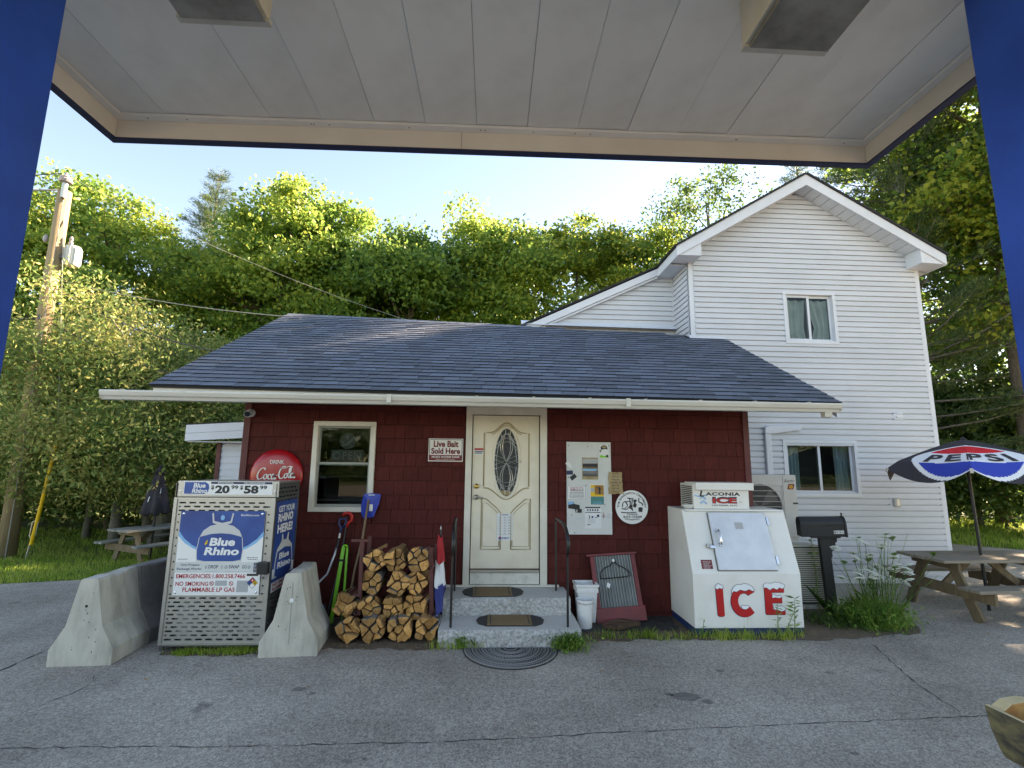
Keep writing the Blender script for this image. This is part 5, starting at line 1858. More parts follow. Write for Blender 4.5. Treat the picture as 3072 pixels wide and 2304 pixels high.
sbox(IX0 + .03, IX1 - .03, sl - .028, sl - .004, .002, .03, 'drip_lip', 'ice_white', ice, .006)
idoor = sbox(2.79, 3.515, .035, sl - .045, .004, .036, 'door', 'steel_sheet', ice, .006)
sbox(2.785, 3.52, .03, sl - .04, .001, .006, 'door_gasket', 'hole', ice)
h0, h1 = .33, .50
MB().tube([S3(2.862, h0, .036), S3(2.862, h0, .075), S3(2.862, h0 + .03, .088), S3(2.862, h1 - .03, .088), S3(2.862, h1, .075), S3(2.862, h1, .036)], .013, 8).build('handle', 'chrome', idoor, smooth=True)
for d_ in (h0, h1):
    sbox(2.84, 2.884, d_ - .02, d_ + .02, .037, .045, 'handle_foot', 'chrome', idoor, .003)
q = MB()
sbox(2.735, 2.80, .285, .325, .004, .04, 'latch', 'chrome', ice, .006)
sbox(2.70, 2.735, .30, .345, .002, .03, 'latch_hasp', 'worn_steel', ice, .004)
for d_ in (.10, .57):
    sbox(3.517, 3.545, d_, d_ + .10, .004, .04, 'hinge', 'chrome', ice, .003)
sbox(2.60, 2.735, .055, .16, .001, .003, 'sticker', 'bait_red', ice)
for i in range(6):
    text('PLEASE KEEP DOOR'[: 8 + (i * 3) % 8], S3(2.618 + (i % 2) * .008, .135 - i * .015, .0042), EX, sv, .10 - (i % 3) * .012, .009, 'print_white', ice)
sbox(3.10, 3.20, .52, .60, .037, .038, 'faded_label', 'print_grey', idoor)
# compressor box on top
bx0, bx1, by0, by1, bz0, bz1 = 2.655, 3.385, 6.40, 6.82, 1.422, 1.735
box = MB().box(bx0, bx1, by0, by1, bz0, bz1).build('compressor_box', 'ice_white', ice, bevel=.006)
MB().box(bx0 + .015, bx1 + .045, by0 - .055, by1 - .1, bz1 - .075, bz1 + .02).build('lid', 'ice_white', box, bevel=.008)
for i in range(11):
    z_ = bz0 + .03 + i * .024
    MB().box(bx0 - .010, bx0 + .002, by0 + .04, by1 - .05, z_, z_ + .012).build('louvre', 'grille', box)
ftext('L', 2.735, 2.80, 1.575, 1.65, by0 - .003, 'print_black', box, bold=.04, shear=.2)
ftext('ACONIA', 2.815, 3.27, 1.588, 1.632, by0 - .003, 'print_black', box, bold=.04, spacing=1.1)
ftext('ICE', 2.90, 3.225, 1.49, 1.575, by0 - .003, 'ice_outline', box, bold=.06)
ftext('ICE', 2.906, 3.219, 1.495, 1.560, by0 - .0045, 'ice_red', box, bold=.03)
ftext('LACONIA, N.H.', 2.895, 3.225, 1.455, 1.478, by0 - .003, 'print_black', box, bold=.015)
ftext('CO.', 3.255, 3.29, 1.50, 1.518, by0 - .003, 'print_black', box)
q = MB()
stroke([(0, .2), (.4, .5), (.9, .3), (.5, 0), (.1, -.4), (.7, -.2), (1.1, -.5)], .1, .22, .5, (2.735, by0 - .003, 1.525), EX, EZ, .085, q)
stroke([(-.2, .3), (.5, .15), (1.6, .35)], .1, .2, .5, (2.69, by0 - .003, 1.565), EX, EZ, .09, q)
q.build('swirl', 'print_light_blue', box, fix=False)
# big letters with snow caps, slightly off the front sheet
yl = yf - .003


def letter(poly, inner=None):
    plate([(x_ - .006, z_ - .005) for x_, z_ in poly], yl, yl + .001, 'ice_outline', ice, 'letter_outline')
    plate(poly, yl - .0016, yl - .0006, 'ice_red', ice, 'letter')


letter([(2.742, .535), (2.83, .53), (2.838, .23), (2.825, .217), (2.775, .217), (2.755, .235)])
C_out = [(3.085 + .165 * math.cos(R(a)), .385 + .175 * math.sin(R(a))) for a in range(38, 323, 12)]
C_in = [(3.085 + .078 * math.cos(R(a)), .385 + .092 * math.sin(R(a))) for a in range(322, 37, -12)]
qC = MB()
no = len(C_out)
C_in_r = list(reversed(C_in))[:no]
ni = min(no, len(C_in_r))
vv = [(x_, yl - .0016, z_) for x_, z_ in C_out[:ni]] + [(x_, yl - .0016, z_) for x_, z_ in C_in_r[:ni]]
qC.add(vv, [(i, i + 1, ni + i + 1, ni + i) for i in range(ni - 1)])
qC.build('letter', 'ice_red', ice, fix=False)
qC2 = MB().add([(x_ - .007, yl - .0004, z_ - .005) for x_, y_, z_ in vv], [(i, i + 1, ni + i + 1, ni + i) for i in range(ni - 1)])
qC2.build('letter_outline', 'ice_outline', ice, fix=False)
letter([(3.335, .545), (3.575, .545), (3.575, .485), (3.425, .485), (3.425, .425), (3.545, .425), (3.545, .365), (3.425, .365), (3.425, .295), (3.575, .295), (3.575, .235), (3.35, .235), (3.335, .25)])


def snowcap(pts, nm='snow_cap'):
    plate([(x_ * 1.0, z_) for x_, z_ in pts], yl - .0032, yl - .002, 'snow_paint', ice, nm)
    ribbon_ = MB().tube([(x_, yl - .0034, z_) for x_, z_ in pts + pts[:1]], .0022, 4)
    ribbon_.build('cap_outline', 'ice_outline', ice)


snowcap([(2.737, .53), (2.735, .55), (2.752, .575), (2.775, .592), (2.80, .575), (2.835, .56), (2.838, .535), (2.81, .525), (2.79, .535), (2.765, .52)])
snowcap([(2.93, .47), (2.935, .51), (2.96, .55), (3.0, .575), (3.05, .575), (3.09, .59), (3.14, .58), (3.19, .55), (3.215, .51), (3.19, .498), (3.15, .52), (3.10, .50), (3.04, .515), (2.99, .49), (2.96, .50)])
snowcap([(3.035, .325), (3.06, .345), (3.10, .338), (3.13, .342), (3.135, .315), (3.10, .295), (3.06, .298)])
snowcap([(3.325, .535), (3.325, .575), (3.36, .595), (3.42, .59), (3.47, .605), (3.53, .595), (3.585, .575), (3.585, .545), (3.55, .525), (3.52, .54), (3.49, .515), (3.44, .535), (3.40, .51), (3.36, .54)])
snowcap([(3.425, .455), (3.44, .47), (3.48, .445), (3.53, .455), (3.55, .435), (3.51, .42), (3.46, .428), (3.425, .42)])
snowcap([(3.425, .33), (3.44, .35), (3.48, .33), (3.53, .335), (3.575, .315), (3.575, .285), (3.53, .27), (3.49, .285), (3.445, .29)])
mat('rust_streak', (0.62, 0.57, 0.47), 0.5, col2=(0.76, 0.75, 0.72), scale=14, stretch=(5, 1, .5))
for x_, w_, z_ in ((3.06, .012, .215), (3.10, .02, .21), (3.145, .016, .213), (3.0, .008, .216)):
    plate([(x_, z_), (x_ + w_, z_), (x_ + w_ * .7, .11), (x_ + w_ * .3, .105)], yl, yl + .001, 'rust_streak', ice, 'stain')
t = tag(MB().lathe([(.052, 0), (.07, .045), (.074, .05), (.066, .05), (.05, .008), (.001, .006)], (2.60, 6.44, 1.424), 20).build('bowl', 'ice_white', smooth=True), 'small white plastic bowl on top of the ice freezer', 'bowl')

# ================================================================== outdoor units behind the freezer
hp_ = thing('heat_pump', 'grey heat pump outdoor unit with round fan above the ice freezer corner', 'heat pump', (4.6, 8.1, 0))
a0, a1, y0_, y1_ = 4.02, 4.99, 7.93, 8.30
MB().box(a0, a1, y0_, y1_, .86, 1.835).build('casing', 'hvac', hp_, bevel=.012)
MB().box(a0 + .02, a1 - .02, y0_ + .02, y1_ - .02, .80, .858).build('stand', 'hvac', hp_)
for xx in (a0 + .1, a1 - .15):
    MB().box(xx, xx + .05, y0_ + .05, YH - .02, .74, .798).build('wall_bracket', 'galvanised', hp_)
fcx, fcz, fr = 4.37, 1.33, .36
MB().prism(ellipse(fcx, fcz, fr, fr, 36), y0_ - .004, y0_ + .004).build('fan_opening', 'grille', hp_)
MB().tube([(fcx + fr * math.cos(R(a)), y0_ - .006, fcz + fr * math.sin(R(a))) for a in range(0, 361, 10)], .012, 6).build('fan_ring', 'hvac', hp_, smooth=True)
for k_ in range(3):
    a = R(120 * k_ + 20)
    MB().prism([(fcx, fcz), (fcx + .32 * math.cos(a), fcz + .32 * math.sin(a)), (fcx + .33 * math.cos(a + .7), fcz + .33 * math.sin(a + .7))], y0_ - .008, y0_ - .005).build('fan_blade', 'galv_dark', hp_)
for i in range(9):
    z_ = 1.0 + i * .083
    MB().tube([(4.03, y0_ - .02, z_), (4.74, y0_ - .02, z_)], .005, 5).build('guard_wire', 'hvac', hp_)
for xx in (4.03, 4.74):
    MB().tube([(xx, y0_ - .02, 1.0), (xx, y0_ - .02, 1.664)], .006, 5).build('guard_wire', 'hvac', hp_)
MB().box(4.765, 4.77, y0_ - .0015, y0_ + .001, .88, 1.82).build('panel_seam', 'grille', hp_)
for a in (90, 210, 330):
    c_, s_ = math.cos(R(a)), math.sin(R(a))
    k_ = .011
    px, pz = 4.815 + .017 * c_, 1.735 + .017 * s_
    plate([(px - c_ * .016, pz - s_ * .016), (px - s_ * k_ * .8, pz + c_ * k_ * .8), (px + c_ * .016, pz + s_ * .016), (px + s_ * k_ * .8, pz - c_ * k_ * .8)], y0_ - .002, y0_ - .0005, 'print_black', hp_, 'emblem')
ftext('MITSUBISHI', 4.845, 4.955, 1.738, 1.752, y0_ - .002, 'print_black', hp_, bold=.02)
ftext('ELECTRIC', 4.845, 4.945, 1.716, 1.730, y0_ - .002, 'print_black', hp_, bold=.02)
plate([(4.835, 1.605), (4.935, 1.605), (4.96, 1.69), (4.86, 1.69)], y0_ - .002, y0_ - .0005, 'bait_red', hp_, 'badge')
ftext('H2i', 4.868, 4.928, 1.622, 1.672, y0_ - .003, 'print_yellow', hp_, bold=.03, shear=.15)
MB().box(a1 - .075, a1 + .004, y0_ - .004, y0_ + .06, 1.375, 1.40).build('grip_recess', 'grille', hp_)
# pipe cover down the house wall
pc = thing('pipe_cover', 'white elbowed pipe cover on the house wall above the heat pump', 'pipe cover', (4.72, YH - .05, 1.84))
q = MB()
pts = [(4.95, YH - .06, 1.5), (4.95, YH - .06, 2.46)]
MB().box(4.905, 5.015, YH - .09, YH - .017, 1.6, 2.56).build('vertical_duct', 'white_trim', pc, bevel=.02, seg=3)
MB().add([(4.895, YH - .105, 2.53), (5.03, YH - .105, 2.53), (5.55, YH - .105, 2.60), (5.58, YH - .10, 2.63), (5.58, YH - .10, 2.70), (4.99, YH - .105, 2.685), (4.905, YH - .105, 2.65),
          (4.895, YH - .014, 2.53), (5.03, YH - .014, 2.53), (5.55, YH - .014, 2.60), (5.58, YH - .014, 2.63), (5.58, YH - .014, 2.70), (4.99, YH - .014, 2.685), (4.905, YH - .014, 2.65)],
         [(0, 1, 2, 3, 4, 5, 6), (13, 12, 11, 10, 9, 8, 7)] + [(i, (i + 1) % 7, 7 + (i + 1) % 7, 7 + i) for i in range(7)]).build('elbow', 'white_trim', pc, bevel=.02, seg=3)
ac = thing('condenser_unit', 'beige louvred condenser unit standing low between freezer and mailbox', 'air conditioner', (4.75, 7.4, 0))
ax0, ax1, ay0, ay1 = 3.92, 4.86, 7.20, 7.52
MB().box(ax0, ax1 - .035, ay0, ay1, .06, .83).build('casing', 'grille', ac)
MB().box(ax1 - .033, ax1, ay0 - .012, ay1, .05, .84).build('side_casing', 'hvac_beige', ac, bevel=.006)
MB().box(ax0, ax1 - .034, ay0 - .01, ay1, .832, .85).build('top_casing', 'hvac_beige', ac, bevel=.006)
for i in range(26):
    z_ = .085 + i * .0285
    MB().box(ax0, ax1 - .035, ay0 - .014, ay0 - .001, z_, z_ + .013).build('louvre', 'hvac_beige', ac)
MB().box(ax0 - .05, ax1 + .05, ay0 - .05, ay1 + .05, 0.004, .05).build('pad', 'concrete', ac)

# ================================================================== mailbox
mb = thing('mailbox', 'black rural mailbox numbered 1004 on a black post', 'mailbox', (4.80, 7.03, 0), rz=R(-24), rx=0)
# local frame: box runs along x, door end at +x; post at origin
mb.rotation_euler = (0, R(-2.5), R(-16))
MB().box(-.06, .06, -.055, .055, 0, .985).build('post', 'mail_black', mb, local=True, bevel=.006)
MB().prism([(.062, .98), (.17, .98), (.165, .93), (.14, .915), (.145, .86), (.115, .82), (.085, .80), (.088, .74), (.062, .70)], -.025, .025).build('bracket', 'mail_black', mb, local=True, bevel=.004)
MB().box(-.16, .20, -.075, .075, .987, 1.005).build('mount_board', 'mail_black', mb, local=True)


def mailarch(w, h, n=12):
    return [(-w, 0), (w, 0)] + [(w * math.cos(math.pi * i / n), h - w + w * math.sin(math.pi * i / n)) for i in range(n + 1)]


ar = [(p[0], p[1] + 1.006) for p in mailarch(.10, .27)]
MB().prism(ar, -.30, .255, axis='X').build('box', 'mail_black', mb, local=True, bevel=.006)
ar2 = [(p[0], p[1] + 1.0) for p in mailarch(.107, .282)]
bd = MB().prism(ar2, .256, .285, axis='X').build('door', 'mail_black', mb, local=True, bevel=.006)
MB().lathe([(.008, 0), (.008, .015), (.015, .022), (.012, .036), (.001, .042)], (.27, 0, 1.28), 10).build('knob', 'mail_black', mb, local=True)
MB().box(.03, .25, -.125, -.119, 1.165, 1.18).build('flag', 'mail_black', mb, local=True)
nb = MB().box(.11, .245, -.1035, -.101, 1.045, 1.095).build('number_plate', 'print_black', mb, local=True)
for i, ch in enumerate('1004'):
    MB().box(.115 + i * .032, .143 + i * .032, -.1045, -.1037, 1.048, 1.092).build('number_sticker', 'print_white', nb)
    text(ch, (.120 + i * .032, -.1052, 1.053), EX, EZ, .016, .034, 'print_black', nb, bold=.03)

# ================================================================== firewood, rack and tools
def clip_poly(poly, n, d):
    out = []
    for i in range(len(poly)):
        a, c = poly[i], poly[(i + 1) % len(poly)]
        da, dc = a[0] * n[0] + a[1] * n[1] - d, c[0] * n[0] + c[1] * n[1] - d
        if da <= 0:
            out.append(a)
        if (da < 0 < dc) or (dc < 0 < da):
            f = da / (da - dc)
            out.append((a[0] + (c[0] - a[0]) * f, a[1] + (c[1] - a[1]) * f))
    return out


def firewood(x, y, z, r, label, seed, L=.40, rz=0.0, rx=0.0, n=8, wrap=True, sq=1.0):
    rr = random.Random(seed)
    t = thing('firewood_bundle', label, 'firewood', (x, y, z), rz, group='shrink-wrapped firewood bundles', rx=rx)
    seeds = []
    while len(seeds) < n:
        a, q = rr.uniform(0, 6.283), r * math.sqrt(rr.uniform(0.0, .8))
        p = (q * math.cos(a), q * math.sin(a) * sq)
        if all((p[0] - s[0]) ** 2 + (p[1] - s[1]) ** 2 > (r * .48) ** 2 for s in seeds) or rr.random() < .02:
            seeds.append(p)
    hull = [(r * math.cos(2 * math.pi * i / 18) * rr.uniform(.86, 1.08), r * sq * math.sin(2 * math.pi * i / 18) * rr.uniform(.86, 1.08)) for i in range(18)]
    hull = [(x_ * (1.0 + .12 * math.cos(4 * math.atan2(z_, x_) + seed)), z_ * (1.0 + .12 * math.cos(4 * math.atan2(z_, x_) + seed))) for x_, z_ in hull]
    for i, s in enumerate(seeds):
        poly = hull
        for j, s2 in enumerate(seeds):
            if i == j:
                continue
            nx, nz = s2[0] - s[0], s2[1] - s[1]
            mx, mz = (s[0] + s2[0]) / 2, (s[1] + s2[1]) / 2
            poly = clip_poly(poly, (nx, nz), nx * mx + nz * mz)
        if len(poly) < 3:
            continue
        cx, cz = sum(p[0] for p in poly) / len(poly), sum(p[1] for p in poly) / len(poly)
        k = rr.uniform(.82, .93)
        ra = rr.uniform(-.16, .16)
        poly = [(cx + ((p[0] - cx) * math.cos(ra) - (p[1] - cz) * math.sin(ra)) * k, cz + ((p[0] - cx) * math.sin(ra) + (p[1] - cz) * math.cos(ra)) * k) for p in poly]
        # merge very close points
        pp = []
        for p in poly:
            if not pp or (p[0] - pp[-1][0]) ** 2 + (p[1] - pp[-1][1]) ** 2 > .008 ** 2:
                pp.append(p)
        if len(pp) < 3:
            continue
        yo = rr.uniform(-.055, .045)
        MB().prism(pp, yo, yo + L, mi=1 if rr.random() < .7 else 2, mi_end=0).build('log', ['log_end', 'log_side', 'bark_grey'], t, local=True, bevel=.004, seg=1)
    if wrap:
        q = MB()
        vv = []
        ns = 26
        for j in range(5):
            for i in range(ns):
                a = 2 * math.pi * i / ns
                f = 1.045 + rr.uniform(-.02, .025)
                vv.append((r * f * math.cos(a), .03 + (L - .05) * j / 4 + rr.uniform(-.008, .008), r * sq * f * math.sin(a)))
        q.add(vv, [(j * ns + i, j * ns + (i + 1) % ns, (j + 1) * ns + (i + 1) % ns, (j + 1) * ns + i) for j in range(4) for i in range(ns)])
        q.build('plastic_wrap', 'film', t, local=True, smooth=True, fix=False)
    return t


fw = [(-1.50, 5.93, .135, .135, 'firewood bundle on the ground nearest the pale barrier, bottom left', 1, 0),
      (-1.225, 5.92, .145, .145, 'second firewood bundle from the barrier in the ground row', 2, 0),
      (-.925, 5.92, .145, .145, 'third firewood bundle from the barrier in the ground row', 3, 0),
      (-.635, 5.94, .140, .14, 'firewood bundle on the ground nearest the granite steps', 4, 0),
      (-1.585, 5.98, .375, .13, 'firewood bundle tilted on top of the leftmost ground bundle', 5, -.28)]
for (x, y, z, r, lab, sd, tw) in fw:
    firewood(x, y, z, r, lab, sd, rz=tw, n=7)
cols, rows_ = (-1.285, -1.025, -.765), (.335, .585, .835)
names = (('left', 'middle', 'right'), ('lowest', 'middle', 'top'))
for j, z in enumerate(rows_):
    for i, x in enumerate(cols):
        firewood(x + rnd.uniform(-.035, .035), 6.10 + rnd.uniform(-.05, .05), z + rnd.uniform(-.02, .02), .14 + rnd.uniform(-.014, .010), 'firewood bundle in the rack, %s row, %s of three' % (names[1][j], names[0][i]), 20 + j * 3 + i, n=8, rz=rnd.uniform(-.1, .1), wrap=(j + i) % 2 == 0)
rk = thing('firewood_rack', 'dark red wooden rack holding the stacked firewood', 'rack', (-1.0, 6.3, 0))
MB().bar((-1.425, 6.13, 0), (-1.432, 6.13, 1.06), .045, .045, up=(0, 1, 0)).build('upright', 'rack_red', rk, bevel=.004)
MB().bar((-1.425, 6.50, 0), (-1.432, 6.50, 1.06), .045, .045, up=(0, 1, 0)).build('upright', 'rack_red', rk, bevel=.004)
MB().bar((-.585, 6.12, 0), (-.635, 6.12, .97), .05, .05, up=(0, 1, 0)).build('upright', 'rack_red', rk, bevel=.004)
MB().bar((-.56, 6.50, 0), (-.60, 6.50, .97), .05, .05, up=(0, 1, 0)).build('upright', 'rack_red', rk, bevel=.004)
MB().box(-1.56, -1.36, 6.11, 6.14, 1.045, 1.075).build('cross_peg', 'rack_red', rk, bevel=.004)
MB().box(-.70, -.59, 6.08, 6.16, .972, .985).build('cap', 'rack_red', rk, bevel=.003)
for yy in (6.14, 6.48):
    MB().box(-1.40, -.61, yy - .02, yy + .02, .155, .195).build('rail', 'rack_red', rk)
MB().bar((-.62, 6.10, .72), (-.585, 6.09, .80), .03, .02).build('nailed_block', 'rack_red', rk)

t = thing('snow_shovel', 'upturned blue snow shovel with wooden handle against the window corner', 'shovel', (-1.62, 6.5, 0))
P0, P1 = Vector((-1.66, 6.42, .02)), Vector((-1.53, 6.78, 1.40))
MB().tube([P0, P0.lerp(P1, .25) + Vector((-.008, 0, 0)), P0.lerp(P1, .45) + Vector((-.012, 0, 0)), P0.lerp(P1, .7) + Vector((.004, 0, 0)), P1 + Vector((0, -.035, .08))], [.014, .015, .016, .017, .013], 8).build('handle', 'shovel_wood', t, smooth=True)
q = MB()
bl = [(-.11, 1.30), (-.075, 1.24), (.055, 1.255), (.085, 1.34), (.115, 1.42), (.135, 1.545), (.02, 1.565), (-.085, 1.55), (-.118, 1.42)]
cx_ = -1.52
for dy, dyc in ((0, .0), (.008, .008)):
    pass
vv = [(cx_ + x_, 6.775 + .035 * (abs(x_) / .12), z_) for x_, z_ in bl] + [(cx_, 6.765, 1.42)]
n = len(bl)
q.add(vv, [(i, (i + 1) % n, n) for i in range(n)])
o = q.build('blade', 'shovel_blue', t, fix=False)
md = o.modifiers.new('thickness', 'SOLIDIFY')
md.thickness = .006
MB().box(cx_ + .0, cx_ + .045, 6.762, 6.766, 1.335, 1.42).build('label_sticker', 'print_white', t)
MB().box(cx_ - .02, cx_ + .06, 6.768, 6.772, 1.535, 1.545).build('wear_edge', 'print_white', t)

t = thing('scoop_shovel', 'snow scoop with navy D-grip and bent silver shaft behind the barrier', 'shovel', (-1.95, 6.5, 0))
MB().tube([(-2.06, 6.35, .28), (-2.05, 6.42, .47), (-1.955, 6.6, .58), (-1.90, 6.68, .80), (-1.885, 6.70, .90)], .014, 8).build('shaft', 'alu', t, smooth=True)
MB().tube([(-1.886, 6.70, .88), (-1.868, 6.72, 1.0)], .018, 8).build('sleeve', 'print_black', t)
MB().tube([(-1.868, 6.72, 1.0), (-1.862, 6.725, 1.06)], .015, 8).build('shaft_top', 'alu', t)
q = MB().tube([(-1.862, 6.725, 1.05), (-1.855, 6.73, 1.12), (-1.885, 6.735, 1.17), (-1.885, 6.74, 1.235), (-1.80, 6.74, 1.24), (-1.805, 6.735, 1.17), (-1.845, 6.73, 1.12)], .015, 8)
q.build('grip', 'shovel_navy', t, smooth=True)
MB().box(-2.25, -1.86, 6.28, 6.34, .0, .30).build('scoop', 'shovel_navy', t, bevel=.02)
t = thing('red_grip_shovel', 'shovel with red D-grip and black shaft under the window', 'shovel', (-1.85, 6.6, 0))
MB().tube([(-1.90, 6.45, .03), (-1.83, 6.66, .62), (-1.80, 6.75, 1.14)], .014, 8).build('shaft', 'print_black', t)
MB().tube([(-1.795, 6.755, 1.13), (-1.785, 6.76, 1.175), (-1.735, 6.765, 1.22), (-1.735, 6.765, 1.275), (-1.775, 6.765, 1.31), (-1.83, 6.765, 1.305), (-1.85, 6.765, 1.275)], [.018, .02, .02, .02, .02, .02, .018], 8).build('grip', 'shovel_red', t, smooth=True)
t = thing('green_strap_frame', 'lime green narrow folded frame leaning beside the firewood rack', 'frame', (-1.78, 6.5, 0))
MB().bar((-1.83, 6.45, .05), (-1.79, 6.66, .90), .045, .02, up=(0, 1, 0)).build('leg', 'lime', t, bevel=.006)
MB().bar((-1.70, 6.46, .05), (-1.745, 6.67, .89), .030, .02, up=(0, 1, 0)).build('leg', 'lime', t, bevel=.006)
MB().tube([(-1.80, 6.66, .89), (-1.79, 6.665, .915), (-1.765, 6.668, .92), (-1.74, 6.668, .90)], .014, 6).build('top_bend', 'lime', t)
MB().box(-1.825, -1.755, 6.60, 6.64, .735, .76).build('buckle', 'print_black', t)
t = thing('plant_pot', 'black nursery pot behind the firewood rack, on the ground', 'pot', (-1.62, 6.66, 0))
MB().lathe([(.10, .004), (.125, .30), (.14, .30), (.14, .34), (.125, .34), (.12, .30), (.001, .28)], (-1.63, 6.64, 0), 20).build('shell', 'pot_black', t, smooth=False)
MB().box(-1.70, -1.68, 6.512, 6.516, .25, .28).build('label_sticker', 'print_white', t)
fl = thing('furled_flag', 'furled red, white and blue flag leaning beside the iron handrail', 'flag', (-.5, 6.1, 0))
MB().tube([(-.50, 6.05, .02), (-.535, 6.25, 1.17)], .010, 8).build('staff', 'print_black', fl)
MB().lathe([(.008, 0), (.012, .02), (.006, .045), (.001, .06)], (-.536, 6.25, 1.16), 10).build('finial', 'came', fl)


def cloth(z0, z1, r0, r1, m_, seed):
    rr = random.Random(seed)
    q = MB()
    ns, nz = 22, 10
    vv = []
    for j in range(nz + 1):
        f = j / nz
        zz = z0 + (z1 - z0) * f
        g = (zz - .02) / 1.15
        cx, cy = -.50 - .035 * g, 6.05 + .20 * g - .02
        for i in range(ns):
            a = 2 * math.pi * i / ns
            rad = (r0 + (r1 - r0) * f) * (1 + .28 * math.sin(3 * a + f * 3 + seed) + .1 * math.sin(7 * a))
            vv.append((cx + rad * math.cos(a), cy + rad * .8 * math.sin(a), zz + .02 * math.sin(2 * a + seed)))
    q.add(vv, [(j * ns + i, j * ns + (i + 1) % ns, (j + 1) * ns + (i + 1) % ns, (j + 1) * ns + i) for j in range(nz) for i in range(ns)])
    return q.build('cloth', m_, fl, smooth=True, fix=False)


cloth(.80, 1.10, .045, .026, 'flag_red', 1)
cloth(.55, .81, .058, .046, 'flag_white', 2)
cloth(.27, .57, .03, .06, 'flag_blue', 3)

# ================================================================== things right of the steps
t = thing('white_bucket', 'round white bucket with wire bail, front of the two by the steps', 'bucket', (1.235, 6.40, .011))
MB().lathe([(.085, 0), (.105, .30), (.112, .30), (.112, .325), (.103, .325), (.083, .012), (.001, .010)], n=24).build('pail', 'bucket', t, local=True, smooth=False)
MB().tube([(-.112, 0, .315), (-.08, -.085, .29), (0, -.118, .283), (.08, -.085, .29), (.112, 0, .315)], .004, 5).build('bail', 'worn_steel', t, local=True)
t = thing('square_bucket', 'square white bucket standing behind the round one', 'bucket', (1.30, 6.66, .011))


def sq(h, hz):
    return [(-h, -h * .9, hz), (h, -h * .9, hz), (h, h * .9, hz), (-h, h * .9, hz)]


q = MB()
lv = [(.105, 0), (.125, .36), (.138, .36), (.138, .40), (.133, .40), (.133, .43), (.148, .43), (.148, .46), (.125, .46), (.105, .30)]
vv = [p for h, z in lv for p in sq(h, z)]
q.add(vv, [(j * 4 + i, j * 4 + (i + 1) % 4, (j + 1) * 4 + (i + 1) % 4, (j + 1) * 4 + i) for j in range(len(lv) - 1) for i in range(4)] + [(0, 3, 2, 1), tuple(len(vv) - 4 + i for i in range(4))])
q.build('pail', 'bucket', t, local=True, bevel=.01)
wb = thing('washboard', 'red wooden frame with corrugated tin panel leaning on the wall', 'washboard', (1.74, 6.58, .011), rx=R(-14))
wb.rotation_euler = (R(-17), R(-3), R(3))
MB().box(-.325, .325, -.03, .03, .0, .175).build('bottom_board', 'wash_red', wb, local=True, bevel=.004)
for s_ in (-1, 1):
    MB().box(s_ * .275 - .028, s_ * .275 + .028, -.02, .02, .176, .80).build('side_rail', 'wash_red', wb, local=True, bevel=.004)
MB().box(-.35, .33, -.03, .03, .802, .83).build('top_rail', 'wash_red', wb, local=True, bevel=.004)
q = MB()
nx = 120
vv = []
for j, z in enumerate((.177, .80)):
    for i in range(nx + 1):
        x = -.246 + .492 * i / nx
        vv.append((x, .013 * math.sin(i / nx * 2 * math.pi * 13), z))
q.add(vv, [(i, i + 1, nx + 2 + i, nx + 1 + i) for i in range(nx)])
q.build('corrugated_panel', 'tin', wb, local=True, smooth=True, fix=False)
MB().tube([(-.20, -.02, .52), (-.19, -.02, .60), (-.13, -.02, .65), (-.05, -.02, .675), (-.01, -.02, .72), (0, -.022, .745), (.01, -.02, .72), (.06, -.02, .67), (.14, -.02, .63), (.19, -.02, .58), (.20, -.02, .535), (.10, -.02, .525), (-.05, -.02, .522), (-.20, -.02, .52)], .008, 6).build('iron_hook', 'print_black', wb, local=True, smooth=True)
MB().lathe([(.001, -.03), (.018, -.028), (.02, -.02)], (0, -.004, .735), 12, axis='Y').build('knob', 'print_white', wb, local=True)
MB().add([(-.14, -.022, .42), (-.10, -.022, .40), (-.08, -.022, .45), (-.12, -.022, .475)], [(0, 1, 2, 3)]).build('paper_tag', 'print_white', wb, local=True)
ig = thing('iron_grate', 'rusty iron grate lying on the ground sheet below the washboard', 'grate', (1.66, 6.42, .012), rz=R(12))
for (a, c) in (((-.24, -.05), (-.10, -.15)), ((-.10, -.15), (.25, -.06)), ((.25, -.06), (.10, .12)), ((.10, .12), (-.24, -.05))):
    MB().bar((a[0], a[1], .03), (c[0], c[1], .03), .03, .045).build('frame_bar', 'rust', ig, local=True, bevel=.004)
for i in range(4):
    f_ = (i + 1) / 5
    MB().tube([(-.24 + .34 * f_, -.05 + .17 * f_, .05), (-.10 + .35 * f_, -.15 + .09 * f_, .05)], .012, 6).build('cross_bar', 'rust', ig, local=True)
MB().tube([(-.12, .02, .055), (-.02, -.03, .075), (.08, -.05, .055)], .013, 6).build('handle', 'rust', ig, local=True)

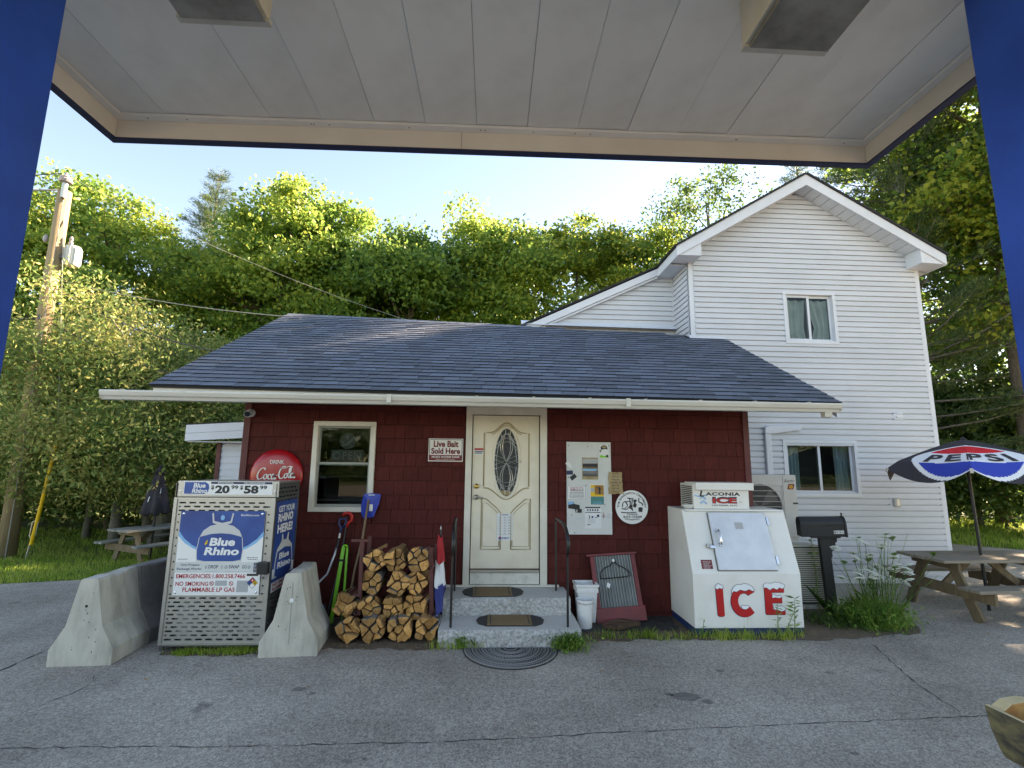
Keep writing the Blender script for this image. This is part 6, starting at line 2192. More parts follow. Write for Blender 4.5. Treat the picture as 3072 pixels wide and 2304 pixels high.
# ================================================================== picnic tables
def picnic(name, label, loc, rz, L, wt, wf, hi=.75):
    t = thing(name, label, 'picnic table', loc, rz)
    for i in range(5):
        yy = -.385 + i * .155
        MB().box(-L / 2 + rnd.uniform(-.02, .02), L / 2 + rnd.uniform(-.02, .02), yy, yy + .147, hi - .04, hi).build('top_plank', wt, t, local=True, bevel=.005)
    for s_ in (-1, 1):
        for k_ in range(2):
            yy = s_ * (.60 + .145 * k_) - .068
            MB().box(-L / 2 + rnd.uniform(-.03, .03), L / 2 + rnd.uniform(-.02, .02), yy, yy + .137, .42, .46).build('bench_plank', wt, t, local=True, bevel=.005)
    for sx in (-1, 1):
        xx = sx * (L / 2 - .28)
        for s_ in (-1, 1):
            MB().bar((xx, s_ * .52, 0.0), (xx, s_ * .20, hi - .042), .04, .135, up=(0, 1, 0)).build('leg', wf, t, local=True, bevel=.004)
        MB().bar((xx + .041 * sx, -.80, .345), (xx + .041 * sx, .80, .345), .04, .14).build('cross_beam', wf, t, local=True, bevel=.004)
        MB().bar((xx + .041 * sx, -.36, hi - .09), (xx + .041 * sx, .36, hi - .09), .04, .09).build('top_cleat', wf, t, local=True, bevel=.004)
        MB().bar((xx - sx * .06, 0, .36), (xx - sx * .50, 0, hi - .05), .04, .09, up=(0, 0, 1)).build('brace', wf, t, local=True, bevel=.004)
    return t


picnic('picnic_table', 'weathered brown wooden picnic table under the soda umbrella', (7.02, 7.05, 0), R(2), 1.82, 'table_wood', 'table_frame')
t = picnic('picnic_table', 'grey wooden picnic table on the lawn beyond the barriers', (-7.35, 12.15, -.27), R(62), 1.9, 'table_grey', 'table_frame')

# umbrella over the right table
um = thing('patio_umbrella', 'open black patio umbrella with red, white and blue Pepsi emblem', 'umbrella', (7.10, 7.06, 0))
um.rotation_euler = (R(1.0), R(-1.0), R(-43))
MB().tube([(0, 0, .0), (0, 0, 2.33)], .021, 10).build('pole', 'print_black', um, local=True)
NR, UR, UZ0, UZ1 = 6, 1.07, 2.39, 2.02


def umb(ang, t_):
    """canopy surface: ang in degrees, t_ 0..1 from hub to rim"""
    k = (ang + 90) / 60.0
    f = k - math.floor(k)
    a0, a1 = R(-90 + 60 * math.floor(k)), R(-90 + 60 * (math.floor(k) + 1))
    rr = UR * t_
    x = rr * ((1 - f) * math.cos(a0) + f * math.cos(a1))
    y = rr * ((1 - f) * math.sin(a0) + f * math.sin(a1))
    sag = 4 * f * (1 - f)
    z = UZ0 - (UZ0 - UZ1) * (t_ ** 1.25) - .045 * sag * t_ * t_
    if t_ > .84:
        z -= (t_ - .84) / .16 * .19 * (.22 + .78 * sag)
    return Vector((x, y, z))


UM = ['umb_black', 'umb_white', 'umb_red', 'umb_blue']


def umb_print(s_, t_):
    """s_ -1..1 over the two panels facing the camera"""
    e = (s_ / .90) ** 2 + ((t_ - .67) / .345) ** 2
    if e > 1:
        return 0
    if e > .84:
        return 1
    if t_ < .60 - .04 * s_ * s_ * 2:
        return 2
    if t_ > .83 + .02 * (1 - abs(s_)):
        return 3
    return 1


for p_ in range(6):
    q = MB()
    na, nt = (110, 120) if p_ not in (1, 4) else (24, 24)
    vv = []
    aa = [-90 + 60 * p_ + 60 * i / na for i in range(na + 1)]
    tt = [.02 + .98 * j / nt for j in range(nt + 1)]
    for t_ in tt:
        for a in aa:
            vv.append(umb(a - 1e-4 if a == aa[-1] else a, t_))
    q.v = [tuple(v) for v in vv]
    for j in range(nt):
        for i in range(na):
            am = (aa[i] + aa[i + 1]) / 2
            tm = (tt[j] + tt[j + 1]) / 2
            d = (am + 90 + 180) % 360 - 180
            d2 = (am - 90 + 180) % 360 - 180
            mi = umb_print(d / 60, tm) if abs(d) < 60 else (umb_print(d2 / 60, tm) if abs(d2) < 60 else 0)
            q.f.append((j * (na + 1) + i, j * (na + 1) + i + 1, (j + 1) * (na + 1) + i + 1, (j + 1) * (na + 1) + i))
            q.m.append(mi)
    q.build('canopy_panel', UM, um, local=True, smooth=True, fix=False)
    a = R(-90 + 60 * p_)
    tip = umb(-90 + 60 * p_, .985)
    MB().tube([(0, 0, 2.28), (tip.x * .5, tip.y * .5, (2.28 + tip.z) / 2 + .02), (tip.x, tip.y, tip.z - .012)], .006, 5).build('rib', 'alu', um, local=True)
    MB().bar((tip.x * 1.0, tip.y, tip.z - .0), (tip.x * 1.02, tip.y * 1.02, tip.z - .06), .035, .012, up=(math.cos(a), math.sin(a), 0)).build('rib_pocket', 'hvac_beige', um, local=True)


def onumb(x, y):
    s_ = (x - .5) * 1.30
    p = umb(-90 + s_ * 60, .82 - y * .20 + .015 * (1 - abs(s_)))
    return p + Vector((0, -.004, .008))


text('PEPSI', (0, 0, 0), EX, EZ, 1, 1, 'umb_black', um, bold=.03, fn=onumb, local=True, spacing=1.25)
MB().lathe([(.03, 2.37), (.04, 2.39), (.02, 2.42), (.001, 2.43)], n=12).build('finial', 'print_black', um, local=True)
# closed umbrella on the far table
cu = thing('closed_umbrella', 'closed black umbrella standing through the grey lawn table', 'umbrella', (-7.45, 11.95, -.27))
MB().tube([(0, 0, 0), (0, 0, 2.1)], .025, 8).build('pole', 'print_black', cu, local=True)
q = MB()
ns = 24
lv = [(1.02, .20), (1.06, .27), (1.3, .22), (1.6, .155), (1.86, .10), (1.93, .085), (1.925, .12), (2.03, .06), (2.12, .012)]
vv = []
for (z, r) in lv:
    for i in range(ns):
        a = 2 * math.pi * i / ns
        f = 1 + .22 * math.cos(a * 6)
        vv.append((r * f * math.cos(a), r * f * math.sin(a), z + (.03 * math.cos(a * 6 + 2) if z < 1.1 else 0)))
q.add(vv, [(j * ns + i, j * ns + (i + 1) % ns, (j + 1) * ns + (i + 1) % ns, (j + 1) * ns + i) for j in range(len(lv) - 1) for i in range(ns)])
q.build('folded_canopy', 'umb_black', cu, local=True, smooth=True, fix=False)
for (a, z, w, h) in ((-2.2, 1.42, .05, .11), (-1.75, 1.30, .04, .12), (-.75, 1.48, .03, .13)):
    r = .20 - (z - 1.3) * .14 + .035
    MB().add([(r * math.cos(a - w * 2), r * math.sin(a - w * 2), z), (r * math.cos(a + w), r * math.sin(a + w), z + .02), (r * .9 * math.cos(a + w * 2), r * .9 * math.sin(a + w * 2), z + h), (r * .93 * math.cos(a), r * .93 * math.sin(a), z + h)], [(0, 1, 2, 3)]).build('white_print', 'umb_white', cu, local=True)

# wooden trough at the lower right
tr = thing('log_trough', 'hollowed wooden trough with pale cut rim at the lower right', 'planter', (3.36, 2.7, 0))


def tr_sec(o, zb, zt, wb_, wt_):
    return [(3.36 - wt_, zt), (3.36 - wb_, zb), (3.36 + wb_, zb), (3.36 + wt_, zt)]


q = MB()
y0_, y1_ = 2.05, 3.27
sec = [(-.19, .50), (-.165, .36), (-.125, .235), (-.09, .19), (.09, .19), (.125, .235), (.165, .36), (.19, .50)]
inn = [(.162, .50), (.135, .38), (.09, .28), (-.09, .28), (-.135, .38), (-.162, .50)]
rr = random.Random(8)
ring = sec + inn
n = len(ring)
vv = []
ys_ = [y0_ + (y1_ - y0_) * j / 8 for j in range(9)]
for y_ in ys_:
    for i, (a, c) in enumerate(ring):
        vv.append((3.36 + a + rr.uniform(-.004, .004), y_, c + (rr.uniform(-.006, .006) if c < .5 else rr.uniform(-.003, .003))))
for j in range(8):
    for i in range(n):
        i2 = (i + 1) % n
        mi = 0 if i < 7 else (1 if i in (7, n - 1) else 2)
        q.f.append((j * n + i, j * n + i2, (j + 1) * n + i2, (j + 1) * n + i))
        q.m.append(mi)
q.v = vv
q.build('trough_shell', ['trough_side', 'trough_cut', 'trough_inner'], tr, fix=True)
for (ya_, yb2, bl) in ((y1_ - .09, y1_ - .004, 1), (y0_ + .004, y0_ + .08, 0)):
    e = [(3.36 - .158, .494), (3.36 - .13, .38), (3.36 - .088, .284), (3.36 + .088, .284), (3.36 + .13, .38), (3.36 + .158, .494), (3.36 + .11, .535), (3.36 + .02, .552), (3.36 - .09, .538)]
    MB().prism(e, ya_, yb2, mi=0, mi_end=1).build('end_log', ['trough_cut', 'trough_inner'], tr, bevel=.008)
for yy in (2.2, 3.05):
    for s_ in (-1, 1):
        MB().bar((3.36 + s_ * .16, yy, 0), (3.36 + s_ * .09, yy, .20), .05, .05, up=(0, 1, 0)).build('leg', 'trough_side', tr)

# ================================================================== utility pole, wires
up_ = thing('utility_pole', 'tall sunlit wooden utility pole carrying a transformer', 'utility pole', (-10.87, 12.35, -.3))
MB().tube([(0, 0, -.2), (0, 0, 4), (-.01, 0, 9.0)], [.185, .165, .145], 18).build('pole', 'pole_wood', up_, local=True, smooth=True)
MB().tube([(.10, -.16, 8.75), (.12, -.18, 9.15)], .06, 10).build('insulator_pin', 'came', up_, local=True)
MB().lathe([(.05, 9.12), (.13, 9.15), (.15, 9.21), (.12, 9.25), (.13, 9.28), (.06, 9.33), (.02, 9.42)], (.12, -.18, 0), 16).build('insulator', 'porcelain', up_, local=True)
MB().lathe([(.15, 7.05), (.17, 7.08), (.17, 7.52), (.15, 7.56), (.06, 7.59)], (.33, .10, 0), 20).build('transformer', 'transformer', up_, local=True, smooth=False)
for i in range(10):
    a = i * .63
    MB().box(.33 + .175 * math.cos(a) - .007, .33 + .175 * math.cos(a) + .007, .10 + .175 * math.sin(a) - .007, .10 + .175 * math.sin(a) + .007, 7.1, 7.5).build('transformer_fin', 'transformer', up_, local=True)
MB().lathe([(.04, 7.6), (.05, 7.65), (.03, 7.7), (.045, 7.75), (.02, 7.82)], (.28, .06, 0), 10).build('bushing', 'porcelain', up_, local=True)
MB().box(.0, .2, -.05, .05, 7.2, 7.3).build('mount_bracket', 'galv_dark', up_, local=True)
MB().tube([(.09, -.135, 8.7), (.12, -.15, 6), (.14, -.17, 3.0), (.15, -.18, 0)], .012, 5).build('ground_wire', 'cable_light', up_, local=True)
MB().lathe([(.02, 7.6), (.05, 7.64), (.05, 7.75), (.02, 7.8)], (-.25, -.05, 0), 10).build('cutout', 'porcelain', up_, local=True)
for i in range(5):
    z_ = 5.2 + i * .38
    MB().box(-.02, .05, -.172, -.158, z_, z_ + .07 + .05 * (i % 2)).build('metal_tag', 'galv_dark', up_, local=True)
PX, PY = -10.87, 12.35


def wire(a, c, sag, r, m_, label, n=26):
    a, c = Vector(a), Vector(c)
    pts = []
    for i in range(n + 1):
        f = i / n
        p = a.lerp(c, f)
        p.z -= sag * 4 * f * (1 - f)
        pts.append(p)
    return tag(MB().tube(pts, r, 5).build('power_line', m_, smooth=True), label, 'power line')


wire((PX + .12, PY - .18, 9.05), (-1.0, 15.5, 6.0), .35, .007, 'cable_light', 'thin top wire running from the pole head down over the store roof')
wire((PX + .18, PY, 6.35), (-3.3, 9.7, 4.75), .15, .009, 'cable_light', 'pale service wire from the transformer to the roof ridge')
wire((PX + .2, PY, 6.1), (-3.2, 10.6, 4.15), .55, .015, 'cable', 'sagging dark service cable from the pole to the store gable')
wire((PX + .16, PY, 5.25), (-3.9, 10.9, 3.3), .35, .014, 'cable', 'lowest dark cable from the pole passing behind the roof edge')
wire((PX, PY - .18, 9.1), (-30, 13.5, 9.6), .5, .012, 'cable', 'thin wire leaving the pole head towards the left edge')
wire((PX - .1, PY, 8.75), (-30, 12.0, 9.0), .4, .02, 'cable_light', 'pale arm wire just below the pole head towards the left edge')
wire((PX - .16, PY, 5.35), (-30, 13.0, 6.2), .6, .03, 'cable', 'thick black cable leaving the pole low towards the left edge')
gg = thing('guy_wire', 'guy wire with yellow plastic guard standing in the grass beside the pole', 'guy wire', (-10.05, 12.0, -.28))
MB().tube([(-.02, 0, .35), (.72, .1, 3.0)][:1] + [(.03, 0, .8), (.19, .02, 2.78)], .035, 8).build('guard', 'guard_yellow', gg, local=True)
MB().tube([(.19, .02, 2.7), (-.75, .3, 8.5)], .01, 5).build('strand', 'cable_light', gg, local=True)
MB().tube([(-.10, 0, -.1), (-.02, 0, .5)], .02, 6).build('anchor_rod', 'galvanised', gg, local=True)
q = MB()
for s_ in (-1, 1):
    q.tube([(-.03, 0, .48), (-.02 + s_ * .06, 0, .55), (-.0 + s_ * .06, 0, .83), (.04, 0, .9)], .012, 5)
q.build('turnbuckle', 'galvanised', gg, local=True)


# ================================================================== foliage
def np_mesh(name, V, F4, mname, smooth=False):
    me = bpy.data.meshes.new(name)
    nv, nf = len(V), len(F4)
    k = F4.shape[1]
    me.vertices.add(nv)
    me.vertices.foreach_set('co', np.ascontiguousarray(V, dtype=np.float32).ravel())
    me.loops.add(nf * k)
    me.loops.foreach_set('vertex_index', np.ascontiguousarray(F4, dtype=np.int32).ravel())
    me.polygons.add(nf)
    me.polygons.foreach_set('loop_start', np.arange(0, nf * k, k, dtype=np.int32))
    me.materials.append(M[mname])
    me.update()
    return me


def leaves(P, size, asp, rng, up=.35, droop=.25, jitter=.35, axis=None):
    """one folded rhombus leaf per point: two triangles sharing the midrib"""
    n = len(P)
    d = rng.normal(size=(n, 3))
    d[:, 2] -= droop
    if axis is not None:
        d = d * .45 + axis
    d /= np.linalg.norm(d, axis=1, keepdims=True) + 1e-9
    nn = rng.normal(size=(n, 3))
    nn[:, 2] += up * 2
    s = np.cross(d, nn)
    s /= np.linalg.norm(s, axis=1, keepdims=True) + 1e-9
    nrm = np.cross(s, d)
    L = size * (1 + jitter * rng.uniform(-1, 1, size=(n, 1)))
    W = L * asp
    a = P
    b_ = P + d * L * .45 + s * W * .5 + nrm * W * .12
    c = P + d * L
    e = P + d * L * .45 - s * W * .5 + nrm * W * .12
    V = np.stack([a, b_, c, e], 1).reshape(-1, 3)
    F = np.arange(4 * n).reshape(n, 4)
    return V, F


def make_tree(name, label, H, Rc, th, seed, leafm, barkm='bark', ncl=190, nl=150, size=.19, asp=.62, group=None, loc=(0, 0, 0), r0=.17, lean=(0, 0), clr=.48, cat='tree', flat=1.0):
    rng = np.random.default_rng(seed)
    rr = random.Random(seed)
    t = thing(name, label, cat, loc, group=group)
    q = MB()
    tp = [Vector((0, 0, -.2))]
    for i in range(1, 9):
        f = i / 8
        tp.append(Vector((lean[0] * f + rr.uniform(-.12, .12) * f, lean[1] * f + rr.uniform(-.12, .12) * f, H * .86 * f)))
    q.tube(tp, [r0 * (1 - .9 * (i / 8)) + .02 for i in range(9)], 9)
    cz, rz_ = (th + H) / 2, (H - th) / 2
    C0 = []
    # uneven envelope: a few big lobes
    lob = rng.normal(size=(7, 3))
    lob /= np.linalg.norm(lob, axis=1, keepdims=True)

    def env(dv):
        return .78 + .30 * np.max(np.clip(dv @ lob.T, 0, 1) ** 3, axis=1)
    nlimb = rr.randint(11, 15)
    for i in range(nlimb):
        f = rr.uniform(.0, 1) ** .8
        zs = th * .75 + (H * .8 - th * .75) * f
        base = Vector((lean[0] * zs / H, lean[1] * zs / H, zs))
        a = i * 2.4 + rr.uniform(-.5, .5)
        el = rr.uniform(.15, .9)
        dv = np.array([[math.cos(a) * math.cos(el), math.sin(a) * math.cos(el), math.sin(el)]])
        e = float(env(dv)[0])
        end = Vector((lean[0] * .6 + Rc * e * dv[0, 0] * .9, lean[1] * .6 + Rc * e * dv[0, 1] * .9, min(H * .97, zs + Rc * .75 * math.sin(el) + .4)))
        mid = base.lerp(end, .5) + Vector((rr.uniform(-.3, .3), rr.uniform(-.3, .3), .35))
        rb = r0 * (.5 - .3 * f)
        q.tube([base, base.lerp(mid, .5) + Vector((0, 0, -.05)), mid, end], [rb, rb * .8, rb * .55, .015], 6)
        C0.append(end)
        for k_ in range(4):
            s0 = mid.lerp(end, rr.uniform(-.5, .8))
            e2 = s0 + Vector((rr.uniform(-1, 1), rr.uniform(-1, 1), rr.uniform(-.2, .9))) * Rc * .38
            q.tube([s0, s0.lerp(e2, .5) + Vector((0, 0, .08)), e2], [rb * .35, rb * .25, .008], 5)
            C0.append(e2)
    trunk = q.build('trunk', barkm, t, local=True, smooth=True, fix=False)
    C0 = np.array([tuple(v) for v in C0])
    m = ncl - len(C0)
    if m > 0:
        dv = rng.normal(size=(m, 3))
        dv /= np.linalg.norm(dv, axis=1, keepdims=True)
        rad = rng.uniform(.25, 1, size=(m, 1)) ** .45
        e = env(dv)[:, None]
        P = dv * rad * e * np.array([[Rc, Rc, rz_]]) + np.array([[lean[0] * .6, lean[1] * .6, cz]])
        C0 = np.vstack([C0, P])
    cnt = rng.poisson(nl, size=len(C0))
    idx = np.repeat(np.arange(len(C0)), cnt)
    off = np.clip(rng.normal(size=(len(idx), 3)), -1.7, 1.7) * np.array([[clr, clr, clr * .5 * flat]])
    off *= (rng.uniform(.55, 1.35, size=(len(C0), 1)))[idx]
    P = C0[idx] + off
    P = P[P[:, 2] > .15]
    V, F = leaves(P, size, asp, rng)
    me = np_mesh('crown', V, F, leafm)
    link('crown', me, t, local=True)
    return t


def make_pine(name, label, H, seed, loc, leafm='needle', z0=2.0, rb=2.6, nt=60, group=None, dens=1.0, r0=.2):
    rng = np.random.default_rng(seed)
    rr = random.Random(seed)
    t = thing(name, label, 'pine tree', loc, group=group)
    q = MB()
    q.tube([(0, 0, -.2), (rr.uniform(-.1, .1), 0, H * .5), (0, 0, H)], [r0, r0 * .6, .02], 9)
    z = z0
    PP, AX = [], []
    while z < H - .2:
        f = (z - z0) / (H - z0)
        nb = rr.randint(4, 6)
        a0 = rr.uniform(0, 6.28)
        for k_ in range(nb):
            a = a0 + k_ * 6.283 / nb + rr.uniform(-.3, .3)
            L = rb * (1 - f) ** .75 * rr.uniform(.55, 1.1) + .25
            rise = rr.uniform(-.05, .25) + f * .5
            e = Vector((math.cos(a) * L, math.sin(a) * L, z + L * rise))
            mid = Vector((math.cos(a) * L * .5, math.sin(a) * L * .5, z + L * rise * .35))
            q.tube([(0, 0, z), mid, e], [.035 * (1 - f) + .012, .02, .006], 5)
            ntw = max(4, int(L * 9 * dens))
            for s_ in range(ntw):
                g = rr.uniform(.25, 1.02)
                p = (Vector((0, 0, z)).lerp(mid, g * 2) if g < .5 else mid.lerp(e, g * 2 - 1))
                side = rr.uniform(-1, 1) * L * .28 * (1.15 - g)
                p = p + Vector((-math.sin(a) * side, math.cos(a) * side, rr.uniform(-.04, .10)))
                PP.append(np.tile(np.array(p), (nt, 1)) + rng.normal(size=(nt, 3)) * np.array([[.13, .13, .07]]))
                AX.append(np.tile(np.array([math.cos(a) * .7, math.sin(a) * .7, .35]), (nt, 1)))
        z += rr.uniform(.35, .75)
    q.build('trunk', 'bark_grey', t, local=True, smooth=True, fix=False)
    V, F = leaves(np.vstack(PP), .15, .13, rng, axis=np.vstack(AX), droop=0)
    link('crown', np_mesh('crown', V, F, leafm), t, local=True)
    return t


TG = 'trees behind the store'
# prototypes (placed) and copies along the wood edge behind the store
tA = make_tree('maple_tree', 'broad bright maple rising over the left end of the store roof', 15.0, 4.3, 4.0, 11, 'leaf_maple', loc=(-9.5, 22.5, -.3), group=TG, ncl=190, nl=290, r0=.26)
tB = make_tree('oak_tree', 'dark leafy tree over the middle of the store roof', 13.4, 3.5, 3.2, 12, 'leaf_oak', loc=(-3.6, 22.0, -.3), group=TG, ncl=140, nl=300)
tC = make_tree('maple_tree', 'tall slender yellow-green tree right of the roof middle', 14.6, 3.0, 4.2, 13, 'leaf_maple', 'bark_grey', loc=(.2, 22.5, -.3), group=TG, ncl=130, nl=270)
tD = make_tree('birch_tree', 'yellowish tree just left of the white house gable', 14.6, 3.1, 4.0, 14, 'leaf_yellow', 'bark_grey', loc=(4.2, 22.5, -.3), group=TG, ncl=130, nl=270)
copy_tree(tC, (7.6, 23.0, -.3), 2.0, .96, 'yellow-green tree partly hidden by the white house gable')
copy_tree(tB, (-6.3, 23.2, -.3), 1.2, 1.03, 'leafy tree between the broad left maple and the middle of the roof')
copy_tree(tA, (-15.6, 20.5, -.3), 2.4, .90, 'leafy tree directly right of the utility pole head')
copy_tree(tD, (-19.5, 20.0, -.3), .8, .93, 'leafy tree behind the utility pole at the left edge')
copy_tree(tB, (-12.5, 25.5, -.3), 3.1, 1.05, 'dark tree in the second row behind the broad left maple')
copy_tree(tB, (-24.0, 23.0, -.3), 5.1, 1.0, 'dark tree at the far left behind the blue post')
p1 = make_pine('pine_tree', 'pointed pine top rising above the left maple', 17.2, 21, (-14.4, 25.0, -.3), z0=5, rb=2.6, group='pines', nt=30, dens=1.7)
copy_tree(p1, (9.6, 24.5, -.3), 1.3, .82, 'small pine between yellowish tree and house gable')
p2 = make_pine('pine_tree', 'tall open pine right of the white house with layered dark boughs', 19.0, 22, (13.6, 14.8, -.05), z0=2.2, rb=4.2, group='pines', nt=26, dens=1.3, r0=.27)
copy_tree(p2, (16.5, 24.0, -.05), 2.2, .98, 'feathery pine behind the right slope of the house roof')
tE = make_tree('oak_tree', 'dark branchy tree behind the left slope of the house roof', 18.2, 3.4, 8.0, 31, 'leaf_dark', 'bark_grey', loc=(11.2, 23.5, -.1), group='trees right of the house', ncl=110, nl=110, size=.17, clr=.5)
tF = make_tree('maple_tree', 'tall maple with yellowing leaves beside the right blue post', 19.0, 3.6, 6.0, 32, 'leaf_yellow', loc=(15.6, 13.6, -.05), group='trees right of the house', ncl=170, nl=230, size=.18, r0=.26)
copy_tree(tB, (18.6, 17.5, -.05), .6, 1.25, 'dark tree low at the right edge behind the umbrella')
copy_tree(tF, (21.5, 13.0, -.05), 2.9, 1.0, 'unseen tall tree kept for shade right of the right blue post')  # out of view, kept because it shades the lot
copy_tree(tB, (17.0, 8.0, -.05), 1.9, 1.3, 'unseen tree added for shade beyond the right edge of the lot, nearer the road')  # out of view, added to keep the sun off the front asphalt
copy_tree(tB, (20.5, 3.5, -.05), 4.0, 1.3, 'unseen tree added for shade beside the road at the right')  # second added tree out of view, also blocks sun on the lot
# big shrub in front of the utility pole and smaller understorey
sh = make_tree('olive_shrub', 'big silvery green shrub swallowing the foot of the utility pole', 5.6, 3.3, .9, 41, 'leaf_shrub', 'bark_grey', loc=(-9.7, 14.0, -.3), group='shrubs at the left', ncl=230, nl=360, size=.11, asp=.42, clr=.5, cat='shrub', r0=.12, flat=1.3)
copy_tree(sh, (-14.5, 14.5, -.3), 2.0, .95, 'silvery shrub behind the left blue post')
copy_tree(sh, (-6.6, 15.6, -.3), 4.1, .86, 'silvery shrub seen under the left end of the gutter')
ub = make_tree('green_shrub', 'dark undergrowth bush behind the lawn table', 4.2, 2.3, .2, 42, 'leaf_dark', loc=(-8.0, 17.5, -.3), group='undergrowth bushes', ncl=130, nl=150, size=.15, cat='shrub', r0=.07)
for i, (x, y, s, lab) in enumerate(((-12.4, 17.5, 1.1, 'dark bush between the pole and the lawn table'), (-17.0, 17.0, 1.2, 'dark bush low behind the left blue post'), (-4.6, 18.0, 1.0, 'dark bush behind the left gable of the store'),
                                    (14.2, 17.2, 1.0, 'dark bush at the back of the right lawn, nearest the house'), (17.0, 16.8, 1.1, 'dark bush at the back of the right lawn under the umbrella'), (19.6, 15.6, 1.15, 'dark bush at the right edge of the right lawn'))):
    copy_tree(ub, (x, y, -.3 if x < 0 else -.05), i * 1.3, s, lab)
# bare dead limbs and trunks under the shrub
for i, (x, y, h, dx, r, lab) in enumerate(((-8.75, 14.2, 4.0, .8, .20, 'thick leaning trunk under the big shrub, left of the closed umbrella'), (-9.6, 15.2, 5.0, -.3, .14, 'pale mottled trunk under the big shrub'), (-11.6, 15.6, 6.0, .2, .09, 'thin dark trunk between pole and shrub'), (17.2, 15.0, 9.0, .2, .16, 'pale bare trunk behind the umbrella pole'))):
    rr = random.Random(50 + i)
    t = thing('bare_trunk', lab, 'tree', (x, y, -.3 if x < 0 else -.05))
    q = MB()
    q.tube([(0, 0, -.1), (dx * .3, 0, h * .35), (dx * .7, .1, h * .7), (dx, 0, h)], [r * 1.25, r, r * .7, r * .3], 9)
    q.build('trunk', 'bark_grey', t, local=True, smooth=True, fix=False)
    q = MB()
    for k_ in range(11):
        f = rr.uniform(.2, .9)
        b0 = Vector((dx * f, 0, h * f))
        a = rr.uniform(0, 6.28)
        L = rr.uniform(.6, 1.7)
        m1 = b0 + Vector((math.cos(a) * L * .5, math.sin(a) * L * .5, rr.uniform(-.1, .4)))
        e1 = m1 + Vector((math.cos(a) * L * .6, math.sin(a) * L * .6, rr.uniform(-.4, .4)))
        q.tube([b0, m1, e1], [.035, .022, .006], 5)
        for j in range(2):
            e2 = m1 + Vector((rr.uniform(-.6, .6), rr.uniform(-.6, .6), rr.uniform(-.2, .5)))
            q.tube([m1, e2], [.014, .004], 4)
    struct(q.build('dead_branches', 'bark_grey', t, local=True, fix=False), 'stuff')

# far wood that closes the view, and the wood across the road behind the camera
rng = np.random.default_rng(77)


def wood(name, x0, x1, y0, y1, zmax, n, seed, mname, hole=None, size=.3):
    g = np.random.default_rng(seed)
    cl = n // 90
    cx = g.uniform(x0, x1, cl)
    cy = g.uniform(y0, y1, cl)
    top = zmax * (.75 + .25 * np.sin(cx * .55) * np.sin(cx * .23 + 1))
    czz = g.uniform(0, 1, cl) ** .9 * top
    C_ = np.stack([cx, cy, czz], 1)
    idx = np.repeat(np.arange(cl), 90)
    P = C_[idx] + g.normal(size=(len(idx), 3)) * np.array([[.9, .7, .5]])
    P[:, 2] = np.abs(P[:, 2]) - .3
    V, F = leaves(P, size, .55, g)
    o_ = link(name, np_mesh(name, V, F, mname))
    return struct(o_, 'stuff')


wood('far_wood', -45, 45, 29, 35, 5.5, 50000, 5, 'leaf_dark')
wood('undergrowth', -30, -4.5, 18.5, 22, 3.4, 26000, 6, 'leaf_dark', size=.2)
wood('undergrowth', 11, 32, 18, 22, 3.2, 22000, 7, 'leaf_dark', size=.2)
wood('wood_across_road', -45, 45, -44, -38, 6.5, 50000, 8, 'leaf_dark', size=.4)


# grass
def grass(name, pts, h, w, seed, mname='blade', lean=.5):
    g = np.random.default_rng(seed)
    n = len(pts)
    P = np.array(pts)
    a = g.uniform(0, 6.283, n)
    hh = h * g.uniform(.5, 1.25, n)
    ln = lean * g.uniform(.2, 1.0, n) * hh
    a2 = g.uniform(0, 6.283, n)
    s = np.stack([np.cos(a), np.sin(a), np.zeros(n)], 1) * (w * .5)
    m1 = P + np.stack([np.cos(a2) * ln * .35, np.sin(a2) * ln * .35, hh * .6], 1)
    tip = P + np.stack([np.cos(a2) * ln, np.sin(a2) * ln, hh], 1)
    V = np.stack([P - s, P + s, m1 + s * .7, tip, m1 - s * .7], 1).reshape(-1, 3)
    F = np.arange(5 * n).reshape(n, 5)
    o_ = link(name, np_mesh(name, V, F, mname))
    return o_


def inside(x, y, poly):
    c = False
    j = len(poly) - 1
    for i in range(len(poly)):
        if (poly[i][1] > y) != (poly[j][1] > y) and x < (poly[j][0] - poly[i][0]) * (y - poly[i][1]) / (poly[j][1] - poly[i][1]) + poly[i][0]:
            c = not c
        j = i
    return c


g = random.Random(9)
pts = []
while len(pts) < 52000:
    x, y = g.uniform(-19, -4.7), 8.2 + 9.5 * g.random() ** 1.5
    if not inside(x, y, asph_edge):
        pts.append((x, y, ground_z(x, y) - .01))
struct(grass('lawn_grass', pts, .11, .011, 1), 'stuff')
pts = []
while len(pts) < 26000:
    x, y = g.uniform(10.5, 26), g.uniform(10.5, 19)
    if not inside(x, y, asph_edge):
        pts.append((x, y, -.04))
struct(grass('lawn_grass', pts, .16, .016, 2), 'stuff')


def tuft_line(n, x0, x1, y0, y1, h, seed, clump=14):
    r = random.Random(seed)
    cs = [(r.uniform(x0, x1), r.uniform(y0, y1), r.uniform(.4, 1)) for _ in range(clump)]
    out = []
    for _ in range(n):
        c = r.choice(cs)
        out.append((c[0] + r.gauss(0, .06), c[1] + r.gauss(0, .03), .002))
    return out


struct(grass('weed_strip', tuft_line(800, 1.35, 3.75, 5.93, 6.06, .1, 3, 22), .10, .006, 3, lean=.9), 'stuff')
struct(grass('weed_strip', tuft_line(900, -3.2, -2.4, 5.62, 5.72, .1, 4, 16), .055, .006, 4, lean=.9), 'stuff')
struct(grass('weed_strip', tuft_line(160, -.5, -.1, 5.70, 5.77, .1, 5, 5), .10, .005, 5, lean=.7), 'stuff')


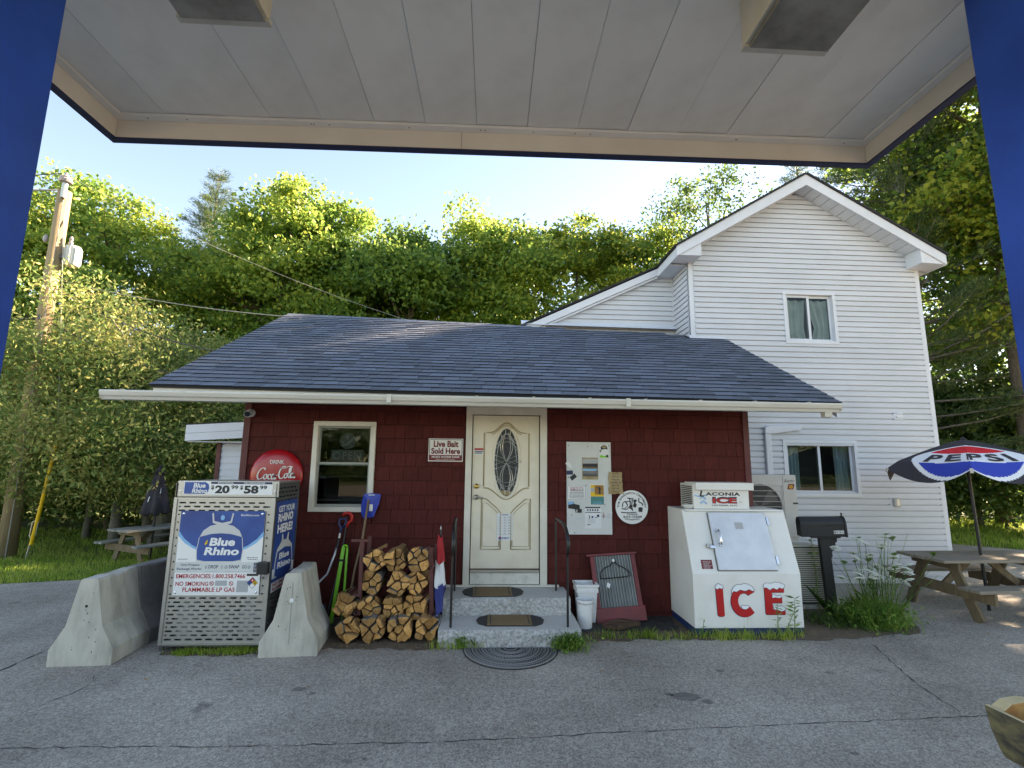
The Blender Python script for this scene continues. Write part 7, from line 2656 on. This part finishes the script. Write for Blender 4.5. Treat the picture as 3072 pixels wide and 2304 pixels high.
def weed(name, label, loc, n, h, spread, seed, m_='weed', w=.012, lean=.7):
    t = thing(name, label, 'weed', loc)
    r = random.Random(seed)
    pts = [(r.gauss(0, spread), r.gauss(0, spread * .7), 0) for _ in range(n)]
    o_ = grass('foliage', pts, h, w, seed, m_, lean)
    o_.parent = t
    rg = np.random.default_rng(seed)
    P = rg.normal(size=(n * 2, 3)) * np.array([[spread * 1.2, spread * .9, 0]]) + np.array([[0, 0, 1]]) * rg.uniform(.02, h * .8, size=(n * 2, 1))
    V, F = leaves(P, .045, .4, rg)
    struct(link('leaflets', np_mesh('leaflets', V, F, m_), t, local=True), 'stuff')
    return t


weed('weed_clump', 'feathery green weed at the right corner of the lower step', (.93, 5.70, .003), 260, .17, .085, 3, w=.005)
weed('weed_clump', 'small weed sprig against the left corner of the lower step', (-.25, 5.745, .003), 30, .14, .03, 4, w=.005)
weed('grass_mound', 'dense green grass mound at the foot of the mailbox', (4.92, 6.45, .003), 1300, .32, .17, 5, w=.007, lean=.9)
weed('grass_mound', 'dark weedy patch between freezer and mailbox post', (4.45, 6.5, .003), 260, .14, .16, 6, m_='leaf_dark', w=.008, lean=1.1)
# wild carrot
wc = thing('wild_carrot', 'tall wild carrot plant with white flower umbels beside the mailbox', 'flower', (5.10, 6.6, .003))
rr = random.Random(12)
q = MB()
fl_pts = []
for i in range(46):
    bx, by = rr.gauss(0, .10), rr.gauss(0, .08)
    tx_, ty = bx * 2.2 + rr.uniform(-.28, .42), by + rr.uniform(-.15, .15)
    tz_ = rr.uniform(.45, 1.12)
    q.tube([(bx, by, 0), ((bx + tx_) / 2 - .03, (by + ty) / 2, tz_ * .55), (tx_, ty, tz_)], [.005, .004, .0025], 4)
    if i < 34:
        fl_pts.append((tx_, ty, tz_))
    if rr.random() < .6:
        e = (tx_ + rr.uniform(-.15, .15), ty + rr.uniform(-.1, .1), tz_ * rr.uniform(.75, 1.0))
        q.tube([((bx + tx_) / 2, (by + ty) / 2, tz_ * .5), e], [.003, .002], 4)
        if rr.random() < .35:
            fl_pts.append(e)
q.build('stems', 'weed', wc, local=True, fix=False)
for i, (x, y, z) in enumerate(fl_pts):
    q = MB()
    rad = rr.uniform(.045, .085)
    green = i % 5 == 0
    tiltx, tilty = rr.uniform(-.5, .5), rr.uniform(-.5, .3)
    for k_ in range(30):
        a = k_ * 2.4
        f = math.sqrt((k_ + .5) / 30) * rad * (.45 if green else 1)
        px, py = f * math.cos(a), f * math.sin(a)
        pz = tiltx * px + tilty * py - f * f * (6 if not green else -14) + .01
        s_ = .017
        q.tube([(x, y, z - .02), (x + px, y + py, z + pz)], .0008, 3, mi=1)
        q.lathe([(.001, 0), (s_, .002), (s_ * .7, .006), (.001, .007)], (x + px, y + py, z + pz), 5, mi=1 if green else 0)
    q.build('umbel', ['petal', 'weed'], wc, local=True, fix=False)
rgn = np.random.default_rng(15)
P = rgn.normal(size=(900, 3)) * np.array([[.17, .12, 0]]) + np.array([[0, 0, 1]]) * rgn.uniform(.05, .55, size=(900, 1))
V, F = leaves(P, .05, .12, rgn)
struct(link('leaflets', np_mesh('leaflets', V, F, 'weed'), wc, local=True), 'stuff')


def stalk(name, label, loc, h, seed, tilt=0.0, nleaf=26, size=.09):
    t = thing(name, label, 'weed', loc)
    r = random.Random(seed)
    MB().tube([(0, 0, 0), (tilt * .4, 0, h * .5), (tilt, 0, h)], [.006, .005, .002], 5).build('stem', 'weed', t, local=True)
    rg = np.random.default_rng(seed)
    zz = np.linspace(h * .2, h, nleaf)
    P = np.stack([tilt * (zz / h) ** 1.3, np.zeros(nleaf), zz], 1)
    ang = np.arange(nleaf) * 2.4
    ax = np.stack([np.cos(ang), np.sin(ang) * .7, np.full(nleaf, .25)], 1) * 1.6
    V, F = leaves(P, size, .24, rg, axis=ax, droop=0)
    link('leaves', np_mesh('leaves', V, F, 'weed'), t, local=True)
    return t


stalk('weed_stalk', 'upright leafy weed stalk before the right corner of the ice freezer', (3.62, 6.0, .003), .44, 3, .03)
stalk('weed_stalk', 'slim leafy weed in front of the letter E of the freezer', (3.42, 6.0, .003), .36, 4, .02, 34, .05)
stalk('weed_stalk', 'thin weed arching right below the letter E', (3.50, 6.0, .003), .30, 5, .14, 24, .03)
stalk('weed_stalk', 'tall thin weed in front of the beige condenser unit', (4.66, 7.1, .003), 1.0, 6, -.03, 44, .08)
stalk('weed_stalk', 'single grass stalk at the left front corner of the freezer', (2.53, 6.02, .003), .20, 7, .03, 5, .09)
# fallen leaves and litter on the asphalt
rr = random.Random(21)
q = MB()
for i in range(70):
    x, y = rr.choice(((rr.uniform(1.0, 1.9), rr.uniform(5.86, 5.98)), (rr.uniform(-1.8, -.5), rr.uniform(5.68, 5.82)), (rr.uniform(4.9, 6.6), rr.uniform(5.6, 7.2)), (rr.uniform(-3.4, 4), rr.uniform(4.6, 5.7))))
    a, s_ = rr.uniform(0, 6.28), rr.uniform(.008, .026)
    c_, d_ = math.cos(a), math.sin(a)
    q.add([(x + u * c_ - v * d_, y + u * d_ + v * c_, .006 + w) for u, v, w in ((-s_, 0, 0), (0, s_ * .5, .006), (s_, 0, .002), (0, -s_ * .5, 0))], [(0, 1, 2, 3)])
struct(q.build('leaf_litter', 'log_side', fix=False), 'stuff')
